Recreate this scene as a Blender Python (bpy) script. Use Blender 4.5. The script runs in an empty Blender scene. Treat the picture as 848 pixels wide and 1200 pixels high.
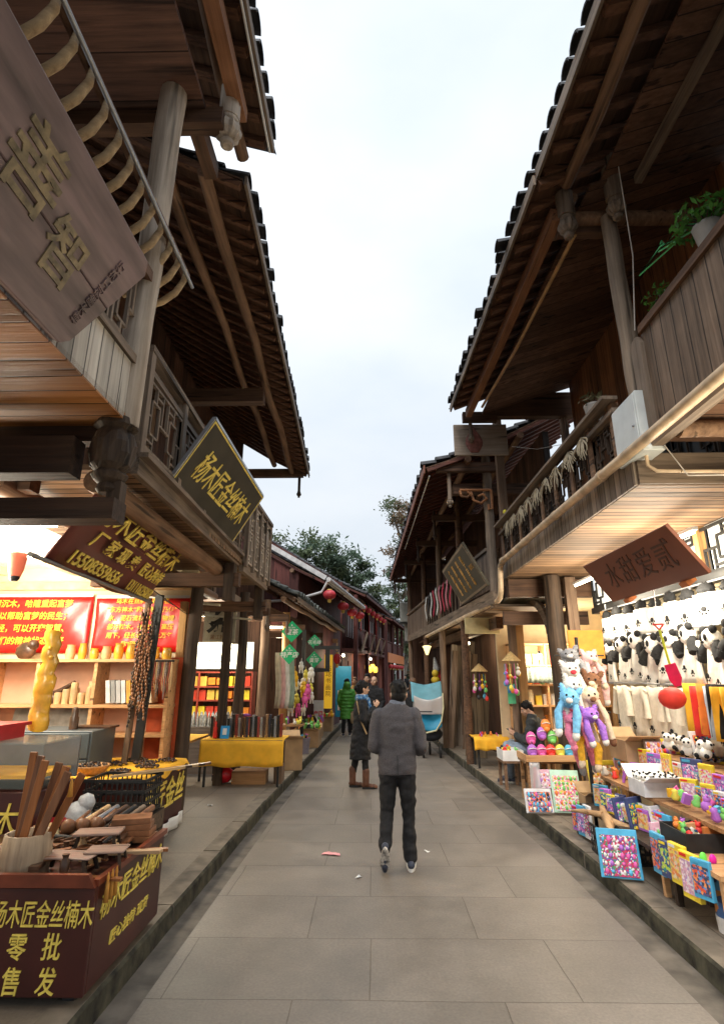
import bpy, bmesh, math, random
from mathutils import Vector, Matrix, Euler, noise
R = math.radians
SC = bpy.context.scene
COL = SC.collection
random.seed(7)

# ------------------------------------------------------------------ camera, sky, sun, exposure
F_PX, IMG_W, IMG_H, EYE = 636.0, 848.0, 1200.0, 1.7
PITCH = math.atan(190 / F_PX)
YAW = math.atan(11 * math.cos(PITCH) / F_PX)
cam_data = bpy.data.cameras.new('camera')
cam = bpy.data.objects.new('camera', cam_data)
COL.objects.link(cam)
cam_data.sensor_fit = 'VERTICAL'
cam_data.sensor_height = 24.0
cam_data.lens = F_PX / IMG_H * 24.0
cam_data.clip_start = 0.05
cam_data.clip_end = 3000
cam.location = (0, 0, EYE)
cam.rotation_euler = (math.pi / 2 + PITCH, 0, YAW)
SC.camera = cam

world = bpy.data.worlds.new('World')
SC.world = world
world.use_nodes = True
wn, wl = world.node_tree.nodes, world.node_tree.links
for n in list(wn):
    wn.remove(n)
w_out = wn.new('ShaderNodeOutputWorld')
w_bg = wn.new('ShaderNodeBackground')
w_sky = wn.new('ShaderNodeTexSky')
w_sky.sky_type = 'NISHITA'
w_sky.sun_disc = False
w_sky.sun_elevation = R(48)
w_sky.sun_rotation = R(-20)
w_sky.air_density = 1.0
w_sky.dust_density = 2.0
w_tc = wn.new('ShaderNodeTexCoord')
w_map = wn.new('ShaderNodeMapping')
w_map.inputs['Scale'].default_value = (1.0, 1.0, 2.2)
w_noi = wn.new('ShaderNodeTexNoise')
w_noi.inputs['Scale'].default_value = 2.2
w_noi.inputs['Detail'].default_value = 5
w_noi.inputs['Roughness'].default_value = 0.5
w_ramp = wn.new('ShaderNodeValToRGB')
w_ramp.color_ramp.elements[0].position = 0.32
w_ramp.color_ramp.elements[0].color = (7.5, 8.5, 9.6, 1)
w_ramp.color_ramp.elements[1].position = 0.72
w_ramp.color_ramp.elements[1].color = (9.6, 10.1, 10.6, 1)
w_sep = wn.new('ShaderNodeSeparateXYZ')
w_ht = wn.new('ShaderNodeMapRange')
w_ht.inputs['From Min'].default_value = 0.0
w_ht.inputs['From Max'].default_value = 0.75
w_ht.inputs['To Min'].default_value = 0.8
w_ht.inputs['To Max'].default_value = 1.04
w_zen = wn.new('ShaderNodeMapRange')      # overcast sky with extra brightness added overhead, out of view, to light the street
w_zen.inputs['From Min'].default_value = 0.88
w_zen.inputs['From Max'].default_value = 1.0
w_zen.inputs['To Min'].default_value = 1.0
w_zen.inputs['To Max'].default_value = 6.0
w_zm = wn.new('ShaderNodeMath')
w_zm.operation = 'MULTIPLY'
w_mul = wn.new('ShaderNodeVectorMath')
w_mul.operation = 'SCALE'
w_mix = wn.new('ShaderNodeMixRGB')
w_mix.inputs[0].default_value = 0.94
wl.new(w_tc.outputs['Generated'], w_map.inputs['Vector'])
wl.new(w_map.outputs[0], w_noi.inputs['Vector'])
wl.new(w_noi.outputs[0], w_ramp.inputs[0])
wl.new(w_tc.outputs['Generated'], w_sep.inputs[0])
wl.new(w_sep.outputs[2], w_ht.inputs[0])
wl.new(w_ramp.outputs[0], w_mul.inputs[0])
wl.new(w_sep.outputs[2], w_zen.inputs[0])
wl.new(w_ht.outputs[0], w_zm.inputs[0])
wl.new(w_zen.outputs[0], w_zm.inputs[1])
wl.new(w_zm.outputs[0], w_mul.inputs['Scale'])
wl.new(w_sky.outputs[0], w_mix.inputs[1])
wl.new(w_mul.outputs[0], w_mix.inputs[2])
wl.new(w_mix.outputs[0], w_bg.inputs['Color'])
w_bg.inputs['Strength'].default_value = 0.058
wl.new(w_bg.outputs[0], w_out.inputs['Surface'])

sun_data = bpy.data.lights.new('sun', 'SUN')
sun_data.energy = 1.5
sun_data.angle = R(25)
sun_data.color = (1.0, 0.97, 0.93)
sun = bpy.data.objects.new('sun', sun_data)
COL.objects.link(sun)
sun.rotation_euler = (R(42), 0, R(-20))

SC.view_settings.view_transform = 'Standard'
SC.view_settings.look = 'None'
SC.view_settings.gamma = 1
SC.view_settings.use_curve_mapping = False
SC.view_settings.exposure = 0.9
SC.render.engine = 'CYCLES'
SC.cycles.max_bounces = 6
SC.cycles.diffuse_bounces = 4
SC.cycles.glossy_bounces = 2
SC.cycles.transparent_max_bounces = 8
SC.cycles.caustics_reflective = False
SC.cycles.caustics_refractive = False
SC.cycles.use_denoising = True
SC.cycles.sample_clamp_indirect = 6

# ------------------------------------------------------------------ placing helper: photo pixel + known plane -> metres
def at(px, py, X=None, Y=None, Z=None):
    x = (px - IMG_W / 2) / F_PX
    y = (IMG_H / 2 - py) / F_PX
    fy = math.cos(PITCH) - y * math.sin(PITCH)
    fz = math.sin(PITCH) + y * math.cos(PITCH)
    c, s = math.cos(YAW), math.sin(YAW)
    d = (x * c - fy * s, x * s + fy * c, fz)
    if X is not None: t = X / d[0]
    elif Y is not None: t = Y / d[1]
    else: t = (Z - EYE) / d[2]
    return Vector((d[0] * t, d[1] * t, EYE + d[2] * t))

# ------------------------------------------------------------------ materials
MATS = {}
def new_mat(name):
    m = bpy.data.materials.new(name)
    m.use_nodes = True
    return m, m.node_tree.nodes, m.node_tree.links, m.node_tree.nodes['Principled BSDF']

def mat(name, col, rough=0.6, var=0.15, scale=8.0, bump=0.0, metal=0.0, spec=0.4, emit=None, es=1.0, alpha=None, trans=0.0, stretch=(1, 1, 1)):
    """painted / plain surface with noise variation"""
    if name in MATS: return MATS[name]
    m, N, L, b = new_mat(name)
    b.inputs['Roughness'].default_value = rough
    b.inputs['Metallic'].default_value = metal
    b.inputs['Specular IOR Level'].default_value = spec
    tc = N.new('ShaderNodeTexCoord'); mp = N.new('ShaderNodeMapping'); no = N.new('ShaderNodeTexNoise')
    mp.inputs['Scale'].default_value = stretch
    no.inputs['Scale'].default_value = scale; no.inputs['Detail'].default_value = 4
    L.new(tc.outputs['Object'], mp.inputs[0]); L.new(mp.outputs[0], no.inputs['Vector'])
    rp = N.new('ShaderNodeValToRGB')
    a = [max(0, c * (1 - var * 1.6)) for c in col[:3]]; z = [min(1, c * (1 + var)) for c in col[:3]]
    rp.color_ramp.elements[0].position = 0.3; rp.color_ramp.elements[0].color = (*a, 1)
    rp.color_ramp.elements[1].position = 0.7; rp.color_ramp.elements[1].color = (*z, 1)
    L.new(no.outputs[0], rp.inputs[0]); L.new(rp.outputs[0], b.inputs['Base Color'])
    if bump:
        bp = N.new('ShaderNodeBump'); bp.inputs['Strength'].default_value = bump; bp.inputs['Distance'].default_value = 0.02
        L.new(no.outputs[0], bp.inputs['Height']); L.new(bp.outputs[0], b.inputs['Normal'])
    if emit:
        b.inputs['Emission Color'].default_value = (*emit, 1); b.inputs['Emission Strength'].default_value = es
    if trans: b.inputs['Transmission Weight'].default_value = trans
    if alpha is not None: b.inputs['Alpha'].default_value = alpha
    MATS[name] = m
    return m

def wood(name, c1, c2, axis='y', plank=None, across='x', rough=0.7, grain=1.0, gap=0.05, bump=0.5, spec=0.3):
    """weathered wood: stretched grain along `axis`; optional planks of width `plank` counted along `across`"""
    if name in MATS: return MATS[name]
    m, N, L, b = new_mat(name)
    b.inputs['Roughness'].default_value = rough
    b.inputs['Specular IOR Level'].default_value = spec
    tc = N.new('ShaderNodeTexCoord')
    mp = N.new('ShaderNodeMapping')
    s = {'x': (1.2, 26, 26), 'y': (26, 1.2, 26), 'z': (26, 26, 1.2)}[axis]
    mp.inputs['Scale'].default_value = [v * grain for v in s]
    vec = tc.outputs['Object']
    if plank:
        sep = N.new('ShaderNodeSeparateXYZ'); L.new(vec, sep.inputs[0])
        dv = N.new('ShaderNodeMath'); dv.operation = 'DIVIDE'; dv.inputs[1].default_value = plank
        L.new(sep.outputs['xyz'.index(across)], dv.inputs[0])
        fl = N.new('ShaderNodeMath'); fl.operation = 'FLOOR'; L.new(dv.outputs[0], fl.inputs[0])
        wnz = N.new('ShaderNodeTexWhiteNoise'); wnz.noise_dimensions = '1D'; L.new(fl.outputs[0], wnz.inputs['W'])
        fr = N.new('ShaderNodeMath'); fr.operation = 'PINGPONG'; fr.inputs[1].default_value = 0.5; L.new(dv.outputs[0], fr.inputs[0])
        gp = N.new('ShaderNodeMapRange'); gp.inputs['From Min'].default_value = gap * 0.4; gp.inputs['From Max'].default_value = gap
        L.new(fr.outputs[0], gp.inputs[0])
        off = N.new('ShaderNodeVectorMath'); off.operation = 'MULTIPLY_ADD'
        off.inputs[1].default_value = (9.1, 7.3, 5.7); L.new(wnz.outputs['Color'], off.inputs[0]); L.new(vec, off.inputs[2])
        vec = off.outputs[0]
    L.new(vec, mp.inputs[0])
    no = N.new('ShaderNodeTexNoise'); no.inputs['Scale'].default_value = 1.0; no.inputs['Detail'].default_value = 6; no.inputs['Roughness'].default_value = 0.65
    L.new(mp.outputs[0], no.inputs['Vector'])
    n2 = N.new('ShaderNodeTexNoise'); n2.inputs['Scale'].default_value = 2.3; n2.inputs['Detail'].default_value = 3
    L.new(tc.outputs['Object'], n2.inputs['Vector'])
    ad = N.new('ShaderNodeMath'); ad.operation = 'MULTIPLY_ADD'; ad.inputs[1].default_value = 0.45
    L.new(n2.outputs[0], ad.inputs[0]); L.new(no.outputs[0], ad.inputs[2])
    rp = N.new('ShaderNodeValToRGB')
    rp.color_ramp.elements[0].position = 0.5; rp.color_ramp.elements[0].color = (*c1, 1)
    rp.color_ramp.elements[1].position = 0.95; rp.color_ramp.elements[1].color = (*c2, 1)
    L.new(ad.outputs[0], rp.inputs[0])
    col = rp.outputs[0]; h = no.outputs[0]
    if plank:
        v = N.new('ShaderNodeMapRange'); v.inputs['To Min'].default_value = 0.6; v.inputs['To Max'].default_value = 1.25
        L.new(wnz.outputs['Value'], v.inputs[0])
        mu = N.new('ShaderNodeMath'); mu.operation = 'MULTIPLY'; L.new(v.outputs[0], mu.inputs[0])
        g2 = N.new('ShaderNodeMapRange'); g2.inputs['To Min'].default_value = 0.18; g2.inputs['To Max'].default_value = 1.0
        L.new(gp.outputs[0], g2.inputs[0]); L.new(g2.outputs[0], mu.inputs[1])
        sc = N.new('ShaderNodeVectorMath'); sc.operation = 'SCALE'; L.new(col, sc.inputs[0]); L.new(mu.outputs[0], sc.inputs['Scale'])
        col = sc.outputs[0]
        hh = N.new('ShaderNodeMath'); hh.operation = 'MULTIPLY_ADD'; hh.inputs[1].default_value = 1.5
        L.new(gp.outputs[0], hh.inputs[0]); L.new(no.outputs[0], hh.inputs[2]); h = hh.outputs[0]
    mq = N.new('ShaderNodeMapping'); mq.inputs['Scale'].default_value = [v * grain * .55 for v in {'x': (1.6, 26, 26), 'y': (26, 1.6, 26), 'z': (26, 26, 1.6)}[axis]]
    nq = N.new('ShaderNodeTexNoise'); nq.inputs['Scale'].default_value = 1.0; nq.inputs['Detail'].default_value = 2
    L.new(vec, mq.inputs[0]); L.new(mq.outputs[0], nq.inputs['Vector'])
    cq = N.new('ShaderNodeMapRange'); cq.inputs['From Min'].default_value = 0.3; cq.inputs['From Max'].default_value = 0.37; cq.inputs['To Min'].default_value = 0.28
    L.new(nq.outputs[0], cq.inputs[0])
    ck = N.new('ShaderNodeVectorMath'); ck.operation = 'SCALE'; L.new(col, ck.inputs[0]); L.new(cq.outputs[0], ck.inputs['Scale']); col = ck.outputs[0]
    hc = N.new('ShaderNodeMath'); hc.operation = 'ADD'; L.new(h, hc.inputs[0]); L.new(cq.outputs[0], hc.inputs[1]); h = hc.outputs[0]
    L.new(col, b.inputs['Base Color'])
    bp = N.new('ShaderNodeBump'); bp.inputs['Strength'].default_value = bump; bp.inputs['Distance'].default_value = 0.012
    L.new(h, bp.inputs['Height']); L.new(bp.outputs[0], b.inputs['Normal'])
    MATS[name] = m
    return m

def slabs(name, c1, c2, mortar, w, h, msize=0.006, rough=0.6, rot=0.0, off=(0, 0, 0)):
    m, N, L, b = new_mat(name)
    tc = N.new('ShaderNodeTexCoord'); mp = N.new('ShaderNodeMapping')
    mp.inputs['Rotation'].default_value = (0, 0, rot); mp.inputs['Location'].default_value = off
    nw = N.new('ShaderNodeTexNoise'); nw.inputs['Scale'].default_value = 1.3
    L.new(tc.outputs['Object'], nw.inputs['Vector'])
    wv = N.new('ShaderNodeVectorMath'); wv.operation = 'MULTIPLY_ADD'; wv.inputs[1].default_value = (0.03, 0.03, 0)
    L.new(nw.outputs['Color'], wv.inputs[0]); L.new(tc.outputs['Object'], wv.inputs[2]); L.new(wv.outputs[0], mp.inputs[0])
    br = N.new('ShaderNodeTexBrick')
    br.inputs['Scale'].default_value = 1; br.inputs['Brick Width'].default_value = w; br.inputs['Row Height'].default_value = h
    br.inputs['Mortar Size'].default_value = msize; br.inputs['Mortar Smooth'].default_value = 0.4; br.offset = 0.37; br.inputs['Bias'].default_value = 0.0
    br.inputs['Color1'].default_value = (*c1, 1); br.inputs['Color2'].default_value = (*c2, 1); br.inputs['Mortar'].default_value = (*mortar, 1)
    L.new(mp.outputs[0], br.inputs['Vector'])
    no = N.new('ShaderNodeTexNoise'); no.inputs['Scale'].default_value = 2.2; no.inputs['Detail'].default_value = 8; no.inputs['Roughness'].default_value = 0.7
    L.new(tc.outputs['Object'], no.inputs['Vector'])
    fi = N.new('ShaderNodeTexNoise'); fi.inputs['Scale'].default_value = 60; fi.inputs['Detail'].default_value = 4
    L.new(tc.outputs['Object'], fi.inputs['Vector'])
    mr = N.new('ShaderNodeMapRange'); mr.inputs['From Min'].default_value = 0.3; mr.inputs['From Max'].default_value = 0.72
    mr.inputs['To Min'].default_value = 0.74; mr.inputs['To Max'].default_value = 1.14
    L.new(no.outputs[0], mr.inputs[0])
    m2 = N.new('ShaderNodeMapRange'); m2.inputs['To Min'].default_value = 0.7; m2.inputs['To Max'].default_value = 1.3
    L.new(fi.outputs[0], m2.inputs[0])
    mm = N.new('ShaderNodeMath'); mm.operation = 'MULTIPLY'; L.new(mr.outputs[0], mm.inputs[0]); L.new(m2.outputs[0], mm.inputs[1])
    sc = N.new('ShaderNodeVectorMath'); sc.operation = 'SCALE'; L.new(br.outputs[0], sc.inputs[0]); L.new(mm.outputs[0], sc.inputs['Scale'])
    L.new(sc.outputs[0], b.inputs['Base Color'])
    rr = N.new('ShaderNodeMapRange'); rr.inputs['To Min'].default_value = rough - 0.15; rr.inputs['To Max'].default_value = rough + 0.2
    L.new(no.outputs[0], rr.inputs[0]); L.new(rr.outputs[0], b.inputs['Roughness'])
    b.inputs['Specular IOR Level'].default_value = 0.35
    hs = N.new('ShaderNodeMath'); hs.operation = 'MULTIPLY_ADD'; hs.inputs[1].default_value = -1.2
    L.new(br.outputs['Fac'], hs.inputs[0]); L.new(no.outputs[0], hs.inputs[2])
    bp = N.new('ShaderNodeBump'); bp.inputs['Strength'].default_value = 0.55; bp.inputs['Distance'].default_value = 0.01
    L.new(hs.outputs[0], bp.inputs['Height']); L.new(bp.outputs[0], b.inputs['Normal'])
    MATS[name] = m
    return m

def speckle(name, cols, scale=30.0, rough=0.5, spec=0.4):
    """busy printed or patterned surface: voronoi cells in several colours"""
    if name in MATS: return MATS[name]
    m, N, L, b = new_mat(name)
    tc = N.new('ShaderNodeTexCoord'); vo = N.new('ShaderNodeTexVoronoi'); vo.inputs['Scale'].default_value = scale
    L.new(tc.outputs['Object'], vo.inputs['Vector'])
    sep = N.new('ShaderNodeSeparateColor'); L.new(vo.outputs['Color'], sep.inputs[0])
    rp = N.new('ShaderNodeValToRGB'); rp.color_ramp.interpolation = 'CONSTANT'
    e = rp.color_ramp.elements
    e[0].position = 0; e[0].color = (*cols[0], 1); e[1].position = 1.0 / len(cols); e[1].color = (*cols[1], 1)
    for i in range(2, len(cols)):
        x = e.new(i / len(cols)); x.color = (*cols[i], 1)
    L.new(sep.outputs[0], rp.inputs[0]); L.new(rp.outputs[0], b.inputs['Base Color'])
    b.inputs['Roughness'].default_value = rough; b.inputs['Specular IOR Level'].default_value = spec
    MATS[name] = m
    return m

def glass(name, tint=(0.35, 0.42, 0.4), alpha=0.18, rough=0.05):
    if name in MATS: return MATS[name]
    m, N, L, b = new_mat(name)
    b.inputs['Base Color'].default_value = (*tint, 1); b.inputs['Roughness'].default_value = rough
    b.inputs['Alpha'].default_value = alpha; b.inputs['Specular IOR Level'].default_value = 0.9
    MATS[name] = m
    return m

W_BEAM = wood('dark_beam_wood', (0.045, 0.023, 0.013), (0.16, 0.085, 0.048), 'y')
W_BEAMX = wood('dark_beam_wood_x', (0.04, 0.02, 0.012), (0.14, 0.075, 0.043), 'x')
W_POSTD = wood('dark_post_wood', (0.02, 0.013, 0.009), (0.085, 0.055, 0.036), 'z')
W_POST = wood('weathered_post_wood', (0.2, 0.155, 0.115), (0.56, 0.47, 0.38), 'z', grain=0.8)
W_POSTB = wood('brown_post_wood', (0.09, 0.055, 0.035), (0.27, 0.18, 0.12), 'z')
W_GREY = wood('grey_weathered_wood', (0.08, 0.058, 0.042), (0.27, 0.2, 0.145), 'y')
W_GREYX = wood('grey_weathered_wood_x', (0.08, 0.058, 0.042), (0.27, 0.2, 0.145), 'x')
W_GREYZ = wood('grey_weathered_wood_z', (0.08, 0.06, 0.044), (0.29, 0.22, 0.165), 'z')
W_RAFT = wood('rafter_wood', (0.075, 0.036, 0.021), (0.25, 0.125, 0.072), 'x')
W_PURL = wood('purlin_wood', (0.1, 0.055, 0.033), (0.29, 0.17, 0.1), 'y')
W_ORANGE = wood('orange_plank_soffit', (0.2, 0.075, 0.02), (0.44, 0.19, 0.06), 'x', plank=0.13, across='y', gap=0.045, rough=0.45)
W_SOFFIT = wood('brown_plank_soffit', (0.1, 0.055, 0.03), (0.26, 0.155, 0.085), 'x', plank=0.1, across='y', gap=0.1)
W_SOFPALE = wood('pale_plank_soffit', (0.13, 0.075, 0.04), (0.33, 0.2, 0.11), 'x', plank=0.11, across='y', gap=0.12)
W_CEIL = wood('dark_plank_ceiling', (0.09, 0.046, 0.027), (0.22, 0.12, 0.075), 'x', plank=0.16, across='y', gap=0.04)
W_FASC = wood('vertical_plank_fascia', (0.13, 0.1, 0.075), (0.38, 0.3, 0.23), 'z', plank=0.1, across='y', gap=0.06)
W_FASCW = wood('pale_vertical_fascia', (0.3, 0.27, 0.24), (0.6, 0.56, 0.5), 'z', plank=0.11, across='y', gap=0.05)
W_PARA = wood('vertical_plank_parapet', (0.075, 0.052, 0.036), (0.27, 0.19, 0.135), 'z', plank=0.14, across='y', gap=0.05)
W_WALL = wood('brown_plank_wall', (0.045, 0.022, 0.014), (0.14, 0.07, 0.045), 'z', plank=0.2, across='y', gap=0.03)
W_WALLX = wood('brown_plank_wall_x', (0.045, 0.022, 0.014), (0.14, 0.07, 0.045), 'z', plank=0.2, across='x', gap=0.03)
W_REDWALL = wood('reddish_plank_wall', (0.05, 0.014, 0.012), (0.13, 0.04, 0.032), 'z', plank=0.22, across='y', gap=0.03)
W_REDDOOR = wood('red_brown_door', (0.13, 0.03, 0.015), (0.3, 0.075, 0.04), 'z', plank=0.3, across='y', gap=0.03)
W_ORG = wood('orange_wall_wood', (0.11, 0.045, 0.02), (0.26, 0.115, 0.05), 'z', plank=0.2, across='y', gap=0.03)
W_LIGHT = wood('light_shop_wood', (0.4, 0.2, 0.07), (0.66, 0.4, 0.17), 'z')
W_SHELF = wood('orange_shelf_wood', (0.48, 0.24, 0.1), (0.75, 0.45, 0.22), 'x', rough=0.4)
W_TABLE = wood('table_wood', (0.22, 0.11, 0.045), (0.5, 0.28, 0.13), 'x', rough=0.5)
TILE = mat('grey_roof_tile', (0.052, 0.05, 0.052), 0.85, 0.45, 9, 0.4)
TILE_MOSS = mat('mossy_roof_tile', (0.12, 0.125, 0.11), 0.9, 0.5, 7, 0.5)
IVORY = mat('aged_cream_pipe', (0.62, 0.46, 0.3), 0.5, 0.25, 6)
PLASTER = mat('cream_plaster', (0.72, 0.6, 0.4), 0.9, 0.1, 4)
WHITE = mat('white_paint', (0.75, 0.75, 0.73), 0.6, 0.06, 9)
BLACK = mat('black_plastic', (0.02, 0.02, 0.02), 0.5, 0.2, 9)
IRON = mat('grey_metal', (0.3, 0.31, 0.33), 0.4, 0.1, 6, metal=0.6)
GOLD = mat('gold_paint', (0.85, 0.66, 0.12), 0.45, 0.15, 20)
YCLOTH = mat('yellow_cloth', (0.85, 0.45, 0.03), 0.85, 0.12, 5, 0.2)
MAROON = mat('maroon_panel', (0.055, 0.013, 0.01), 0.35, 0.25, 3)
RED = mat('red_paper', (0.7, 0.03, 0.02), 0.6, 0.12, 6)

# ------------------------------------------------------------------ mesh collecting
ORG = {}
class MB:
    def __init__(s): s.v = []; s.f = []; s.sm = []; s.mi = []; s.cur = 0
    def add(s, vs, fs, smooth=False):
        o = len(s.v); s.v += [Vector(v) for v in vs]
        for f in fs: s.f.append([i + o for i in f]); s.sm.append(smooth); s.mi.append(s.cur)
        return s
    def box(s, c, d, M=None):
        x, y, z = d[0] / 2, d[1] / 2, d[2] / 2
        vs = [Vector((i * x, j * y, k * z)) for i in (-1, 1) for j in (-1, 1) for k in (-1, 1)]
        if M is not None: vs = [M @ v for v in vs]
        vs = [v + Vector(c) for v in vs]
        return s.add(vs, [(0, 1, 3, 2), (4, 6, 7, 5), (0, 4, 5, 1), (2, 3, 7, 6), (0, 2, 6, 4), (1, 5, 7, 3)])
    def b2(s, a, b):
        return s.box([(a[i] + b[i]) / 2 for i in range(3)], [abs(a[i] - b[i]) for i in range(3)])
    def bar(s, p0, p1, w, h, up=(0, 0, 1)):
        p0, p1 = Vector(p0), Vector(p1); t = (p1 - p0)
        if t.length < 1e-6: return s
        t.normalize(); u = Vector(up)
        if abs(t.dot(u)) > 0.98: u = Vector((0, 1, 0))
        r = t.cross(u).normalized(); u = r.cross(t).normalized()
        vs = [p + r * (a * w / 2) + u * (b * h / 2) for p in (p0, p1) for a, b in ((-1, -1), (1, -1), (1, 1), (-1, 1))]
        return s.add(vs, [(0, 1, 2, 3), (7, 6, 5, 4), (0, 4, 5, 1), (1, 5, 6, 2), (2, 6, 7, 3), (3, 7, 4, 0)])
    def tube(s, pts, rad, n=10, caps=True, flat=1.0):
        pts = [Vector(p) for p in pts]
        if not isinstance(rad, (list, tuple)): rad = [rad] * len(pts)
        vs = []; u = None
        for i, p in enumerate(pts):
            t = (pts[min(i + 1, len(pts) - 1)] - pts[max(i - 1, 0)])
            if t.length < 1e-9: t = Vector((0, 0, 1))
            t.normalize()
            if u is None:
                u = Vector((0, 0, 1)) if abs(t.z) < 0.9 else Vector((0, 1, 0))
            u = (u - t * u.dot(t)).normalized(); r = t.cross(u)
            for k in range(n):
                a = 2 * math.pi * k / n
                vs.append(p + (r * math.cos(a) + u * math.sin(a) * flat) * rad[i])
        fs = []
        for i in range(len(pts) - 1):
            for k in range(n):
                fs.append((i * n + k, i * n + (k + 1) % n, (i + 1) * n + (k + 1) % n, (i + 1) * n + k))
        s.add(vs, fs, True)
        if caps:
            s.add(vs[:n], [tuple(range(n - 1, -1, -1))]); s.add(vs[-n:], [tuple(range(n))])
        return s
    def lathe(s, c, prof, n=16, M=None, sq=(1, 1)):
        """prof: list of (radius, z)"""
        c = Vector(c); vs = []
        for r, z in prof:
            for k in range(n):
                a = 2 * math.pi * k / n
                v = Vector((math.cos(a) * r * sq[0], math.sin(a) * r * sq[1], z))
                vs.append((M @ v if M is not None else v) + c)
        fs = [(i * n + k, i * n + (k + 1) % n, (i + 1) * n + (k + 1) % n, (i + 1) * n + k) for i in range(len(prof) - 1) for k in range(n)]
        s.add(vs, fs, True)
        if prof[0][0] > 1e-4: s.add(vs[:n], [tuple(range(n - 1, -1, -1))])
        if prof[-1][0] > 1e-4: s.add(vs[-n:], [tuple(range(n))])
        return s
    def ball(s, c, r, n=10, sq=(1, 1, 1), M=None):
        c = Vector(c); k = max(4, n // 2 + 1); vs = []; fs = []
        for i in range(k + 1):
            th = math.pi * i / k
            for j in range(n):
                a = 2 * math.pi * j / n
                v = Vector((math.sin(th) * math.cos(a) * r * sq[0], math.sin(th) * math.sin(a) * r * sq[1], -math.cos(th) * r * sq[2]))
                vs.append((M @ v if M is not None else v) + c)
        for i in range(k):
            for j in range(n):
                fs.append((i * n + j, i * n + (j + 1) % n, (i + 1) * n + (j + 1) % n, (i + 1) * n + j))
        return s.add(vs, fs, True)
    def prism(s, poly, a, M=None, o=(0, 0, 0)):
        """poly in local xz, extruded along local y by +-a/2, placed by M and o"""
        n = len(poly); o = Vector(o)
        vs = [Vector((x, -a / 2, z)) for x, z in poly] + [Vector((x, a / 2, z)) for x, z in poly]
        if M is not None: vs = [M @ v for v in vs]
        vs = [v + o for v in vs]
        return s.add(vs, [tuple(range(n)), tuple(range(2 * n - 1, n - 1, -1))] + [(i, n + i, n + (i + 1) % n, (i + 1) % n) for i in range(n)])
    def sheet(s, fn, nu, nv, th=0.004, smooth=True):
        """thick sheet from fn(u,v)->point"""
        g = [[Vector(fn(i / nu, j / nv)) for j in range(nv + 1)] for i in range(nu + 1)]
        vs = []; 
        for i in range(nu + 1):
            for j in range(nv + 1):
                a = g[min(i + 1, nu)][j] - g[max(i - 1, 0)][j]; b = g[i][min(j + 1, nv)] - g[i][max(j - 1, 0)]
                nrm = a.cross(b)
                nrm = nrm.normalized() if nrm.length > 1e-9 else Vector((0, 0, 1))
                vs.append(g[i][j] + nrm * th / 2); vs.append(g[i][j] - nrm * th / 2)
        W = nv + 1; idx = lambda i, j, k: (i * W + j) * 2 + k
        fs = []
        for i in range(nu):
            for j in range(nv):
                fs.append((idx(i, j, 0), idx(i + 1, j, 0), idx(i + 1, j + 1, 0), idx(i, j + 1, 0)))
                fs.append((idx(i, j + 1, 1), idx(i + 1, j + 1, 1), idx(i + 1, j, 1), idx(i, j, 1)))
        for i in range(nu):
            fs.append((idx(i, 0, 1), idx(i + 1, 0, 1), idx(i + 1, 0, 0), idx(i, 0, 0)))
            fs.append((idx(i, nv, 0), idx(i + 1, nv, 0), idx(i + 1, nv, 1), idx(i, nv, 1)))
        for j in range(nv):
            fs.append((idx(0, j, 0), idx(0, j + 1, 0), idx(0, j + 1, 1), idx(0, j, 1)))
            fs.append((idx(nu, j, 1), idx(nu, j + 1, 1), idx(nu, j + 1, 0), idx(nu, j, 0)))
        return s.add(vs, fs, smooth)
    def slot(s, i): s.cur = i; return s
    def fuzz(s, amp=.006, fr=38):
        s.v = [v + noise.noise_vector(v * fr) * amp for v in s.v]
        n0 = len(s.v); c = sum(s.v, Vector()) / n0; rr = random.Random(n0)
        for f in list(s.f):
            if len(f) > 4: continue
            q = sum((s.v[i] for i in f), Vector()) / len(f); nr = (s.v[f[1]] - s.v[f[0]]).cross(s.v[f[2]] - s.v[f[0]])
            if nr.length < 1e-9: continue
            nr.normalize()
            for k in range(2):
                b = q + (s.v[f[k]] - q) * rr.uniform(.2, .9); t = Vector((rr.uniform(-1, 1), rr.uniform(-1, 1), rr.uniform(-1, 1))) * .006
                for sg in (1, -1):
                    s.add([b - t, b + t, b + nr * sg * rr.uniform(.008, .017) + t * 1.5 - Vector((0, 0, .005))], [(0, 1, 2)], True)
        return s
    def build(s, name, m, parent=None, bevel=0.0, loc=None, M=None, put=None):
        """m: material or list. Verts are in the parent's frame offset: world metres for fixed things, local for prototypes."""
        me = bpy.data.meshes.new(name)
        org = ORG.get(parent.name, Vector()) if parent else Vector(loc or (0, 0, 0))
        me.from_pydata([((M @ v) if M is not None else v) - org for v in s.v], [], s.f)
        me.polygons.foreach_set('use_smooth', s.sm)
        ms = m if isinstance(m, (list, tuple)) else [m]
        for x in ms: me.materials.append(x)
        if len(ms) > 1: me.polygons.foreach_set('material_index', s.mi)
        me.update()
        o = bpy.data.objects.new(name, me); COL.objects.link(o)
        ORG[o.name] = org
        if parent: o.parent = parent
        elif loc is not None: o.location = loc
        elif put is not None: o.location = put
        if bevel:
            bm = bmesh.new(); bm.from_mesh(me)
            bmesh.ops.remove_doubles(bm, verts=bm.verts, dist=1e-5)
            ed = [e for e in bm.edges if len(e.link_faces) == 2 and e.calc_face_angle(0) > 0.6]
            bmesh.ops.bevel(bm, geom=ed, offset=bevel, segments=1, affect='EDGES', clamp_overlap=True)
            bm.to_mesh(me); bm.free()
        return o

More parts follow.
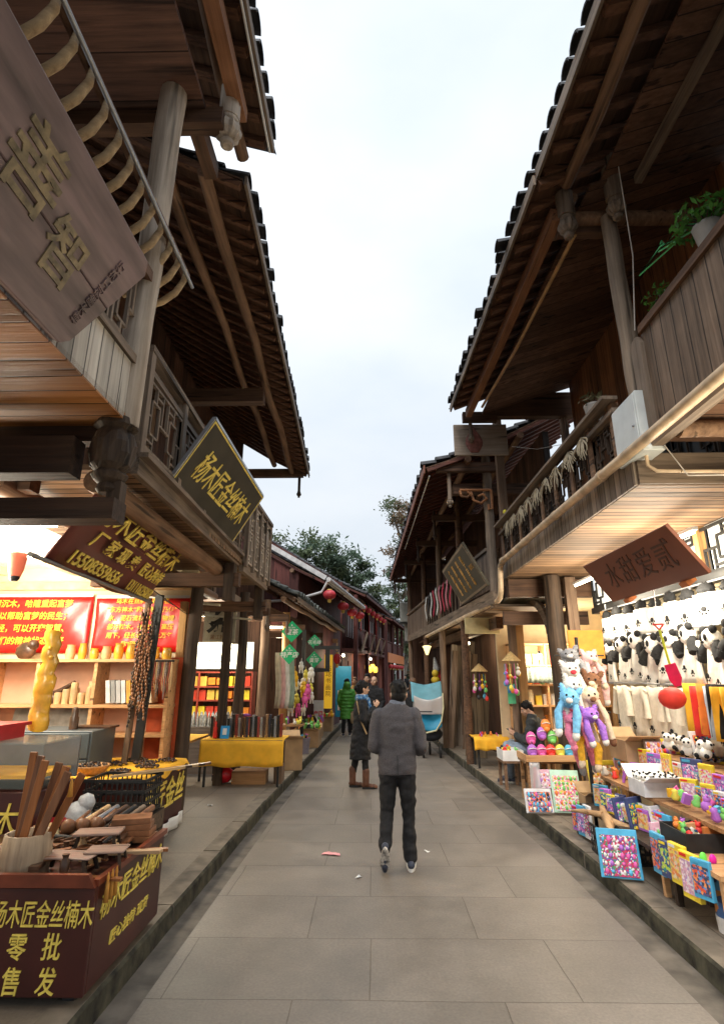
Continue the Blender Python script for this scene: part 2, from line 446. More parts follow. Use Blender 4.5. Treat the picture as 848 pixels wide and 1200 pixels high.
def empty(name, loc=(0, 0, 0), rz=0.0):
    o = bpy.data.objects.new(name, None); COL.objects.link(o)
    o.location = loc; o.rotation_euler = (0, 0, rz); o.empty_display_size = 0.1
    ORG[o.name] = Vector(loc)
    return o
def tag(o, label=None, cat=None, group=None, kind=None):
    if label:
        o['label'] = label
        if len(label.split()) > 16: print('LONG', label)
    if cat: o['category'] = cat
    if group: o['group'] = group
    if kind: o['kind'] = kind
    return o
def thing(name, label, cat, loc=(0, 0, 0), group=None):
    return tag(empty(name, loc), label, cat, group)
KIDS = {}
def copy_tree(o, parent=None):
    c = o.copy(); COL.objects.link(c)
    if parent: c.parent = parent
    for ch in o.children: copy_tree(ch, c)
    return c
def place(o, loc, rz=0.0, label=None, group=None, scale=None, rot=None):
    o.location = loc; o.rotation_euler = rot if rot else (0, 0, rz)
    if scale: o.scale = scale if isinstance(scale, (tuple, list)) else (scale,) * 3
    if label: o['label'] = label
    if group: o['group'] = group
    return o
class Proto:
    """first call places the prototype itself, later calls copy it"""
    def __init__(s, fn): s.fn = fn; s.o = None
    def __call__(s, loc, rz=0.0, **k):
        if s.o is None: s.o = o = s.fn()
        else:
            bpy.context.view_layer.update() if not s.o.children else None
            o = copy_tree(s.o)
        return place(o, loc, rz, **k)

# ------------------------------------------------------------------ lettering
def frame_mat(origin, right, up):
    """matrix whose local x runs along `right`, y along `up`"""
    r = Vector(right).normalized(); u = Vector(up); u = (u - r * u.dot(r)).normalized(); n = r.cross(u)
    M = Matrix(((r.x, u.x, n.x), (r.y, u.y, n.y), (r.z, u.z, n.z))).to_4x4()
    M.translation = Vector(origin)
    return M
def lettering(txt, size, m, parent, M, name='lettering', depth=0.004, sx=1.0, shear=0.0, bold=0.0, align='CENTER', space=1.0, line=1.0):
    cu = bpy.data.curves.new('t', 'FONT'); cu.body = txt; cu.size = size; cu.extrude = depth; cu.align_x = align; cu.align_y = 'CENTER'
    cu.shear = shear; cu.offset = bold; cu.space_character = space; cu.space_line = line; cu.resolution_u = 3; cu.fill_mode = 'FRONT'
    ob = bpy.data.objects.new('t', cu); COL.objects.link(ob)
    dg = bpy.context.evaluated_depsgraph_get(); dg.update()
    me = bpy.data.meshes.new_from_object(ob.evaluated_get(dg))
    bpy.data.objects.remove(ob)
    org = ORG.get(parent.name, Vector()) if parent else Vector()
    me.transform(Matrix.Translation(-org) @ M @ Matrix.Diagonal((sx, 1, 1, 1)))
    me.materials.clear(); me.materials.append(m); me.name = name
    o = bpy.data.objects.new(name, me); COL.objects.link(o); o.parent = parent
    ORG[o.name] = org
    return o

# ------------------------------------------------------------------ ground, road, kerbs, pavements
LK = [(-6, -1.42), (3.5, -1.42), (8, -1.38), (12, -1.25), (17, -1.1), (21, -0.95), (28, -0.2), (38, 1.5), (55, 6)]
RK = [(-6, 1.97), (6, 1.95), (8.2, 1.86), (14.8, 1.62), (20, 1.48), (26, 1.75), (38, 4.2), (55, 9)]
def kx(tab, y):
    for (a, xa), (b, xb) in zip(tab, tab[1:]):
        if y <= b: return xa + (xb - xa) * (y - a) / (b - a)
    return tab[-1][1]
G_STONE = slabs('street_slabs', (0.212, 0.182, 0.152), (0.182, 0.158, 0.132), (0.12, 0.1, 0.08), 1.15, 0.72, 0.004, 0.45)
G_STONE2 = slabs('pavement_slabs', (0.215, 0.175, 0.132), (0.19, 0.155, 0.12), (0.1, 0.08, 0.06), 1.3, 1.1, 0.005, 0.6, rot=R(90))
G_KERB = [mat('kerb_top', (0.18, 0.147, 0.11), 0.8, 0.25, 7, 0.4), mat('kerb_mossy_face', (0.055, 0.05, 0.032), 0.95, 0.5, 9, 0.5)]
G_GUT = mat('gutter_stone', (0.13, 0.11, 0.088), 0.7, 0.35, 5, 0.4)
g = MB(); g.add([(-400, -400, -0.02), (400, -400, -0.02), (400, 500, -0.02), (-400, 500, -0.02)], [(0, 1, 2, 3)])
tag(g.build('ground', mat('bare_ground', (0.12, 0.11, 0.09), 0.95, 0.3, 0.4)), kind='structure')
def ribbon(fa, fb, z, y0, y1, st=1.0):
    m = MB(); ys = []; y = y0
    while y < y1 + 1e-6: ys.append(y); y += st
    vs = []
    for y in ys: vs += [(fa(y), y, z), (fb(y), y, z)]
    m.add(vs, [(2 * i, 2 * i + 1, 2 * i + 3, 2 * i + 2) for i in range(len(ys) - 1)])
    return m
tag(ribbon(lambda y: kx(LK, y) + 0.17, lambda y: kx(RK, y) - 0.2, 0.0, -6, 55).build('road', G_STONE), kind='structure')
tag(ribbon(lambda y: kx(LK, y) - 0.05, lambda y: kx(LK, y) + 0.185, -0.006, -6, 55).build('gutter', G_GUT), kind='structure')
tag(ribbon(lambda y: kx(RK, y) - 0.215, lambda y: kx(RK, y) + 0.05, -0.006, -6, 55).build('gutter', G_GUT), kind='structure')
for tab, sg in ((LK, -1), (RK, 1)):
    m = MB(); y = -6.0; rr = random.Random(3)
    while y < 54:
        ln = rr.uniform(0.8, 1.25); a, b = y, y + ln - 0.008
        xa, xb = kx(tab, a) + rr.uniform(-.008, .008), kx(tab, b) + rr.uniform(-.008, .008)
        w = 0.17 * sg; zt = 0.125 + rr.uniform(-.006, .004); ch = 0.016 * sg
        sec = lambda x, yy: [(x - 0.006 * sg, yy, -0.05), (x, yy, zt - 0.016), (x + ch, yy, zt), (x + w, yy, zt), (x + w, yy, -0.05)]
        m.slot(1).add(sec(xa, a)[:3] + sec(xb, b)[:3], [(0, 1, 4, 3), (1, 2, 5, 4)]); m.slot(0)
        m.add(sec(xa, a) + sec(xb, b), [(2, 3, 8, 7), (3, 4, 9, 8), (0, 4, 3, 2, 1), (5, 6, 7, 8, 9)])
        y += ln
    tag(m.build('kerb', G_KERB), kind='structure')
    f1 = (lambda y, t=tab, s=sg: kx(t, y) + 0.165 * s); f2 = (lambda y, t=tab, s=sg: kx(t, y) + 9 * s)
    tag(ribbon(f1, f2, 0.12, -6, 55).build('pavement', G_STONE2), kind='structure')
# litter on the road
m = MB(); m.sheet(lambda u, v: (0.02 + (u - .5) * .19 * (1 - .2 * v), (v - .5) * .075 + .01 * math.sin(u * 5), 0.004 + .006 * math.sin(u * 7 + v * 3) ** 2), 8, 3, 0.002)
lit = m.build('paper_scrap', mat('pink_paper', (0.8, 0.35, 0.36), 0.7, 0.05), None); lit.location = at(386, 1001, Z=0.004); lit.rotation_euler = (0, 0, R(-6))
tag(lit, 'small pink paper scrap lying on the stone street left of the walking man', 'litter')
for k, (px, py) in enumerate([(246, 944), (420, 1028), (500, 998)]):
    m = MB(); m.sheet(lambda u, v: ((u - .5) * .06, (v - .5) * .035, .004 + .006 * math.sin(3 * u + 4 * v + k)), 4, 3, 0.002)
    o = m.build('paper_scrap', WHITE); o.location = at(px, py, Z=0.125 if k == 0 else 0.003); o.rotation_euler = (0, 0, k)
    tag(o, ['tiny white paper scrap on the left pavement beside the yellow table', 'tiny white scrap on the street behind the pink paper', 'tiny white scrap on the street right of the walking man'][k], 'litter')

# ------------------------------------------------------------------ roof, railing, carving builders
class Eave:
    """frame running along an eave: s metres along it, t metres back from the street, z up"""
    def __init__(s, p0, p1, side):
        s.p0 = Vector((*p0, 0)); d = Vector((*p1, 0)) - s.p0; s.len = d.length; s.d = d.normalized()
        s.n = Vector((-s.d.y, s.d.x, 0)) if side < 0 else Vector((s.d.y, -s.d.x, 0))
    def __call__(s, a, t, z): return s.p0 + s.d * a + s.n * t + Vector((0, 0, z))
def tiles(E, z0, run, rise, sp=0.19, m=None, jitter=0.012, rl=0.23, seed=1, curve=1.15):
    m = m or MB(); rr = random.Random(seed)
    zf = lambda t: z0 + rise * max(0, t / run) ** curve if t > 0 else z0 + rise / run * t * 0.8
    nc = int(E.len / sp); nr = int(run / rl)
    for c in range(nc + 1):
        s0 = (c + 0.5) * E.len / (nc + 1) + rr.uniform(-jitter, jitter)
        for r in range(nr):
            ta = r * rl - 0.06 + rr.uniform(-.03, .02) - (.06 if rr.random() < .04 else 0); tb = ta + rl * 1.12; ra = 0.078 + rr.uniform(-.004, .006); rb = ra * 0.86
            so = s0 + rr.uniform(-.008, .008); lift = rr.uniform(0, .024); vs = []
            for (t, rad, dz) in ((ta, ra, 0.02 + lift), (tb, rb, -0.004)):
                for k in range(7):
                    a = math.pi * k / 6
                    vs.append(E(so + math.cos(a) * rad, t, zf(t) + 0.03 + math.sin(a) * rad + dz))
            for k in range(7):
                a = math.pi * k / 6
                vs.append(E(so + math.cos(a) * ra * .8, ta + .002, zf(ta) + 0.03 + math.sin(a) * ra * .78 + .02 + lift))
            fs = [(k, k + 1, 8 + k, 7 + k) for k in range(6)]
            m.add(vs, fs, True)
            m.add(vs[:7] + vs[14:], [(k + 1, k, 7 + k, 8 + k) for k in range(6)])
        # pan strip to the right of this cover
        vs = []; K = 5; rows = []
        for r in range(nr + 1):
            t = r * rl - 0.04
            rows.append([E(s0 + E.len / (nc + 1) * (k / K), t, zf(t) + 0.03 - math.sin(math.pi * k / K) * 0.03) for k in range(K + 1)])
        vs = [v for row in rows for v in row]
        m.add(vs, [(i * (K + 1) + k, i * (K + 1) + k + 1, (i + 1) * (K + 1) + k + 1, (i + 1) * (K + 1) + k) for i in range(nr) for k in range(K)], True)
        lip = rows[0] + [v - Vector((0, 0, 0.022)) for v in rows[0]]
        m.add(lip, [(k, k + 1, K + 2 + k, K + 1 + k) for k in range(K)])
    return m, zf
def roof(parent, p0, p1, z, side, run, rise, raft=0.23, mt=None, purl=(0.35, 1.3, 2.4), seed=1, rw=0.07, rmat=None, eb=None, ebh=0.09, pr=0.055, name='tile_covering'):
    E = Eave(p0, p1, side); m, zf = tiles(E, z, run, rise, seed=seed)
    m.build(name, mt or TILE, parent)
    b = MB(); n = 8; vs = []
    for i in range(n + 1):
        t = run * i / n; vs += [E(0.02, t, zf(t) - .012), E(E.len - .02, t, zf(t) - .012), E(0.02, t, zf(t) - .03), E(E.len - .02, t, zf(t) - .03)]
    fs = []
    for i in range(n): a = 4 * i; fs += [(a, a + 1, a + 5, a + 4), (a + 2, a + 6, a + 7, a + 3), (a, a + 4, a + 6, a + 2), (a + 1, a + 3, a + 7, a + 5)]
    fs += [(0, 2, 3, 1), (4 * n, 4 * n + 1, 4 * n + 3, 4 * n + 2)]
    b.add(vs, fs).build('roof_boarding', W_BEAM, parent)
    k = int(E.len / raft); proto = None
    for i in range(k + 1):
        a = 0.05 + (E.len - 0.1) * i / k
        if proto is None:
            r = MB(); seg = 5
            for j in range(seg):
                ta, tb = run * j / seg, run * (j + 1) / seg
                r.bar(E(a, ta + .02, zf(ta) - .062), E(a, tb + .02, zf(tb) - .062), rw, 0.055)
            proto = r.build('rafter', rmat or W_RAFT, parent)
        else:
            c = proto.copy(); COL.objects.link(c); c.parent = parent; c.location = E.d * (a - 0.05) + Vector((0, 0, random.uniform(-.006, .006)))
    e = MB(); e.bar(E(0, -0.03, z - .05), E(E.len, -0.03, z - .05), 0.022, ebh)
    e.build('eave_board', eb or W_GREY, parent)
    for t in purl:
        q = MB(); N = 9
        q.tube([E(-0.05 + (E.len + .1) * i / N, t + .02 * math.sin(i * 1.7), zf(t) - .1 - pr + .012 * math.sin(i * 2.3)) for i in range(N + 1)], [pr * (1 + .06 * math.sin(i * 1.3)) for i in range(N + 1)], 10)
        q.build('purlin', W_PURL, parent)
    return E, zf
def lattice(parent, pA, pB, z0, z1, cells, m, w=0.018, d=0.022, rows=1, name='lattice_panel'):
    pA, pB = Vector(pA), Vector(pB); q = MB(); dv = (pB - pA); nrm = Vector((-dv.y, dv.x, 0)).normalized()
    LN = [(.3, .25, .7, .25), (.3, .75, .7, .75), (.3, .25, .3, .75), (.7, .25, .7, .75), (0, .5, .3, .5), (.7, .5, 1, .5), (.5, 0, .5, .25), (.5, .75, .5, 1),
          (.15, 0, .15, .5), (.85, .5, .85, 1), (0, 0, 0, 1), (.15, .12, .5, .12), (.5, .88, .85, .88)]
    for i in range(cells):
        for r in range(rows):
            fl = (i + r) % 2
            for (u0, v0, u1, v1) in LN:
                if fl: u0, u1 = 1 - u0, 1 - u1
                def pt(u, v): p = pA + dv * ((i + u) / cells); return Vector((p.x, p.y, z0 + (z1 - z0) * (r + v) / rows))
                q.bar(pt(u0, v0), pt(u1, v1), w, d * random.uniform(.85, 1.1), nrm)
    for r in range(rows + 1):
        z = z0 + (z1 - z0) * r / rows
        q.bar((pA.x, pA.y, z), (pB.x, pB.y, z), d * 1.1, w * 1.2)
    q.bar((pB.x, pB.y, z0), (pB.x, pB.y, z1), w, d, nrm)
    return q.build(name, m, parent)
LOTUS = [(0.03, 0), (0.045, .015), (0.05, .04), (0.035, .06), (0.06, .075), (0.085, .11), (0.09, .15), (0.075, .19), (0.06, .2), (0.07, .215), (0.07, .24), (0.06, .25)]
def lotus_mesh(m, c, sc=1.0, shaft=0.0, r=0.055):
    """carved hanging bud: ribbed bulb under a shaft"""
    c = Vector(c); n = 20; vs = []
    prof = [(a * sc, b * sc) for a, b in LOTUS]
    for rr_, z in prof:
        for k in range(n):
            a = 2 * math.pi * k / n; rib = 1 + (0.09 * (1 if k % 2 else -1) if .06 * sc < z < .2 * sc else 0)
            vs.append(c + Vector((math.cos(a) * rr_ * rib, math.sin(a) * rr_ * rib, z)))
    m.add(vs, [(i * n + k, i * n + (k + 1) % n, (i + 1) * n + (k + 1) % n, (i + 1) * n + k) for i in range(len(prof) - 1) for k in range(n)] + [tuple(range(n - 1, -1, -1))])
    if shaft: m.tube([c + Vector((0, 0, .245 * sc)), c + Vector((0, 0, .245 * sc + shaft))], r * sc, 12)
    return m
def log(p0, p1, r0, r1, seed=0, n=7, q=None):
    q = q or MB(); p0, p1 = Vector(p0), Vector(p1); rr = random.Random(seed)
    pts = [p0.lerp(p1, i / n) + Vector((rr.uniform(-1, 1), rr.uniform(-1, 1), 0)) * r0 * .1 * (0 < i < n) for i in range(n + 1)]
    return q.tube(pts, [(r0 + (r1 - r0) * i / n) * rr.uniform(.96, 1.05) for i in range(n + 1)], 14)

# ================================================================== LEFT HOUSE 1 (nearest, overhead)
L1 = thing('timber_house', 'nearest left timber house with orange plank soffit, curved rail spindles and pale round post', 'house', (-3.0, 1.5, 0), None)
log((-1.33, 2.66, 2.98), (-1.3, 2.66, 5.42), 0.072, 0.082, 4).build('post', W_POST, L1)
q = MB(); c = Vector((-1.37, 2.66, 2.72)); n = 24; vs = []
prof = [(.045, -.12), (.06, -.1), (.05, -.07), (.075, -.05), (.09, -.02), (.07, 0), (.1, .03), (.113, .09), (.112, .15), (.1, .2), (.082, .23), (.11, .25), (.105, .29), (.08, .3)]
for i, (r_, z) in enumerate(prof):
    for k in range(n):
        a = 2 * math.pi * k / n; rb = 1 + .06 * math.sin(k * math.pi / 2 + i * math.pi / 2 * (1 if 5 < i < 10 else 0)) * (1 if 3 < i < 13 else 0)
        vs.append(c + Vector((math.cos(a) * r_ * rb, math.sin(a) * r_ * rb, z)))
q.add(vs, [(i * n + k, i * n + (k + 1) % n, (i + 1) * n + (k + 1) % n, (i + 1) * n + k) for i in range(len(prof) - 1) for k in range(n)] + [tuple(range(n - 1, -1, -1))])
q.build('carved_post_foot', W_POSTD, L1)
MB().b2((-1.36, 2.63, 2.555), (-1.29, 2.7, 2.66)).build('strut', W_POSTD, L1)
W_DARKX = wood('dark_brown_beam', (0.014, 0.008, 0.006), (0.06, 0.032, 0.02), 'x')  # brown wood in a darker tone than the other beams
MB().b2((-4.5, 2.56, 2.44), (-1.28, 2.7, 2.55)).build('beam', W_DARKX, L1)
MB().b2((-4.5, 2.5, 2.66), (-1.5, 2.62, 2.86)).build('beam', W_DARKX, L1)
MB().b2((-2.2, 2.1, 2.4), (-1.95, 2.3, 2.95)).build('bracket', W_POSTD, L1)
for x in (-2.6,): MB().b2((x - .07, -1, 2.86), (x + .07, 2.74, 2.985)).build('joist', W_BEAM, L1)
MB().b2((-4.6, -1, 2.99), (-1.3, 2.72, 3.03)).build('soffit', W_ORANGE, L1)
MB().b2((-4.6, 2.66, 2.9), (-1.36, 2.745, 3.12)).build('edge_beam', W_DARKX, L1)
MB().b2((-1.335, -1, 3.0), (-1.3, 2.58, 3.33)).build('fascia', W_FASCW, L1)
MB().b2((-1.36, -1, 3.33), (-1.28, 2.6, 3.38)).build('bottom_rail', W_GREY, L1)
lattice(L1, (-1.33, 0.6, 0), (-1.33, 2.6, 0), 3.38, 3.88, 7, W_GREYZ)
MB().b2((-1.4, -1, 3.88), (-1.26, 2.72, 3.95)).build('seat_rail', W_BEAM, L1)
MB().bar((-1.2, -1, 4.24), (-1.22, 3.0, 4.24), .05, .02).build('hand_rail', W_BEAM, L1)
MB().tube([(-1.14, -1, 4.17), (-1.18, 3.02, 4.17)], .012, 8).build('rail_rod', IRON, L1)
RODC = wood('worn_rail_spindle', (0.2, 0.13, 0.07), (0.52, 0.38, 0.22), 'x')
pr = None
for i in range(24):
    y = 2.93 - .137 * i
    if pr is None:
        pr = MB().tube([(-1.52, y, 3.93), (-1.43, y, 3.95), (-1.33, y, 3.99), (-1.25, y, 4.06), (-1.205, y, 4.15), (-1.2, y, 4.235)], [.016, .02, .022, .022, .019, .013], 10).build('spindle', RODC, L1)
    else:
        c_ = pr.copy(); COL.objects.link(c_); c_.parent = L1; c_.location = (random.uniform(-.006, .006), -.137 * i, random.uniform(-.006, .006))
MB().b2((-3.5, -2, 3.03), (-3.42, 2.7, 5.4)).build('wall', W_ORG, L1)
# roof and flat ceiling over it
E1, z1f = roof(L1, (-0.8, -2.0), (-0.82, 3.42), 5.9, -1, 3.2, 1.5, purl=(0.22,), seed=5)
MB().b2((-4.2, -2.0, 5.42), (-1.12, 2.82, 5.46)).build('ceiling', wood('red_brown_ceiling', (0.05, 0.025, 0.018), (0.15, 0.075, 0.05), 'x', plank=.3, across='y', gap=.02), L1)
MB().b2((-4.2, 2.76, 5.3), (-1.0, 2.86, 5.44)).build('beam', W_BEAMX, L1)
MB().b2((-1.0, -2, 5.6), (-.9, 3.0, 5.72)).build('eave_beam', wood('orange_beam', (0.14, 0.06, 0.03), (0.34, 0.16, 0.08), 'y'), L1)
MB().b2((-1.3, -2, 5.46), (-1.2, 3.35, 5.6)).build('wall_plate', W_BEAM, L1)
lotus_mesh(MB(), (-.99, 2.88, 5.22), 1.0, 0.3, .075).build('hanging_bud', W_POST, L1)
MB().tube([(-.78, -2, 5.79), (-.81, 3.4, 5.79)], .009, 6).build('conduit', WHITE, L1)

# big carved sign board hung in front of its rail
SIGNW = mat('purple_grey_sign_board', (0.19, 0.132, 0.135), 0.5, 0.35, 3.5, 0.25, stretch=(4, .6, 4))
sg = thing('carved_signboard', 'huge purple-grey split signboard with carved gilt characters hung on the nearest left balcony', 'signboard', (-1.3, 1.6, 3.3))
ys0, ys1 = 0.3, 2.12
Mb = frame_mat((-1.255, ys0, 2.985), (0, 1, 0), (.26, 0, .5))
Lg = ys1 - ys0; Hh = .56
def sgp(u, v, w=0): return Mb @ Vector((u - .2 + .14 * v / Hh, v, w))
m = MB()
for P_ in ([(0, 0), (Lg - .03, 0), (Lg, .04), (Lg, Hh * .46), (1.1, Hh * .49), (0, Hh * .47)], [(0, Hh * .475), (1.1, Hh * .495), (Lg, Hh * .466), (Lg, Hh - .05), (Lg - .05, Hh), (0, Hh)]):
    nn = len(P_); m.add([sgp(u, v, 0) for u, v in P_] + [sgp(u, v, -.045) for u, v in P_], [tuple(range(nn)), tuple(range(2 * nn - 1, nn - 1, -1))] + [(i, nn + i, nn + (i + 1) % nn, (i + 1) % nn) for i in range(nn)])
m.build('board', SIGNW, sg, bevel=.004)
m = MB()
m.add([sgp(.02, Hh / 2 - .03, -.047), sgp(Lg, Hh / 2 - .03, -.047), sgp(Lg, Hh / 2 + .03, -.047), sgp(.02, Hh / 2 + .03, -.047)], [(0, 1, 2, 3)]); m.build('backing', BLACK, sg)
CARV = mat('carved_dull_gilt', (0.24, 0.185, 0.1), 0.45, 0.45, 18, 0.4)
lettering('善', .27, CARV, sg, frame_mat(sgp(1.2, .33, .003), (0, 1, 0), (.26, 0, .5)), 'carved_character', depth=.003, bold=.003, shear=-.1)
lettering('智', .23, CARV, sg, frame_mat(sgp(1.5, .23, .003), (0, 1, 0), (.26, 0, .5)), 'carved_character', depth=.003, bold=.003, shear=-.1)
lettering('楠木雕刻工艺行', .05, SIGNW, sg, frame_mat(sgp(1.72, .27, .003), (.26, 0.05, .5), (0, -1, 0)), 'small_inscription', depth=.004)

def board(name, label, cat, bl, right, up, w, h, th, m, frame=None, fw=.03, group=None):
    """flat hung board: origin bottom-left corner as read, right/up directions; returns thing and a frame function"""
    t = thing(name, label, cat, bl, group)
    M = frame_mat(bl, right, up)
    q = MB(); q.box((w / 2, h / 2, -th / 2), (w, h, th)); q.v = [M @ v for v in q.v]
    q.build('board', m, t, bevel=.003)
    if frame:
        q = MB(); o = .012
        for a, b in (((0, 0), (w, 0)), ((w, 0), (w, h)), ((w, h), (0, h)), ((0, h), (0, 0))):
            dx, dy = (1 if b[0] > a[0] else -1 if b[0] < a[0] else 0), (1 if b[1] > a[1] else -1 if b[1] < a[1] else 0)
            c = ((a[0] + b[0]) / 2 - dy * (o + fw / 2), (a[1] + b[1]) / 2 + dx * (o + fw / 2), .001)
            q.box(c, (abs(b[0] - a[0]) - 2 * o if dx else fw, abs(b[1] - a[1]) - 2 * o - 2 * fw if dy else fw, .003))
        q.v = [M @ v for v in q.v]; q.build('painted_border', frame, t)
    def at_(u, v, d=.002): return frame_mat(M @ Vector((u, v, d)), right, up)
    return t, at_

# ================================================================== LEFT HOUSE 2
L2 = thing('timber_house', 'second left timber house with deep tiled eave, lattice balcony and red-lit carving shop', 'house', (-3.0, 7.0, 0))
E2, z2f = roof(L2, (-1.03, 3.44), (-1.27, 10.3), 5.6, -1, 3.6, 2.3, raft=.21, purl=(0.3, 0.68, 2.2), seed=2, rw=.05)
MB().b2((-3.9, 10.18, 5.5), (-1.35, 10.3, 5.66)).build('tie_beam', W_BEAMX, L2)
MB().b2((-3.9, 6.6, 5.25), (-1.45, 6.74, 5.45)).build('tie_beam', W_BEAMX, L2)
MB().b2((-3.9, 10.2, 5.66), (-2.6, 10.26, 7.6)).build('gable_wall', W_WALLX, L2)
MB().b2((-3.15, 3.5, 3.1), (-3.05, 10.2, 6.7)).build('wall', W_WALL, L2)
lotus_mesh(MB(), (-1.42, 10.2, 5.05), .5, .3).build('hanging_bud', W_POSTD, L2)
for y in (3.5, 6.67, 10.2): log((-3.0, y, 3.1), (-3.0, y, 6.0), .075, .07, int(y)).build('post', W_POSTB, L2)
for k, y in enumerate((4.6, 7.6)):
    w_ = MB().b2((-3.04, y, 3.5), (-3.0, y + 1.3, 4.9)).build('window', W_ORG, L2)
    lattice(w_, (-2.98, y, 0), (-2.98, y + 1.3, 0), 3.5, 4.9, 3, W_GREYZ, rows=2, name='window_lattice')
# balcony floor and rail
MB().b2((-3.1, 3.42, 3.03), (-1.62, 8.4, 3.07)).build('balcony_floor', W_SOFPALE, L2)
MB().bar((-1.6, 3.42, 3.06), (-1.72, 8.35, 3.06), .05, .12).build('balcony_edge', W_GREY, L2)
MB().bar((-1.56, 3.42, 3.14), (-1.68, 8.35, 3.14), .09, .035).build('balcony_sill', W_GREY, L2)
log((-1.82, 3.36, 2.93), (-1.9, 6.9, 2.93), .08, .085, 3).build('floor_log', W_PURL, L2)
log((-2.5, 3.36, 2.93), (-2.6, 9.0, 2.93), .07, .07, 5).build('floor_log', W_PURL, L2)
nb = 6
for i in range(nb + 1):
    y = 3.46 + 4.8 * i / nb; x = -1.61 - .12 * i / nb
    MB().b2((x - .035, y - .035, 3.15), (x + .035, y + .035, 4.0)).build('rail_post', W_GREYZ, L2)
for i in range(nb):
    y0 = 3.5 + 4.8 * i / nb; y1 = y0 + 4.8 / nb - .08; x = -1.61 - .12 * (i + .5) / nb
    lattice(L2, (x, y0, 0), (x, y1, 0), 3.26, 3.78, 2, W_GREYZ)
MB().bar((-1.61, 3.42, 3.98), (-1.73, 8.35, 3.98), .085, .05).build('hand_rail', W_GREY, L2)
MB().bar((-1.61, 3.42, 3.83), (-1.73, 8.35, 3.83), .045, .045).build('mid_rail', W_GREY, L2)
MB().bar((-1.61, 3.42, 3.22), (-1.73, 8.35, 3.22), .045, .05).build('bottom_rail', W_GREY, L2)
# far part of the balcony, pale lattice, steps forward
MB().b2((-1.66, 6.72, 2.94), (-1.6, 8.35, 3.06)).build('balcony_edge', W_GREY, L2)
for i in range(5):
    y = 6.75 + 1.55 * i / 4
    MB().b2((-1.62, y - .03, 3.0), (-1.56, y + .03, 3.98)).build('rail_post', W_GREYZ, L2)
    if i < 4: lattice(L2, (-1.59, y + .03, 0), (-1.59, y + 1.55 / 4 - .03, 0), 3.08, 3.9, 1, W_POST, rows=2)
MB().b2((-1.63, 6.72, 3.94), (-1.55, 8.35, 3.99)).build('hand_rail', W_GREY, L2)
# beams and posts below
MB().b2((-3.4, 6.5, 2.72), (-1.6, 6.62, 2.88)).build('cross_beam', W_BEAMX, L2)
MB().b2((-1.78, 6.485, 2.55), (-1.66, 6.635, 3.0)).build('drop_post', W_POSTD, L2)
MB().b2((-3.4, 8.28, 2.62), (-1.6, 8.4, 2.76)).build('cross_beam', W_BEAMX, L2)
MB().b2((-1.78, 8.265, 2.5), (-1.66, 8.415, 3.0)).build('drop_post', W_POSTD, L2)
MB().b2((-4.9, 3.5, 2.92), (-2.35, 3.62, 3.02)).build('cross_beam', W_BEAMX, L2)
log((-2.28, 7.0, .12), (-2.24, 7.0, 2.8), .085, .08, 7).build('post', W_POSTD, L2)
MB().b2((-2.46, 7.02, .12), (-2.37, 7.1, 2.6)).build('door_post', W_LIGHT, L2)
MB().b2((-2.36, 8.8, .12), (-2.24, 8.92, 2.9)).build('post', W_POSTD, L2)
# shop room below
MB().b2((-5.6, 7.12, .12), (-2.3, 7.2, 3.1)).build('party_wall', PLASTER, L2)
MB().b2((-5.7, 2.4, .12), (-5.6, 7.2, 3.1)).build('back_wall', PLASTER, L2)
MB().b2((-5.7, 2.6, 3.06), (-2.4, 7.2, 3.1)).build('shop_ceiling', WHITE, L2)
for x in (-4.9, -3.9, -3.0): MB().b2((x - .05, 6.2, 2.96), (x + .05, 7.12, 3.06)).build('ceiling_batten', PLASTER, L2)
MB().b2((-5.6, 7.04, 2.76), (-2.3, 7.12, 2.86)).build('wall_moulding', mat('warm_moulding', (.75, .5, .25), .7), L2)

# ---- black and gold board hung from that balcony
DKSIGN = mat('dark_olive_sign', (0.05, 0.043, 0.03), 0.6, 0.2, 3, spec=.2)
KAI = '杨木匠金丝楠木'
tb, f_ = board('hanging_signboard', 'dark tilted signboard with gold border and seven gold characters hung on the second balcony', 'signboard',
               (-1.68, 4.15, 3.13), (0, 1, 0), (.36, 0, .6), 2.1, .74, .035, DKSIGN, GOLD, .016)
lettering(KAI, .33, GOLD, tb, f_(1.05, .37), sx=.74, shear=.28, bold=.002, space=1.0)
MB().tube([(-1.72, 4.4, 3.5), (-1.45, 4.4, 3.62)], .008, 6).build('hanger', IRON, tb)
q = MB(); Mx = frame_mat((-1.68, 4.15, 3.13), (0, 1, 0), (.36, 0, .6))
for a, b in (((0, 0), (2.1, 0)), ((2.1, 0), (2.1, .74)), ((2.1, .74), (0, .74)), ((0, .74), (0, 0))): q.bar(Mx @ Vector((*a, -.015)), Mx @ Vector((*b, -.015)), .03, .03)
q.build('frame', IRON, tb)
# ---- maroon banner with phone numbers
BF, BN, TF, TN = Vector((-2.4, 5.76, 2.44)), Vector((-2.1, 3.4, 2.42)), Vector((-2.1, 5.83, 2.98)), Vector((-1.78, 3.4, 2.96))
bn = thing('hanging_banner', 'maroon banner with yellow characters and two phone numbers under the second balcony', 'banner', BF, None)
MB().sheet(lambda u, v: BN.lerp(BF, u).lerp(TN.lerp(TF, u), v) + Vector((.02 * math.sin(u * 9 + v * 3), 0, -.025 * math.sin(math.pi * u) * (1 - v) - .008 * math.sin(u * 14))), 24, 6, .012).build('cloth', mat('maroon_banner_vinyl', (.14, .03, .02), .45, .2, 3, .1), bn)
r_ = (BF - BN).normalized(); u_ = (TF - BF); BL = (BF - BN).length
def bp(u, v): return frame_mat(BN.lerp(BF, u).lerp(TN.lerp(TF, u), v) + Vector((.026, 0, -.022 - .015 * (1 - v))), r_, u_)
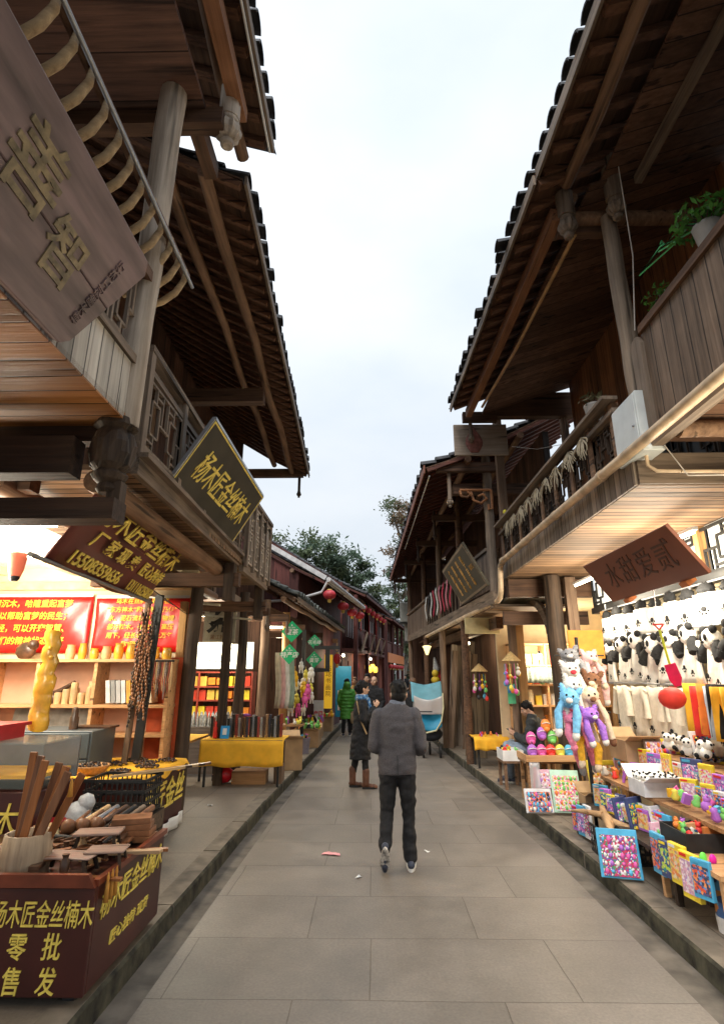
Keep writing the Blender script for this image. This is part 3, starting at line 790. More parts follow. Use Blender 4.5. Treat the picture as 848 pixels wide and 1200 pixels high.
lettering(KAI, .25, GOLD, bn, bp(.53, .77), sx=1.3, shear=.35, bold=.003)
lettering('厂 家 现 卖', .15, GOLD, bn, bp(.36, .44), sx=1.5, shear=.25, bold=.003)
lettering('匠心独特', .15, GOLD, bn, bp(.8, .44), sx=1.2, shear=.25, bold=.003, space=1.1)
lettering('15508359656', .145, GOLD, bn, bp(.3, .16), sx=1.35, shear=.15, bold=.003)
lettering('13111625058', .145, GOLD, bn, bp(.79, .16), sx=1.0, shear=.15, bold=.003)
MB().tube([BN + Vector((.03, -.2, -.02)), BF + Vector((.03, .1, 0))], .016, 8).build('rod', IRON, bn)
MB().tube([TN + Vector((0, -.2, .02)), TF + Vector((0, .05, .02))], .012, 8).build('rod', BLACK, bn)

# ---- red wall banners with yellow text (flat, pinned to the party wall)
YTX = mat('yellow_print', (0.85, 0.6, 0.05), 0.6, 0.05)
BRED = mat('red_banner_vinyl', (0.62, 0.015, 0.012), 0.28, 0.12, 3, 0.15, spec=.6)
def wall_banner(x0, x1, z0, z1, label, txt, size, ln):
    t = thing('wall_banner', label, 'banner', (x0, 7.1, z0))
    MB().sheet(lambda u, v: (x0 + (x1 - x0) * u, 7.09 + .012 * math.sin(u * 11 + v * 4) + .006 * math.sin(u * 31 - v * 9), z0 + (z1 - z0) * v), 26, 8, .004).build('sheet', BRED, t)
    MB().b2((x0, 7.06, z1 - .01), (x1, 7.075, z1 + .025)).build('top_strip', WHITE, t)
    lettering(txt, size, YTX, t, frame_mat(((x0 + x1) / 2, 7.064, (z0 + z1) / 2 + .02), (1, 0, 0), (0, 0, 1)), depth=.001, line=ln, bold=.0015, shear=.1)
wall_banner(-5.4, -3.63, 1.96, 2.68, 'left red banner with four lines of yellow text inside the carving shop', '精品阴沉木，哈隆重起富梦\n乌木可以帮助富梦的民生；\n又道德经，可以开窍智慧、\n会让人们的精神状态更好', .105, 1.5)
wall_banner(-3.58, -2.36, 1.97, 2.66, 'right red banner with six lines of yellow text inside the carving shop', '乌木在丝绸之路有名\n“东方神木”和“植物木乃伊”\n水、泥石流将地上植物埋\n部分树木，在缺氧、高压\n用下，经长达数千上万年\n称“碳化木”。', .078, 1.4)

# ---- tube lamps and bulbs
EM = mat('lit_lamp', (1, .95, .8), .4, 0, emit=(1, .86, .6), es=14)
EMW = mat('lit_lamp_white', (1, 1, 1), .4, 0, emit=(1, .95, .85), es=12)
def lamp(loc, power, label, kind='tube', ln=1.1, axis='y', col=(1, .9, .72), size=.25, m=None, group=None, name=None):
    loc = Vector(loc)
    t = thing(name or ('tube_lamp' if kind == 'tube' else 'light_bulb'), label, 'lamp', loc, group)
    if kind == 'tube':
        d = Vector((0, ln / 2, 0)) if axis == 'y' else Vector((ln / 2, 0, 0))
        MB().bar(loc - d + Vector((0, 0, .03)), loc + d + Vector((0, 0, .03)), .05, .03).build('housing', WHITE, t)
        MB().tube([loc - d * .95, loc + d * .95], .013, 8).build('tube', m or EM, t)
    else:
        MB().ball(loc, .045, 12).build('bulb', m or EM, t)
        MB().tube([loc + Vector((0, 0, .04)), loc + Vector((0, 0, .09))], .02, 8).build('socket', BLACK, t)
    ld = bpy.data.lights.new('lamp_light', 'POINT'); ld.energy = power; ld.color = col; ld.shadow_soft_size = size
    lo = bpy.data.objects.new('lamp_light', ld); COL.objects.link(lo); lo.parent = t; lo.location = (0, 0, -.4 if kind == 'tube' else -.08)
    return t
lamp((-4.1, 5.9, 2.96), 80, 'ceiling tube lamp over the carved wood shelves of the left shop', axis='x')
lamp((-3.3, 4.6, 2.96), 62, 'ceiling tube lamp over the grey cabinet of the left shop', axis='x')
lamp((-2.6, 3.3, 2.3), 22, 'bare bulb hanging low behind the maroon banner over the front stall', kind='bulb')
lamp((-2.7, 1.5, 2.78), 13, 'tube lamp fixed under the nearest orange plank soffit', col=(1, .8, .5))
# red paper lantern by the ceiling
rl = thing('paper_lantern', 'plain red paper lantern hanging under the ceiling at the far left of the carving shop', 'lantern', at(20, 660, Y=4.6))
o = at(20, 662, Y=4.6); MB().lathe(o, [(.045, -.1), (.06, -.05), (.07, .06), (.065, .1), (.03, .11)], 14).build('shade', mat('red_orange_shade', (.75, .2, .12), .6, .1, 5, emit=(.9, .2, .1), es=.12), rl)
MB().lathe(o, [(.025, -.14), (.04, -.12), (.04, -.1)], 12).build('base', BLACK, rl)

# ---- shelf unit against the party wall
sh = thing('display_shelf', 'orange wooden display shelf of carved wood pieces against the shop wall', 'shelf', (-3.6, 6.9, .12))
X0, X1, Y0, Y1 = -4.62, -2.42, 6.72, 7.06
for x in (X0, -4.0, -3.3, X1): MB().b2((x - .02, Y0, .12), (x + .02, Y1, 1.86)).build('upright', W_SHELF, sh)
for z in (.12, .6, 1.0, 1.32, 1.84): MB().b2((X0 - .03, Y0 - .02, z), (X1 + .03, Y1, z + .035)).build('shelf_board', W_SHELF, sh)
MB().b2((X0, Y1 - .01, .15), (X1, Y1, 1.84)).build('back_panel', mat('salmon_panel', (.75, .45, .3), .8, .05), sh)
YWOOD = mat('polished_yellow_wood', (0.8, 0.42, 0.04), 0.25, 0.3, 7, 0.2, spec=.6)
TANW = mat('tan_turned_wood', (0.6, 0.4, 0.2), 0.4, 0.2, 9)
DKW = mat('dark_carving_wood', (0.09, 0.045, 0.025), 0.35, 0.4, 9, 0.4)
BRW = mat('brown_carving_wood', (0.25, 0.11, 0.05), 0.4, 0.35, 9, 0.3)
rr = random.Random(12)
def small(name, label, cat, m, mt, loc, group=None, rz=0.0):
    o = m.build(name, mt); o.location = loc; o.rotation_euler = (0, 0, rz); tag(o, label, cat, group); return o
for i in range(9):
    x = -3.72 + i * .15; h = rr.uniform(.13, .22); r_ = rr.uniform(.045, .065)
    small('wooden_vase', 'yellow wood vase on top of the display shelf, number %s from the left' % ['one', 'two', 'three', 'four', 'five', 'six', 'seven', 'eight', 'nine'][i], 'vase',
          MB().lathe((0, 0, 0), [(r_ * .8, 0), (r_, h * .3), (r_ * .95, h * .6), (r_ * .75, h * .85), (r_ * .85, h)], 12), [YWOOD, TANW][i % 3 == 0], (x, 6.88, 1.877), 'yellow wood vases on the display shelf')
small('rock_carving', 'dark glossy root carving on top of the shelf below the left red banner', 'carving', MB().ball((0, 0, .1), .11, 9, (1.2, .6, 1)).ball((.08, 0, .17), .07, 8), DKW, (-4.28, 6.88, 1.877))
small('root_carving', 'spreading brown root carving on the middle shelf board', 'carving', MB().ball((0, 0, .06), .12, 9, (1.4, .6, .5)).tube([(-.1, 0, .05), (.1, 0, .16), (.24, 0, .25)], [.05, .03, .02]), DKW, (-3.85, 6.88, 1.36))
for i in range(10):
    h = rr.uniform(.12, .27)
    small('wooden_cylinder', 'tan wooden tea caddy in the cluster on the middle shelf, %s' % ['far left', 'second from left', 'left of centre', 'left centre', 'centre', 'right centre', 'right of centre', 'third from right', 'second from right', 'far right'][i], 'caddy',
          MB().lathe((0, 0, 0), [(.04, 0), (.042, h * .9), (.035, h)], 12), TANW, (-3.75 + i * .047 + .0, 6.8 + (i % 2) * .13, 1.358), 'tan wooden caddies on the middle shelf')
for i in range(9):
    small('boxed_book', '%s box file leaning in the row on the right side of the shelf' % ['white', 'grey', 'pale grey', 'white ribbed', 'orange', 'yellow', 'slate', 'silver', 'buff'][i], 'box',
          MB().box((0, 0, .13), (.05, .2, .26), Matrix.Rotation(R(-8), 3, 'Y')), mat('boxfile%d' % i, [(.7, .7, .68), (.3, .3, .3), (.5, .5, .5), (.7, .7, .7), (.75, .4, .08), (.8, .55, .1), (.2, .22, .25), (.4, .4, .42), (.6, .5, .35)][i], .4), (-3.14 + i * .062, 6.86, 1.37))
small('stone_slab', 'large grey polished slab leaning on the lower shelf', 'slab', MB().box((0, 0, .14), (.5, .03, .28), Matrix.Rotation(R(-10), 3, 'X')), mat('grey_slab', (.3, .28, .25), .3, .35, 6), (-3.62, 6.86, 1.04))
small('stone_slab', 'smaller grey slab behind the golden trunk on the lower shelf', 'slab', MB().box((0, 0, .14), (.26, .03, .28), Matrix.Rotation(R(-10), 3, 'X')), MATS['grey_slab'], (-4.15, 6.86, 1.04))
# golden carved trunk
gt = MB(); P0 = at(44, 853, Y=4.85); P1 = at(64, 742, Y=4.85); N = 16; rr = random.Random(4)
gt.tube([P0.lerp(P1, i / N) + Vector((.012 * math.sin(i * 1.9), .01 * math.cos(i * 2.3), 0)) for i in range(N + 1)], [.078 + .004 * math.sin(i * 1.1) + rr.uniform(-.003, .004) - .016 * (i / N) for i in range(N)] + [.07], 14)
for i in range(7):
    t_ = rr.random(); a = rr.uniform(0, 6.28); gt.ball(P0.lerp(P1, t_) + Vector((math.cos(a) * .06, math.sin(a) * .06, 0)), rr.uniform(.012, .022), 8)
tag(gt.build('wood_trunk', YWOOD, None, loc=P0), 'tall glossy golden wood trunk standing on the shop counter', 'carving')

# ---- grey metal cabinet
cb = thing('metal_cabinet', 'grey steel cabinet with three doors standing in the carving shop', 'cabinet', (-3.2, 5.9, .12))
GREYM = mat('blue_grey_steel', (0.1, 0.125, 0.14), 0.4, 0.12, 4)
MB().b2((-3.75, 5.92, .12), (-2.85, 6.45, 1.14)).build('body', GREYM, cb, bevel=.006)
for k, (a, b) in enumerate((((-3.73, .15), (-2.87, .72)), ((-3.73, .735), (-2.87, .87)), ((-3.73, .885), (-2.87, 1.12)))):
    MB().b2((a[0], 5.9, a[1]), (b[0], 5.922, b[1])).build('door' if k == 0 else 'drawer', GREYM, cb, bevel=.004)
q = MB()
for i in range(5): q.b2((-3.12, 5.892, .5 + i * .022), (-3.02, 5.9, .508 + i * .022))
q.build('vent', WHITE, cb)
for z in (.8, .98): MB().ball((-2.97, 5.88, z), .02, 8).build('tassel_charm', BRW, cb)
small('dark_canister', 'slim black canister standing on the grey cabinet', 'canister', MB().lathe((0, 0, 0), [(.045, 0), (.045, .12), (.035, .13), (.035, .2), (.02, .22)], 14), DKW, (-3.15, 6.1, 1.141))
small('bead_tray', 'tray of dark bead bracelets on the right end of the grey cabinet', 'tray', MB().b2((-.2, -.12, 0), (.2, .12, .02)), DKW, (-3.0, 6.3, 1.141))
# ---- glass show case on maroon counter
gc = thing('glass_showcase', 'glass showcase with yellow-lined shelf on a maroon lettered counter at the far left', 'showcase', (-3.1, 4.5, .12))
MB().b2((-4.2, 4.3, .12), (-2.42, 4.85, .88)).build('counter', MAROON, gc, bevel=.006)
MB().b2((-4.2, 4.28, .38), (-2.5, 4.295, .5)).build('white_strip', WHITE, gc)
GL = glass('show_glass', alpha=.1)
MB().b2((-4.2, 4.3, .9), (-2.42, 4.308, 1.2)).build('front_pane', GL, gc)
MB().b2((-2.428, 4.31, .9), (-2.42, 4.84, 1.2)).build('side_pane', GL, gc)
MB().b2((-4.2, 4.3, 1.2), (-2.42, 4.85, 1.212)).build('glass_top', glass('top_glass', alpha=.25), gc)
MB().b2((-4.15, 4.34, .96), (-2.45, 4.8, .985)).build('lined_shelf', YCLOTH, gc)
MB().b2((-4.2, 4.83, .9), (-2.42, 4.85, 1.2)).build('frame', IRON, gc)
lettering('丝楠木', .24, GOLD, gc, frame_mat((-2.82, 4.294, .68), (1, 0, 0), (0, 0, 1)), sx=.8, shear=.2)
small('carved_stone', 'round grey pebble carving inside the glass case', 'carving', MB().ball((0, 0, .04), .045, 10, (1.2, .8, .9)), mat('grey_pebble', (.3, .27, .22), .5, .4, 20), (-2.95, 4.4, .885))
small('plastic_tray', 'red plastic tray stacked on the glass showcase', 'tray', MB().b2((-.3, -.2, 0), (.3, .2, .09)).b2((-.33, -.23, .09), (.33, .23, .115)), mat('red_plastic', (.45, .02, .03), .3), (-3.12, 4.5, 1.214))
small('green_card', 'small green card lying on the red tray', 'card', MB().b2((-.06, -.05, 0), (.06, .05, .006)), mat('green_card', (.08, .6, .15), .5), (-3.0, 4.4, 1.33))

# ================================================================== LEFT STALLS
st = thing('lettered_stall', 'dark maroon trough stall with gold characters standing at the left kerb', 'stall', (-2.0, 3.7, .12))
sx0, sx1, sy0, sy1 = -2.7, -1.43, 3.22, 4.2
q = MB()
q.b2((sx0, sy0, .17), (sx1, sy0 + .03, .64)).b2((sx1 - .03, sy0 + .031, .17), (sx1, sy1, .64)).b2((sx0, sy1 - .03, .17), (sx1 - .031, sy1, .64)).b2((sx0, sy0 + .031, .17), (sx0 + .03, sy1 - .031, .64)).b2((sx0 + .03, sy0 + .03, .6), (sx1 - .03, sy1 - .03, .635))
q.build('body', MAROON, st, bevel=.004)
q = MB(); q.prism([(-.64, 0), (.64, 0), (.6, .06), (-.6, .06)], .03, None, (-2.065, sy0 - .005, .645)); q.build('front_lip', mat('brown_lip', (.16, .035, .015), .3, .2), st)
MB().b2((sx1 - .02, sy0 + .01, .645), (sx1 + .012, sy1 + .02, .675)).build('side_lip', MATS['brown_lip'], st)
for x in (sx0 + .1, sx1 - .1):
    for y in (sy0 + .1, sy1 - .1): MB().b2((x - .03, y - .03, .12), (x + .03, y + .03, .17)).build('foot', BLACK, st)
def sl(px, py): return frame_mat(at(px, py, Y=sy0 - .002), (1, 0, 0), (0, 0, 1))
lettering(KAI, .13, GOLD, st, sl(50, 1074), sx=.57, shear=.12, bold=.0005)
for ch, px, py in (('零', 19, 1112), ('批', 60, 1112), ('售', 12, 1153), ('发', 53, 1153)): lettering(ch, .125, GOLD, st, sl(px, py), sx=.8, shear=.1, bold=.001)
lettering(KAI, .15, GOLD, st, frame_mat((sx1 + .002, 3.74, .52), (0, 1, 0), (0, 0, 1)), sx=.84, shear=.2)
lettering('匠心独特 现货', .07, GOLD, st, frame_mat((sx1 + .002, 3.72, .32), (0, 1, 0), (0, 0, 1)), sx=1.2, shear=.2)
for i in range(3):
    m = MB(); m.lathe((0, 0, -.12), [(.006, 0), (.014, .0), (.011, .08), (.006, .1), (.009, .11), (.002, .14)], 8)
    small('tassel', 'orange silk tassel hanging over the stall corner (%s)' % ['nearest', 'middle', 'farthest'][i], 'tassel', m, mat('orange_silk', (.6, .28, .05), .6), (sx1 + .028, 3.3 + .05 * i, .67), 'tassels on the stall')
ZS = .645
# brush pot with tall boards
small('wooden_pot', 'pale round wooden pot holding tall boards on the front stall', 'pot', MB().lathe((0, 0, 0), [(.125, 0), (.13, .1), (.122, .2), (.105, .2), (.1, .03)], 20), wood('pale_pot_wood', (.2, .14, .09), (.42, .32, .22), 'z'), (-1.93, 3.42, ZS))
STW = [wood('red_brown_stick', (.16, .05, .015), (.38, .15, .05), 'z', rough=.35), wood('mid_stick', (.1, .04, .02), (.26, .12, .06), 'z', rough=.4)]
rr = random.Random(9)
for i in range(7):
    a = Vector((-1.99 + i * .018, 3.42 + rr.uniform(-.05, .05), ZS + .04)); b = a + Vector((.02 + i * .03, rr.uniform(-.03, .03), .58 - i * .02))
    m = MB(); m.bar(Vector((0, 0, 0)), b - a, .045, .012, (0, 1, 0)); o = m.build('wooden_ruler', STW[i % 2], bevel=.003); o.location = a
    tag(o, 'tall flat %s ruler leaning in the pale pot, %s' % (['red brown', 'dark brown'][i % 2], ['leftmost', 'second', 'third', 'middle', 'fifth', 'sixth', 'rightmost'][i]), 'ruler', 'rulers in the pot')
small('tassel', 'tan tassel hanging from the rightmost board in the pot', 'tassel', MB().lathe((0, 0, -.1), [(.004, 0), (.016, 0), (.009, .07), (.004, .1)], 8), MATS['orange_silk'], (-1.72, 3.4, 1.13))
# small shelves / stools on the stall
def mini_stool():
    t = empty('mini_stool'); PLK = wood('pale_stool_top', (.2, .12, .09), (.45, .32, .26), 'x', rough=.35)
    MB().box((0, 0, .13), (.27, .15, .014)).build('top', PLK, t, bevel=.003)
    for sx in (-1, 1):
        for sy in (-1, 1): MB().bar((sx * .1, sy * .05, .125), (sx * .12, sy * .065, 0), .016, .016).build('leg', W_POSTD, t)
    return t
MS = Proto(mini_stool)
tag(MS((-1.67, 3.72, ZS), R(10), label='pale topped miniature stool standing highest among the carvings on the front stall'), None, 'stool')
tag(MS((-1.7, 3.45, ZS), R(-4), label='low miniature stool nearest the front edge of the stall', scale=(1.15, 1, .62)), None, 'stool')
tag(MS((-1.52, 3.52, ZS), R(8), label='slanting miniature stool by the stall corner with the tassels', scale=(.8, 1, .7)), None, 'stool')
def stick(l, r, k): return MB().tube([(0, 0, 0), (0, l * .5, .004), (0, l, 0)], [r, r * 1.15, r * .8], 8) if k else MB().bar((0, 0, 0), (0, l, 0), r * 3.2, r * 1.1)
POS = ['near the front lip', 'behind the pot', 'in the middle of the heap', 'by the side lip', 'at the far end', 'beside the mini stools', 'under the stacked boards', 'on top of the heap', 'next to the ladles']
SHP = ['round dark stick', 'flat brown comb blank', 'pale narrow spatula', 'reddish wooden knife', 'black wooden ruler']
rr = random.Random(21)
for i in range(44):
    k = rr.randrange(5); l = rr.uniform(.12, .34); r_ = rr.uniform(.007, .016)
    x = rr.uniform(-2.35, -1.5); y = rr.uniform(3.3, 4.05); z = ZS + r_ + rr.uniform(0, .05) * (i > 14) + (.02 if i > 30 else 0)
    mt = [DKW, BRW, wood('pale_spatula', (.35, .22, .12), (.6, .42, .26), 'y'), STW[0], BLACK][k]
    o = stick(l, r_, k in (0, 4)).build(['wooden_stick', 'wooden_comb', 'wooden_spatula', 'wooden_knife', 'wooden_ruler'][k], mt, bevel=0)
    o.location = (x, y, z); o.rotation_euler = (rr.uniform(-.12, .12), 0, rr.choice([0.2, 1.3, 1.8, -1.4]) + rr.uniform(-.3, .3))
    tag(o, '%s %s on the front stall%s' % (SHP[k], POS[i % 9], ['', ', crosswise', ', on top', ', half buried', ', tipped', ', lowest'][i // 9]), ['stick', 'comb', 'spatula', 'knife', 'ruler'][k], 'carved wood pieces heaped on the front stall')
for i in range(3):
    small('wooden_ladle', 'brown wooden ladle with its bowl up behind the mini stools (%s)' % ['left', 'middle', 'right'][i], 'ladle', MB().lathe((0, 0, 0), [(.01, 0), (.04, .012), (.05, .04), (.048, .055), (.042, .055), (.03, .02)], 14, Matrix.Rotation(R(-60), 3, 'X')).tube([(0, .04, .01), (0, .3, .05)], .012, 8), BRW, (-1.98 + .08 * i, 3.92 + .03 * i, ZS + .08), 'wooden ladles')
for i in range(6):
    small('rolling_pin', '%s rolling pin pointing back towards the black crate, %s from the left' % (['pale', 'grey', 'dark', 'black', 'grey', 'brown'][i], ['first', 'second', 'third', 'fourth', 'fifth', 'last'][i]), 'rolling pin',
          MB().tube([(0, 0, 0), (0, .04, 0), (0, .05, .0), (0, .38, .02)], [.012, .014, .022, .022], 10), [TANW, IRON, DKW, BLACK, W_GREY, BRW][i], (-1.93 + .065 * i, 4.02, ZS + .1), 'rolling pins')
for i in range(4):
    small('wooden_board', 'brown wooden box board in the stack at the far right end of the stall, %s' % ['bottom', 'second', 'third', 'top'][i], 'board', MB().box((0, 0, .02), (.3 - .02 * i, .16, .032)), BRW, (-1.6, 4.04, ZS + .002 + .035 * i), 'stacked boards on the stall', rz=.1 * i)
rr = random.Random(5)
for i in range(10):
    small('ivory_carving', 'small cream carved figure in the cluster left of the ladles, %s' % ['near left', 'near right', 'far left', 'far right', 'centre', 'upright', 'leaning', 'tallest', 'shortest', 'outermost'][i], 'carving',
          MB().lathe((0, 0, 0), [(.016, 0), (.014, .03), (.02, .045), (.01, .06), (.016, .075), (.004, .095)], 8), mat('cream_carving', (.62, .5, .28), .5, .3, 30), (-2.2 + rr.uniform(0, .2), 3.75 + rr.uniform(0, .2), ZS), 'cream carvings')
small('plastic_bag', 'crumpled clear and white plastic bag behind the front stall', 'bag', MB().ball((0, 0, .1), .11, 9, (1, .8, 1.1)).ball((.05, .02, .2), .07, 7), mat('white_plastic_bag', (.6, .62, .64), .3, .2, 20, .6), (-2.25, 4.6, .55))
small('red_bowl', 'red plastic bowl behind the front stall', 'bowl', MB().lathe((0, 0, 0), [(.05, 0), (.09, .05), (.085, .05), (.05, .01)], 14), MATS['red_plastic'], (-2.35, 4.45, .62))
low = thing('low_bench', 'low dark bench behind the lettered stall, mostly hidden', 'bench', (-2.3, 4.5, .12))
MB().b2((-2.6, 4.3, .56), (-2.0, 4.75, .6)).build('seat', W_POSTD, low)
for x in (-2.55, -2.05):
    for y in (4.35, 4.7): MB().b2((x - .02, y - .02, .12), (x + .02, y + .02, .56)).build('leg', W_POSTD, low)
# second stall, crate
s2 = thing('lettered_stall', 'smaller maroon counter covered with yellow cloth and bead trays behind the black crate', 'stall', (-2.5, 6.2, .12))
MB().b2((-2.95, 5.5, .2), (-2.12, 6.7, .76)).build('body', MAROON, s2, bevel=.005)
for x in (-2.85, -2.22):
    for y in (5.6, 6.6): MB().b2((x - .03, y - .03, .12), (x + .03, y + .03, .2)).build('foot', BLACK, s2)
MB().sheet(lambda u, v: (-2.97 + .9 * u, 5.47 + 1.27 * v, .772 + .006 * math.sin(9 * u + 7 * v) - .05 * max(0, u - .94) / .06 * (1 + .5 * math.sin(v * 20))), 16, 16, .006).build('cloth', YCLOTH, s2)
MB().sheet(lambda u, v: (-2.1 + .02 * math.sin(v * 25), 5.5 + 1.2 * v, .13 + .12 * u), 3, 20, .004).build('skirt', WHITE, s2)
lettering('木匠金丝', .3, GOLD, s2, frame_mat((-2.112, 6.1, .5), (0, 1, 0), (0, 0, 1)), sx=.95, shear=.2, bold=.003)
cr = thing('plastic_crate', 'black plastic crate of wooden rods between the two lettered stalls', 'crate', (-2.2, 5.1, .5))
q = MB(); cx0, cx1, cy0, cy1, cz0, cz1 = -2.38, -1.86, 4.9, 5.3, .58, .86
for z in (cz0, cz0 + .09, cz0 + .18, cz1 - .02): q.b2((cx0, cy0, z), (cx1, cy0 + .012, z + .022)).b2((cx0, cy1 - .012, z), (cx1, cy1, z + .022)).b2((cx0, cy0 + .012, z), (cx0 + .012, cy1 - .012, z + .022)).b2((cx1 - .012, cy0 + .012, z), (cx1, cy1 - .012, z + .022))
for i in range(12): x = cx0 + .02 + i * .043; q.b2((x, cy0 + .002, cz0), (x + .01, cy0 + .01, cz1)).b2((x, cy1 - .01, cz0), (x + .01, cy1 - .002, cz1))
for i in range(8): y = cy0 + .03 + i * .045; q.b2((cx1 - .01, y, cz0), (cx1 - .002, y + .01, cz1)).b2((cx0 + .002, y, cz0), (cx0 + .01, y + .01, cz1))
q.b2((cx0 + .012, cy0 + .012, cz0), (cx1 - .012, cy1 - .012, cz0 + .01)); q.build('basket', BLACK, cr)
tag(MB().b2((-2.42, 4.86, .12), (-1.84, 5.34, .57)).build('crate_support', wood('box_support', (.05, .035, .025), (.14, .1, .07), 'x', plank=.15, across='z'), None, loc=(-2.1, 5.1, .12)), 'dark wooden box under the black plastic crate', 'box')
for i in range(5):
    small('wooden_rod', 'pale and dark wooden rod laid across the black crate, %s' % ['nearest', 'second', 'middle', 'fourth', 'farthest'][i], 'rod', MB().bar((0, 0, 0), (.55, .25, .04), .025, .02), [TANW, DKW, TANW, DKW, BRW][i], (-2.2 + .04 * i, 4.98 + .06 * i, .87), 'rods on the crate')
BEADS = speckle('dark_beads', [(.02, .012, .01), (.08, .04, .02), (.15, .07, .03), (.03, .02, .02), (.01, .01, .01)], 60, .25)
def bead_pile(w, d, n, seed):
    m = MB(); r = random.Random(seed)
    for i in range(n):
        a = r.uniform(0, 6.28); q_ = math.sqrt(r.random()); m.ball((math.cos(a) * q_ * w, math.sin(a) * q_ * d, .012 + .03 * (1 - q_) * r.random()), r.uniform(.009, .015), 6)
    return m
bk = thing('bead_basket', 'round tan basket heaped with dark beads on the yellow cloth counter', 'basket', (-2.72, 5.72, .78))
MB().lathe((-2.72, 5.72, .78), [(.12, 0), (.165, .06), (.17, .075), (.155, .075), (.115, .015)], 20).build('bowl', mat('basket_tan', (.5, .26, .1), .6, .25, 30, .3), bk)
m = bead_pile(.14, .14, 90, 3); m.v = [v + Vector((-2.72, 5.72, .84)) for v in m.v]; m.build('beads', BEADS, bk)
for i, (x, y) in enumerate(((-2.45, 5.75), (-2.3, 6.05), (-2.42, 6.3), (-2.7, 6.2), (-2.25, 6.45), (-2.6, 6.5))):
    small('bead_tray', 'flat pile of dark bracelets on the yellow counter cloth, %s' % ['front left', 'front right', 'middle', 'rear left', 'rear right', 'far back'][i], 'bracelets', bead_pile(.12, .1, 60, i), BEADS, (x, y, .782), 'bracelet piles')
# bead post
bp_ = thing('bead_post', 'slim wooden pole hung with long dark bead strings at the shop front', 'pole', (-2.7, 6.4, .12))
log((-2.73, 6.42, .12), (-2.62, 6.4, 2.56), .035, .035, 2).build('pole', W_POSTB, bp_)
MB().bar((-2.6, 6.44, .5), (-2.5, 6.42, 2.6), .09, .05).build('black_board', BLACK, bp_)
rr = random.Random(31)
for i in range(16):
    x = -2.68 + .012 * i; z0 = rr.uniform(1.15, 1.6); z1 = rr.uniform(2.0, 2.45)
    m = MB(); n = 22
    for k in range(n): 
        z = z0 + (z1 - z0) * k / (n - 1); m.ball((x + .01 * math.sin(k * .9 + i) + .0 * k, 6.34 - .01 * (i % 3), z), rr.uniform(.01, .016), 5, (1, 1, 1.7))
    m.build('bead_string', [BLACK, DKW, BRW][i % 3], bp_)
p2 = thing('bead_rack', 'rack of grey and brown necklaces hanging in front of a red panel', 'rack', (-2.5, 6.8, 1.2))
MB().tube([(-2.62, 6.66, 1.85), (-2.34, 6.66, 1.85)], .012, 8).build('bar', BLACK, p2)
for i in range(12):
    x = -2.6 + .022 * i; m = MB(); pts = [(x, 6.64, 1.84), (x - .012, 6.635, 1.6 + .02 * (i % 3)), (x, 6.63, 1.42 + .03 * (i % 4)), (x + .012, 6.635, 1.6), (x, 6.64, 1.84)]
    m.tube(pts, .007, 6).build('necklace', [mat('necklace_grey', (.35, .3, .26), .4, .3, 90), DKW, mat('necklace_red', (.35, .08, .04), .4), TANW][i % 4], p2)
tag(MB().b2((-2.72, 6.98, .3), (-2.32, 7.02, 1.9)).build('panel_board', mat('orange_red_panel', (.55, .1, .03), .6, .15), None, loc=(-2.5, 7, .3)), 'orange red panel standing behind the necklace rack', 'panel')

# ---- yellow cloth tables
def cloth_table(name_lab, x0, x1, y0, y1, zt, drop, legs, label):
    t = thing('cloth_table', label, 'table', ((x0 + x1) / 2, (y0 + y1) / 2, .12))
    MB().b2((x0, y0, zt - .03), (x1, y1, zt)).build('table_top', W_TABLE, t)
    for (x, y) in ((x0 + .06, y0 + .05), (x1 - .06, y0 + .05), (x0 + .06, y1 - .05), (x1 - .06, y1 - .05)): MB().tube([(x, y, .12), (x, y, zt - .03)], .02, 8).build('leg', BLACK, t)
    tab = (x1 - x0); 
    def fn(u, v):
        if v < .35: k = v / .35; return (x0 - .02 + (tab + .04) * u, y0 - .012 - .016 * math.sin(u * 22 + 1) * (1 - k) - .004, zt - drop * (1 - k) + .01 * math.sin(u * 14) * (1 - k))
        k = (v - .35) / .65; return (x0 - .02 + (tab + .04) * u, y0 + (y1 - y0 + .03) * k, zt + .006 + .003 * math.sin(u * 17 + k * 9))
    MB().sheet(fn, 40, 14, .005).build('cloth', YCLOTH, t)
    return t
cloth_table(0, -2.52, -1.32, 8.66, 9.25, .76, .36, 0, 'trestle table with a hanging yellow cloth and black legs by the left kerb')
cloth_table(0, -3.5, -2.6, 8.2, 9.2, .78, .05, 0, 'dark legged table with thin yellow cloth left of the hanging cloth table')
PK = [(.02, .02, .02), (.3, .05, .04), (.5, .5, .48), (.08, .04, .025), (.35, .2, .1), (.03, .03, .05), (.02, .02, .02), (.22, .24, .28)]
PKN = ['black', 'dark red', 'white', 'dark brown', 'tan', 'navy', 'glossy black', 'slate']
rr = random.Random(17)
for i in range(26):
    x = -2.47 + i * .043; c = i % 8; h = rr.uniform(.24, .31)
    m = MB(); m.box((0, 0, h / 2), (.03, .06, h)); m.box((0, -.0, h + .012), (.042, .07, .024))
    if c in (2, 4): m.box((0, -.033, h * .5), (.018, .006, h * .6))
    small('boxed_fan', '%s upright boxed fan on the yellow cloth table, %s group' % (PKN[c], ['far left', 'left middle', 'right middle', 'far right'][i // 8]), 'fan box', m, mat('fanbox%d' % c, PK[c], .35), (x, 8.95 + rr.uniform(-.03, .03), .775), 'boxed fans in a row', rz=rr.uniform(-.12, .12))
small('payment_card', 'blue and white standing payment card on the yellow table cloth', 'sign', MB().box((0, 0, .09), (.13, .012, .18), Matrix.Rotation(R(-12), 3, 'X')), mat('blue_card', (.03, .35, .75), .4), (-2.2, 8.72, .775))
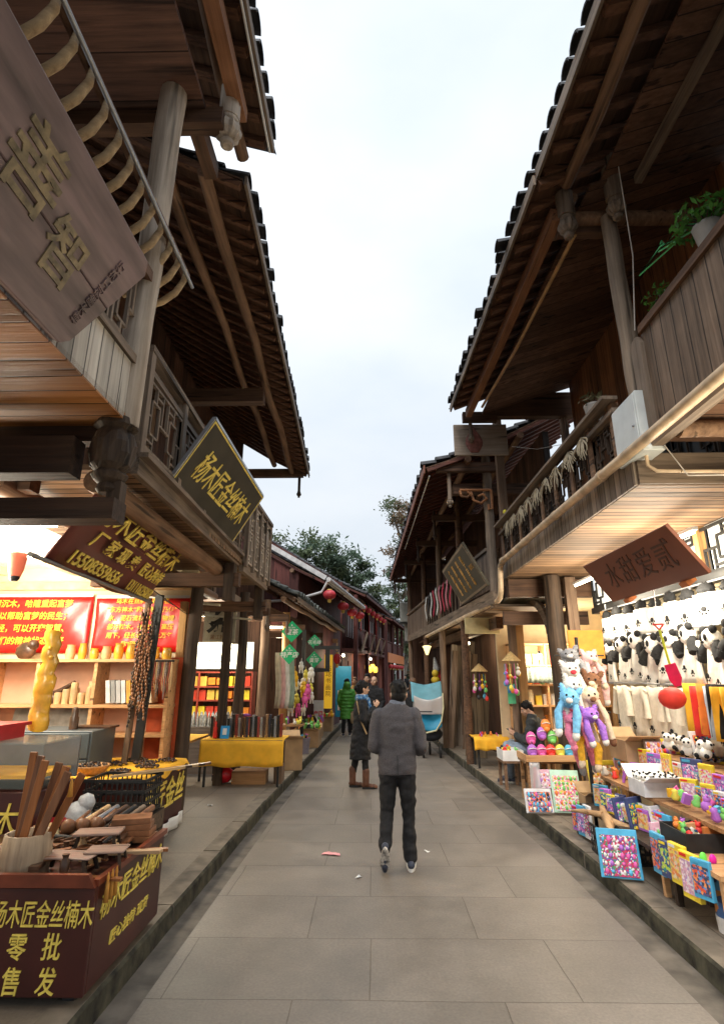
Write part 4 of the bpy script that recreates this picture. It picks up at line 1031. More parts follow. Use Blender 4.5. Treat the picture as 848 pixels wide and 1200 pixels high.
o = bpy.data.objects['payment_card']; m = MB().box((0, -.012, .1), (.06, .004, .09), Matrix.Rotation(R(-12), 3, 'X')); m.build('white_square', WHITE, o)
small('red_figurine', 'red lacquered figurine standing on the yellow table left of the blue card', 'figurine', MB().lathe((0, 0, 0), [(.03, 0), (.04, .03), (.025, .1), (.03, .14), (.012, .18), (.02, .22), (.0, .25)], 10), RED, (-2.36, 8.78, .775))
small('goods_heap', 'purple folded pouch lying on top of the boxed fans', 'pouch', MB().ball((0, 0, .02), .06, 8, (1.4, .8, .4)), mat('purple_pouch', (.25, .05, .25), .5), (-1.95, 8.95, 1.07))
for i, (x, c) in enumerate(((-2.3, 1), (-1.75, 3))):
    pass
m = MB().ball((0, 0, .12), .14, 10, (1.2, .8, .85)).ball((.06, 0, .24), .05, 8)
small('red_bag', 'bright red carrier bag slumped under the yellow cloth table', 'bag', m, mat('bright_red_bag', (.65, .02, .03), .3, .15, 12, .6), (-2.25, 9.0, .12))
small('wooden_crate', 'long low wooden crate under the yellow cloth table', 'crate', MB().box((0, 0, .09), (.5, .3, .18)), W_TABLE, (-1.85, 9.05, .12))
small('wooden_crate', 'upright dark box at the right end under the yellow table', 'crate', MB().box((0, 0, .13), (.12, .3, .26)), W_POSTB, (-1.42, 9.1, .12))
# cardboard box
def carton(name, label, loc, d, rz=0, m=None):
    t = thing(name, label, 'box', loc); m = m or mat('cardboard', (.5, .33, .18), .8, .15, 5); x, y, h = d; x /= 2; y /= 2; Mz = Matrix.Rotation(rz, 4, 'Z')
    q = MB(); th = .008
    q.b2((-x, -y, 0), (x, -y + th, h)).b2((-x, y - th, 0), (x, y, h)).b2((-x, -y + th, 0), (-x + th, y - th, h)).b2((x - th, -y + th, 0), (x, y - th, h)).b2((-x + th, -y + th, 0), (x - th, y - th, th))
    q.v = [Mz @ v + Vector(loc) for v in q.v]; q.build('body', m, t)
    for (a, b, c_) in (((-x, -y - .002, h), (x, -y - .14, h + .06), 0), ((-x, y, h), (x, y + .12, h + .09), 0)):
        f = MB(); f.add([Vector((a[0], a[1], a[2])), Vector((b[0], a[1], a[2])), Vector((b[0], b[1], b[2])), Vector((a[0], b[1], b[2]))] + [Vector((a[0], a[1], a[2] - th)), Vector((b[0], a[1], a[2] - th)), Vector((b[0], b[1], b[2] - th)), Vector((a[0], b[1], b[2] - th))], [(0, 1, 2, 3), (7, 6, 5, 4), (0, 4, 5, 1), (1, 5, 6, 2), (2, 6, 7, 3), (3, 7, 4, 0)])
        f.v = [Mz @ v + Vector(loc) for v in f.v]; f.build('flap', m, t)
    return t
carton('cardboard_box', 'open cardboard carton standing at the kerb beside the yellow cloth table', (-1.42, 10.4, .12), (.34, .55, .5), R(12))
ft = thing('folding_table', 'small folding wooden table with crossed legs carrying goods beyond the cardboard carton', 'table', (-1.65, 11.5, .12))
MB().b2((-2.0, 11.3, .72), (-1.35, 11.75, .75)).build('table_top', W_TABLE, ft)
for y in (11.34, 11.7):
    MB().bar((-1.95, y, .12), (-1.45, y, .72), .035, .03).build('leg', W_TABLE, ft); MB().bar((-1.42, y + .035, .12), (-1.92, y + .035, .72), .035, .03).build('leg', W_TABLE, ft)
pl = thing('bucket', 'grey plastic bucket of colourful toys on the pavement near the folding table', 'bucket', (-1.42, 12.2, .12))
MB().lathe((-1.42, 12.2, .12), [(.11, 0), (.14, .3), (.145, .31), (.13, .31), (.1, .02)], 16).build('body', mat('lilac_grey_bucket', (.26, .24, .3), .5), pl)

BRIGHT = [(.8, .05, .04), (.85, .5, .03), (.75, .12, .4), (.1, .45, .7), (.2, .6, .15), (.8, .78, .7), (.45, .15, .6), (.85, .25, .05), (.03, .03, .03), (.8, .7, .1)]
BN_ = ['red', 'orange', 'pink', 'blue', 'green', 'white', 'purple', 'vermilion', 'black', 'yellow']
BM = [mat('toy_' + n, c, .5, .1) for n, c in zip(BN_, BRIGHT)]
def toy_mesh(kind, s, r):
    m = MB()
    if kind == 0: m.ball((0, 0, s), s, 8).ball((0, 0, s * 2.2), s * .65, 8).ball((s * .45, 0, s * 2.8), s * .25, 6).ball((-s * .45, 0, s * 2.8), s * .25, 6)
    elif kind == 1: m.box((0, 0, s), (s * 1.6, s * .8, s * 2)); m.ball((0, -s * .45, s), s * .5, 7)
    elif kind == 2: m.lathe((0, 0, 0), [(s * .6, 0), (s, s * .6), (s * .5, s * 1.4), (s * .7, s * 1.9), (0, s * 2.3)], 8)
    else: m.tube([(0, 0, 0), (s * .3, 0, s * 1.3), (s * .9, 0, s * 2.4)], [s * .3, s * .4, s * .55], 7)
    return m
KN = ['plush doll', 'boxed toy', 'spinning top', 'toy rattle']
def toy_heap(n, fx, where, seed, smin=.03, smax=.06, group=None, kinds=(0, 1, 2, 3)):
    r = random.Random(seed); cnt = {}
    for i in range(n):
        k = r.choice(kinds); c = r.randrange(10); s = r.uniform(smin, smax); cnt[(k, c)] = cnt.get((k, c), 0) + 1
        o = toy_mesh(k, s, r).build(['plush_doll', 'boxed_toy', 'spinning_top', 'toy_rattle'][k], BM[c]); o.location = fx(r, i); o.rotation_euler = (r.uniform(-.3, .3), r.uniform(-.3, .3), r.uniform(0, 6.28))
        tag(o, 'small %s %s %s%s' % (BN_[c], KN[k], where, ['', ', a second one', ', a third one', ', a fourth one'][min(3, cnt[(k, c)] - 1)]), 'toy', group or 'toys ' + where)
toy_heap(7, lambda r, i: (-1.42 + r.uniform(-.09, .09), 12.2 + r.uniform(-.09, .09), .36), 'sticking out of the grey bucket', 1, .04, .06)
toy_heap(14, lambda r, i: (-1.95 + .55 * r.random(), 11.35 + .35 * r.random(), .752), 'on the folding table', 2, .03, .055)
for k, (x, y) in enumerate(((-1.45, 13.6), (-1.55, 15.3), (-1.4, 17.2))):
    carton('display_crate', 'low crate of bright toys on the left pavement, %s from the kerb table' % ['first', 'second', 'third'][k], (x, y, .12), (.5, .9, .35))
    toy_heap(16, lambda r, i, x=x, y=y: (x + r.uniform(-.2, .2), y + r.uniform(-.4, .4), .42 + r.uniform(0, .06)), ['heaped in the first toy crate', 'heaped in the second toy crate', 'heaped in the third toy crate'][k], 10 + k, .05, .08)

# ================================================================== LEFT HOUSE 3: low tiled tea and toy shop
L3 = thing('low_tiled_shop', 'low shop with a mossy tiled lean-to roof and green tea signs', 'shop', (-2.6, 13, 0))
E3, z3f = roof(L3, (-1.45, 10.6), (-0.95, 19), 3.15, -1, 1.75, 1.0, purl=(0.25, 1.2), mt=TILE_MOSS, seed=8, rw=.08, rmat=W_BEAMX, raft=.3)
for k, (x, y) in enumerate(((-2.25, 9.7), (-2.05, 10.7), (-2.0, 13.0), (-1.8, 15.6), (-1.55, 18.4))):
    log((x, y, .12), (x, y, 3.1), .09, .085, 30 + k).build('post', [W_POSTD, W_POSTB, W_LIGHT, W_POSTD, W_POSTB][k], L3)
    MB().bar((x - 1.4, y, 2.75), (x + .45, y, 2.75), .1, .13, (0, 0, 1)).build('cross_beam', W_BEAMX, L3)
    lotus_mesh(MB(), (x + .42, y, 2.42), .5, .22).build('hanging_bud', W_GREYZ, L3)
MB().bar((-2.25, 9.7, 2.95), (-1.55, 18.4, 2.95), .1, .16).build('front_beam', W_BEAM, L3)
MB().b2((-4.2, 9.8, .12), (-4.1, 19, 4.0)).build('back_wall', PLASTER, L3)
MB().b2((-4.1, 11.9, .12), (-2.2, 12.0, 3.0)).build('party_wall', W_WALLX, L3)
MB().b2((-4.1, 9.7, 2.98), (-2.2, 19, 3.02)).build('ceiling', W_CEIL, L3)
MB().b2((-4.0, 10.58, 3.1), (-2.2, 10.64, 4.05)).build('gable_boards', W_WALLX, L3)
MB().b2((-2.4, 9.02, 2.2), (-2.3, 9.7, 3.0)).build('side_boards', W_GREYZ, L3)
# tea shop fittings behind the yellow table
WB = thing('tea_shelf', 'red wooden tea shelf with orange and yellow packets under a lit white notice', 'shelf', (-2.9, 10.9, .12))
for z in (.9, 1.2, 1.45, 1.72): MB().b2((-3.9, 10.95, z), (-2.3, 11.3, z + .03)).build('shelf_board', mat('red_shelf_paint', (.3, .05, .03), .5), WB)
for x in (-3.9, -3.35, -2.8, -2.32): MB().b2((x, 10.94, .12), (x + .03, 11.3, 1.75)).build('upright', MATS['red_shelf_paint'], WB)
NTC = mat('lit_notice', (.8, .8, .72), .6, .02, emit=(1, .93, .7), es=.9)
nt = thing('notice_board', 'white lit notice with fine print above the red tea shelf', 'notice', (-2.9, 10.9, 1.85))
MB().b2((-3.8, 10.9, 1.8), (-2.3, 10.93, 2.3)).build('panel', NTC, nt)
lettering('茶叶价目  本店特产\n———————\n川红  绿茶  花茶\n蒲江雀舌 批发零售', .07, BLACK, nt, frame_mat((-2.9, 10.895, 2.05), (1, 0, 0), (0, 0, 1)), depth=.001)
rr = random.Random(6)
for j, z in enumerate((.93, 1.23, 1.48)):
    for i in range(9):
        c = (i // 2 + j) % 4
        small('tea_packet', '%s tea packet on the %s board of the red tea shelf, %s' % (['orange', 'yellow', 'red', 'gold'][c], ['lower', 'middle', 'upper'][j], ['far left', 'second', 'third', 'fourth', 'middle', 'sixth', 'seventh', 'eighth', 'far right'][i]), 'packet',
              MB().box((0, 0, .09), (.14, .1, .18 if c else .13)), mat('packet%d' % c, [(.75, .25, .03), (.85, .65, .05), (.6, .06, .03), (.7, .45, .08)][c], .45), (-3.78 + i * .17, 11.05, z), 'tea packets on the red shelf')
lamp((-2.9, 10.3, 2.75), 70, 'tube lamp inside the tea shop above its white notice', axis='x', col=(1, .9, .7))
lamp((-2.6, 12.9, 2.75), 60, 'tube lamp inside the toy shop behind the green signs', axis='x', col=(1, .88, .7))
lamp((-2.3, 16.5, 2.75), 60, 'tube lamp in the low shop far along the left side', axis='x', col=(1, .85, .65))
# tea character sign
tc, f_ = board('tea_sign', 'square cream sign with a bold black tea character hung over the tea shop', 'sign', (-2.72, 8.95, 2.2), (1, 0, 0), (0, 0, 1), .52, .5, .02, mat('cream_sign', (.42, .38, .28), .7, .15))
lettering('茶', .46, BLACK, tc, f_(.26, .31), bold=.012, shear=.1)
lettering('蒲江好茶', .08, BRW, tc, f_(.27, .07), shear=.1)
# clear bags on a ledge
lg = thing('goods_ledge', 'pale ledge behind the boxed fans piled with foil tea bags', 'counter', (-2.6, 10, .12))
MB().b2((-3.2, 9.75, .12), (-2.35, 10.2, .84)).build('counter', W_GREYX, lg)
for i in range(12):
    small('foil_bag', 'silver foil tea bag standing on the pale ledge, %s' % ['first', 'second', 'third', 'fourth', 'fifth', 'sixth', 'seventh', 'eighth', 'ninth', 'tenth', 'eleventh', 'last'][i] + ' from the left', 'bag',
          MB().lathe((0, 0, 0), [(.05, 0), (.045, .12), (.03, .2), (.01, .24)], 6, None, (1, .5)), mat('foil', (.6, .6, .55), .25, .3, 30, .5, metal=.5), (-3.1 + i * .065, 9.85, .845), 'foil bags on the ledge', rz=i)
# green diamond signs
GREEN = mat('green_sign_paint', (.01, .36, .14), .4, .06, 5)
def diamond(px, py, Y, s, t1, t2, label):
    c = at(px, py, Y=Y); t = thing('diamond_sign', label, 'sign', c, 'green diamond tea signs')
    q = MB(); h = s / 2; q.prism([(0, -h), (h, 0), (0, h), (-h, 0)], .02, None, c); q.build('board', GREEN, t)
    lettering(t1, s * .3, WHITE, t, frame_mat(c + Vector((0, -.012, -.02)), (1, 0, 0), (0, 0, 1)), bold=.001, shear=.1)
    lettering(t2, s * .09, WHITE, t, frame_mat(c + Vector((0, -.012, s * .17)), (1, 0, 0), (0, 0, 1)))
    MB().ball(c + Vector((0, -.012, s * .29)), s * .035, 8, (1, .3, 1)).build('emblem', WHITE, t)
    MB().tube([c + Vector((0, 0, h - .01)), c + Vector((0, 0, h + .06))], .004, 5).build('cord', BLACK, t)
diamond(342, 740, 10.7, .41, '藏茶', '蒲江茶叶', 'upper left green diamond sign reading dark tea, the largest of four')
diamond(339, 766.5, 10.7, .38, '特产店', '蒲江茶叶', 'lower left green diamond sign with three white characters')
diamond(368.5, 752, 13.0, .34, '花毛峰', '蒲江茶叶', 'upper right green diamond sign, narrowest of the four')
diamond(368, 773, 13.0, .38, '黄芽', '蒲江茶叶', 'lower right green diamond sign beside the black bracket')
bf = thing('iron_bracket', 'black square iron bracket standing out beside the green signs', 'bracket', at(385, 770, Y=12.8))
a, b, c_, d_ = at(368, 760, Y=12.8), at(398, 762, Y=12.8), at(384, 762, Y=12.8), at(384, 783, Y=12.8)
MB().b2((a.x, 12.75, a.z - .02), (b.x, 12.83, a.z + .06)).build('arm', BLACK, bf); MB().b2((c_.x - .05, 12.76, d_.z), (c_.x + .05, 12.82, a.z - .021)).build('upright', BLACK, bf); MB().b2((a.x, 12.77, d_.z - .08), (c_.x + .05, 12.81, d_.z - .001)).build('lower_arm', BLACK, bf)
tag(MB().b2((-1.6, 12.9, .12), (-1.52, 12.98, 2.7)).build('dark_pole', BLACK, None, loc=(-1.56, 12.94, .12)), 'dark square pole under the lower right green sign', 'pole')
# hanging plush toys and scarves in the toy shop front
rr = random.Random(44)
for i in range(26):
    px, py = rr.uniform(332, 366), rr.uniform(775, 832); Y = rr.uniform(11.9, 12.7); c = rr.choice([5, 5, 5, 0, 1, 9, 2, 8, 5]); s = rr.uniform(.05, .085)
    m = MB().ball((0, 0, 0), s, 8, (1, .8, 1.1)).ball((0, 0, s * 1.2), s * .7, 8).tube([(0, 0, s * 1.8), (0, 0, s * 3)], .004, 4).tube([(-s * .4, 0, -s * .7), (-s * .5, 0, -s * 2.2)], [s * .3, s * .25], 6).tube([(s * .4, 0, -s * .7), (s * .5, 0, -s * 2.2)], [s * .3, s * .25], 6)
    small('plush_doll', '%s plush doll hanging behind the green signs, %s row, %s' % (BN_[c], 'upper' if py < 795 else 'middle' if py < 815 else 'lower', ['far left', 'left', 'left of centre', 'centre', 'right of centre', 'right', 'far right'][int((px - 332) / 4.9)] + ['', ', in front', ', behind', ', lowest', ', tilted', ', topmost', ', swinging out'][i % 7]), 'plush toy', m, BM[c], at(px, py, Y=Y), 'plush dolls hanging in the toy shop')
for i, c in enumerate((5, 2, 5, 4)):
    p_ = at(326 + i * 5, 800, Y=11.7)
    small('scarf', '%s scarf hanging beside the plush dolls, %s' % (['cream', 'pink', 'white', 'sage'][i], ['leftmost', 'second', 'third', 'rightmost'][i]), 'scarf', MB().sheet(lambda u, v: ((u - .5) * .13 + .02 * math.sin(v * 5), .02 * math.sin(u * 9), -.5 + 1.1 * v), 6, 8, .006), [mat('cream_cloth', (.6, .55, .42), .9), mat('pale_pink_cloth', (.7, .42, .42), .9), mat('white_cloth', (.7, .7, .66), .9), mat('sage_cloth', (.25, .33, .26), .9)][i], p_)
tag(MB().b2((-4.1, 19.0, .12), (-1.5, 19.1, 3.4)).build('screen_wall', W_WALLX, None, loc=(-2.8, 19, .12)), 'dark board wall closing the far end of the low tiled shop', 'wall')

# yellow vertical sign, blue panel, white standee
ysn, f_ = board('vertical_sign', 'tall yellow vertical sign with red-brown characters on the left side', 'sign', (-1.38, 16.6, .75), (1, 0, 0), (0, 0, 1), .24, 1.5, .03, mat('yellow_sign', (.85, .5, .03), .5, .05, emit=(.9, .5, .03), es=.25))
lettering('临\n邛\n书\n画\n院', .17, mat('brown_ink', (.3, .08, .02), .6), ysn, f_(.12, .75), line=1.05)
bln, f_ = board('blue_panel', 'blue poster panel with white lower half beside the yellow vertical sign', 'poster', (-1.15, 18.3, .4), (1, 0, 0), (0, 0, 1), .5, 1.55, .04, mat('blue_poster', (.02, .3, .6), .4, .05))
MB().b2((-1.08, 18.29, .6), (-.8, 18.297, 1.2)).build('white_print', WHITE, bln)
whn, f_ = board('white_standee', 'white standing notice with red characters among the toy crates', 'notice', (-1.75, 16.0, .3), (1, 0, 0), (0, 0, 1), .42, .7, .03, WHITE)
lettering('特产风', .13, RED, whn, f_(.21, .35), bold=.004)

# ================================================================== LEFT HOUSE 4 with gutter and lanterns
L4 = thing('brown_plank_house', 'reddish plank house with white gutter and round red lanterns on the left', 'house', (-3, 16.5, 0))
d4 = (Vector((-0.35, 19.6, 0)) - Vector((-1.15, 13.8, 0)))
E4, z4f = roof(L4, (-1.15, 13.8), (-0.35, 19.6), 4.0, -1, 4.4, 2.7, purl=(0.9,), seed=12, raft=.4, rmat=W_REDWALL, eb=WHITE, ebh=.05)
q = MB(); fr = [E4(.12, .8, .1), E4(E4.len, .8, .1)]
W4 = lambda s_, t_, z_: E4(s_, t_, z_)
q.add([W4(.12, .75, 0), W4(E4.len, .75, 0), W4(E4.len, .75, 4.35), W4(.12, .75, 4.35), W4(.12, .85, 0), W4(E4.len, .85, 0), W4(E4.len, .85, 4.35), W4(.12, .85, 4.35)], [(0, 1, 2, 3), (5, 4, 7, 6), (0, 4, 5, 1), (3, 2, 6, 7), (1, 5, 6, 2), (4, 0, 3, 7)]); q.build('front_wall', W_REDWALL, L4)
q = MB(); g0 = [W4(.1, .75, 2.9), W4(.1, 4.3, 2.9), W4(.1, 4.3, 6.5), W4(.1, .75, 4.35)]; q.add(g0 + [v + Vector((0, .08, 0)) for v in g0], [(0, 1, 2, 3), (7, 6, 5, 4), (0, 4, 5, 1), (1, 5, 6, 2), (2, 6, 7, 3), (3, 7, 4, 0)])
q.build('gable_wall', wood('red_gable_x', (0.05, 0.014, 0.012), (0.13, 0.04, 0.032), 'z', plank=0.22, across='x', gap=0.03), L4)
GUT = mat('white_gutter', (.55, .53, .52), .4, .15, 8)
MB().tube([W4(-.15, -.1, 4.0), W4(E4.len, -.1, 3.98)], .06, 10).build('gutter_pipe', GUT, L4)
MB().tube([W4(-.05, -.05, 3.95), W4(-.02, .1, 3.7), W4(.02, .8, 3.52), W4(.05, 2.2, 3.48)], .035, 8).build('down_pipe', GUT, L4)
MB().bar(W4(-.02, 0, 4.06), W4(-.02, 4.3, 6.6), .02, .12).build('verge_board', GUT, L4)
LR = mat('lantern_red_silk', (.4, .03, .04), .5, .2, 10, emit=(.6, .03, .03), es=.02)
LG = mat('lantern_gold', (.6, .38, .08), .5, .2, 12)
def lantern():
    t = empty('red_lantern'); m = MB(); n = 16; vs = []; K = 9
    for i in range(K):
        th = math.pi * (.12 + .76 * i / (K - 1))
        for k in range(n):
            a = 2 * math.pi * k / n; rr_ = .165 * math.sin(th) * (1 + .035 * (1 if k % 2 else -1)); vs.append((math.cos(a) * rr_, math.sin(a) * rr_, -math.cos(th) * .125))
    m.add(vs, [(i * n + k, i * n + (k + 1) % n, (i + 1) * n + (k + 1) % n, (i + 1) * n + k) for i in range(K - 1) for k in range(n)], True); m.build('shade', LR, t)
    MB().lathe((0, 0, .11), [(.06, 0), (.06, .03), (.02, .035)], 12).build('cap', LG, t)
    MB().lathe((0, 0, -.2), [(.03, 0), (.05, .02), (.055, .08), (.06, .09)], 12).build('fringe', LG, t)
    MB().tube([(0, 0, .14), (0, 0, .24)], .004, 4).build('cord', BLACK, t)
    return t
LP = Proto(lantern)
for i, (px, py) in enumerate(((386, 697), (402, 710.5), (412.5, 718), (421.5, 721.5))):
    o = LP(at(px, py, Z=3.62), .3 * i, label='round red lantern with gold fringe under the white gutter, %s in the row' % ['nearest', 'second', 'third', 'farthest'][i], group='round red lanterns under the gutter'); o['category'] = 'lantern'
MB().tube([W4(0, .05, 3.88), W4(E4.len, .05, 3.88)], .006, 5).build('lantern_wire', BLACK, L4)
for i, (px, py, Y) in enumerate(((395, 772, 17), (417, 781, 21))):
    o = LP(at(px, py, Y=Y), 0, label='long red lantern hanging low at the shop fronts, %s one' % ['nearer', 'farther'][i], scale=(.7, .7, 1.3)); o['category'] = 'lantern'
lamp(at(402, 768, Y=17.5), 18, 'small bulb under the awning behind the blue poster', kind='bulb', col=(1, .8, .5))
# ================================================================== LEFT HOUSES 5 and 6
def far_house(nm, p0, p1, z, label, seed, doors, bal):
    t = thing(nm, label, 'house', (p0[0] - 2, p0[1], 0)); E, zf = roof(t, p0, p1, z, -1, 4.0, 2.3, purl=(.7,), seed=seed, raft=.5, rmat=W_REDWALL, eb=W_REDWALL)
    def wall(s0, s1, t0, z0, z1, name, m, th=.1):
        q = MB(); v = [E(s0, t0, z0), E(s1, t0, z0), E(s1, t0, z1), E(s0, t0, z1)]; v += [x + E.n * th for x in v]
        q.add(v, [(0, 1, 2, 3), (7, 6, 5, 4), (0, 4, 5, 1), (1, 5, 6, 2), (2, 6, 7, 3), (3, 7, 4, 0)]); return q.build(name, m, t)
    L_ = E.len
    wall(0, L_, .9, 2.6, z + .5, 'upper_wall', W_REDWALL); wall(0, L_, 1.0, 0, 2.6, 'lower_wall', W_REDDOOR)
    wall(0, L_, .35, 2.5, 2.62, 'floor_band', W_REDWALL, .6)
    q = MB(); q.bar(E(0, .4, 3.4), E(L_, .4, 3.4), .06, .06).bar(E(0, .4, 2.75), E(L_, .4, 2.75), .05, .05); q.build('hand_rail', W_REDWALL, t)
    wall(0, L_, .42, 2.72, 3.35, 'balcony_boards', W_REDWALL, .03)
    nw = 3
    for i in range(nw):
        s_ = L_ * (i + .3) / nw; w = wall(s_, s_ + L_ / nw * .5, .88, 3.1, 4.2, 'window', mat('curtain_white', (.5, .5, .5), .6, .1)); ww = MB()
        for k in range(4): ww.bar(E(s_ + L_ / nw * .5 * k / 3, .86, 3.1), E(s_ + L_ / nw * .5 * k / 3, .86, 4.2), .05, .04)
        ww.build('frame', W_REDWALL, w)
    for i in range(4):
        s_ = L_ * i / 3.0; q = MB(); s_ = min(max(s_, .1), L_ - .1); q.tube([E(s_, .4, 0.1), E(s_, .4, z)], .09, 8); q.build('post', W_REDWALL, t)
    for i in range(doors):
        s_ = .4 + (L_ - .8) * i / doors; wall(s_, s_ + (L_ - .8) / doors * .86, .96, .15, 2.2, 'door', W_REDDOOR, .05)
    v = [E(.02, .9, 0), E(.02, 4, 0), E(.02, 4, zf(4)), E(.02, .9, zf(.9))]; q = MB(); q.add(v + [x + E.d * .08 for x in v], [(0, 1, 2, 3), (7, 6, 5, 4), (0, 4, 5, 1), (1, 5, 6, 2), (2, 6, 7, 3), (3, 7, 4, 0)]); q.build('gable_wall', W_REDWALL, t)
    return t, E
L5, E5 = far_house('plank_house', (-.2, 20.6), (1.05, 28.6), 4.6, 'two-storey reddish plank house with balcony beyond the lantern house', 21, 6, 1)
L6, E6 = far_house('plank_house', (1.15, 29.3), (2.45, 37.4), 4.5, 'farthest left plank house with red-brown doors and a lantern row', 23, 7, 1)
SB = mat('orange_fascia', (.55, .17, .04), .5, .1)
q = MB(); q.bar(E6(0.2, .3, 2.55), E6(E6.len, .3, 2.55), .04, .5); q.build('orange_fascia', SB, L6)
for E_, nm, z, ts in ((E6, 'under the orange fascia', 2.1, .25), (E5, 'under the eave of the second plank house', 4.2, .2)):
    for i in range(6):
        s_ = .8 + i * 1.15; p_ = E_(s_, ts, z)
        o = LP(p_, 0, label='small red lantern %s, %s from the near end' % (nm, ['first', 'second', 'third', 'fourth', 'fifth', 'sixth'][i]), scale=(.75, .75, .9)); o['category'] = 'lantern'; o['group'] = 'lantern row ' + nm
for i in range(4):
    p_ = E5(1.2 + i * 1.8, .25, 2.9); q = MB(); q.box((0, 0, 0), (.06, 1.0 - .15 * i, .75), Matrix.Rotation(R(18), 3, 'Y')); o = q.build('leaning_signboard', W_GREY); o.location = p_
    tag(o, 'weathered tilted signboard on the far plank house balcony, %s one' % ['nearest', 'second', 'third', 'farthest'][i], 'signboard')
for i in range(3):
    p_ = E5(.6 + 2 * i, .3, 3.75); o = MB().sheet(lambda u, v: (0.02 * math.sin(5 * v), (u - .5) * .4, (v - .5) * 1.0), 4, 6, .01).build('red_cloth', RED); o.location = p_
    tag(o, 'red cloth pennant hanging on the far plank house, %s one' % ['nearest', 'middle', 'farthest'][i], 'pennant')
YL = mat('yellow_lantern_lit', (.85, .5, .05), .5, .1, emit=(1, .55, .08), es=.8)
for i in range(4):
    p_ = at(430 + i * 3.2, 782 + (i % 2) * 3, Y=24); o = MB().lathe((0, 0, -.12), [(.06, 0), (.1, .05), (.1, .2), (.06, .25)], 10).build('yellow_lantern', YL); o.location = p_
    tag(o, 'small lit yellow lantern far down the left side, %s one' % ['first', 'second', 'third', 'fourth'][i], 'lantern')
lamp(at(434, 772, Y=23.5), 30, 'bright bulb above the small yellow lanterns far left', kind='bulb', col=(1, .85, .6), m=EMW)
wp, f_ = board('white_poster', 'white standing poster at the far end of the left house row', 'poster', at(464, 814, Y=38), (1, 0, 0), (0, 0, 1), .55, 1.7, .05, WHITE)
MB().b2((-.6 + 2.4, 37.9, .12), (0, 0, 0)) if 0 else None

# ================================================================== RIGHT HOUSE 1 (near parapet and lattice balcony)
R0 = thing('timber_house', 'near right timber house with a vertical plank parapet under a deep tiled eave', 'house', (3.2, 2, 0))
E0, z0f = roof(R0, (1.62, -2.0), (1.48, 3.74), 5.9, 1, 3.0, 1.5, purl=(.25,), seed=31, raft=.24, ebh=.12)
q = MB(); v = [(2.0, -2, 5.78), (2.0, 3.8, 5.78), (3.6, 3.8, 6.35), (3.6, -2, 6.35)]; q.add(v + [(a, b, c + .03) for a, b, c in v], [(0, 1, 2, 3), (7, 6, 5, 4), (0, 4, 5, 1), (1, 5, 6, 2), (2, 6, 7, 3), (3, 7, 4, 0)]); q.build('ceiling', W_CEIL, R0)
MB().b2((2.28, -2, 5.74), (2.34, 3.7, 5.82)).build('ceiling_strip', W_GREY, R0)
log((1.7, 3.95, 5.62), (3.5, 3.95, 5.62), .06, .065, 3).build('round_beam', W_PURL, R0)
MB().b2((3.42, -2, 3.3), (3.5, 3.9, 6.2)).build('wall', W_WALL, R0)
MB().b2((3.38, 2.6, 3.4), (3.42, 3.6, 4.9)).build('door', W_ORG, R0)
MB().b2((2.1, -1.5, 3.36), (2.135, 3.68, 4.22)).build('parapet', W_PARA, R0)
MB().b2((2.07, -1.5, 4.22), (2.17, 3.66, 4.28)).build('parapet_rail', W_BEAM, R0)
MB().b2((2.06, -1.5, 3.3), (2.14, 3.7, 3.37)).build('parapet_sill', W_GREY, R0)
q = MB(); q.prism([(-.07, 0), (.07, 0), (.07, .82), (.05, .88), (0, .9), (-.05, .88), (-.07, .82)], .05, Matrix.Rotation(R(90), 3, 'Z'), (2.09, 3.72, 3.32)); q.build('newel_board', W_GREYZ, R0)
MB().b2((2.14, -1.5, 3.42), (3.42, 3.9, 3.46)).build('floor', W_CEIL, R0)
for k, y in enumerate((1.0, 2.4, 3.5)): log((2.15, y, 3.34), (3.5, y, 3.34), .06, .06, k).build('floor_joist', W_PURL, R0)
log((2.13, 3.88, 3.4), (2.1, 3.88, 5.56), .075, .062, 6).build('post', wood('right_post', (.12, .085, .06), (.34, .26, .19), 'z', grain=.8), R0)
lotus_mesh(MB(), (2.11, 3.74, 5.4), .85, .45, .085).build('hanging_bud', W_GREYZ, R0)
lotus_mesh(MB(), (1.75, 3.9, 5.36), .9, .26, .085).build('hanging_bud', W_GREYZ, R0)
MB().tube([(1.78, 3.86, 5.78), (1.78, 4.3, 5.78)], .075, 14).build('beam_end', W_PURL, R0)
MB().b2((1.7, 3.98, 5.5), (2.2, 4.06, 5.58)).build('tie', W_BEAMX, R0)

R1 = thing('timber_house', 'right timber house with lattice balcony, pale plank soffit and toy shops below', 'house', (3.2, 6, 0))
ER, zrf = roof(R1, (1.44, 3.66), (1.31, 7.85), 5.8, 1, 3.1, 1.6, purl=(), seed=33, raft=.24, ebh=.1)
MB().bar((1.66, 3.9, 5.62), (1.54, 7.75, 5.62), .09, .13).build('eave_beam', wood('orange_brown_beam', (.12, .05, .025), (.32, .15, .07), 'y'), R1)
MB().tube([(1.85, 4.0, 5.5), (1.77, 5.8, 5.48), (1.66, 7.3, 5.5)], .02, 8).build('bamboo_pole', mat('bamboo', (.5, .3, .13), .45), R1)
q = MB(); v = [(1.9, 3.7, 5.72), (1.8, 8.05, 5.72), (3.5, 8.05, 6.3), (3.5, 3.7, 6.3)]; q.add(v + [(a, b, c + .03) for a, b, c in v], [(0, 1, 2, 3), (7, 6, 5, 4), (0, 4, 5, 1), (1, 5, 6, 2), (2, 6, 7, 3), (3, 7, 4, 0)]); q.build('ceiling', W_CEIL, R1)
MB().b2((2.05, 8.0, 5.7), (3.3, 8.14, 6.12)).build('tie_beam', W_BEAMX, R1)
MB().b2((1.5, 8.0, 5.62), (2.05, 8.1, 5.78)).build('tie_beam', W_BEAMX, R1)
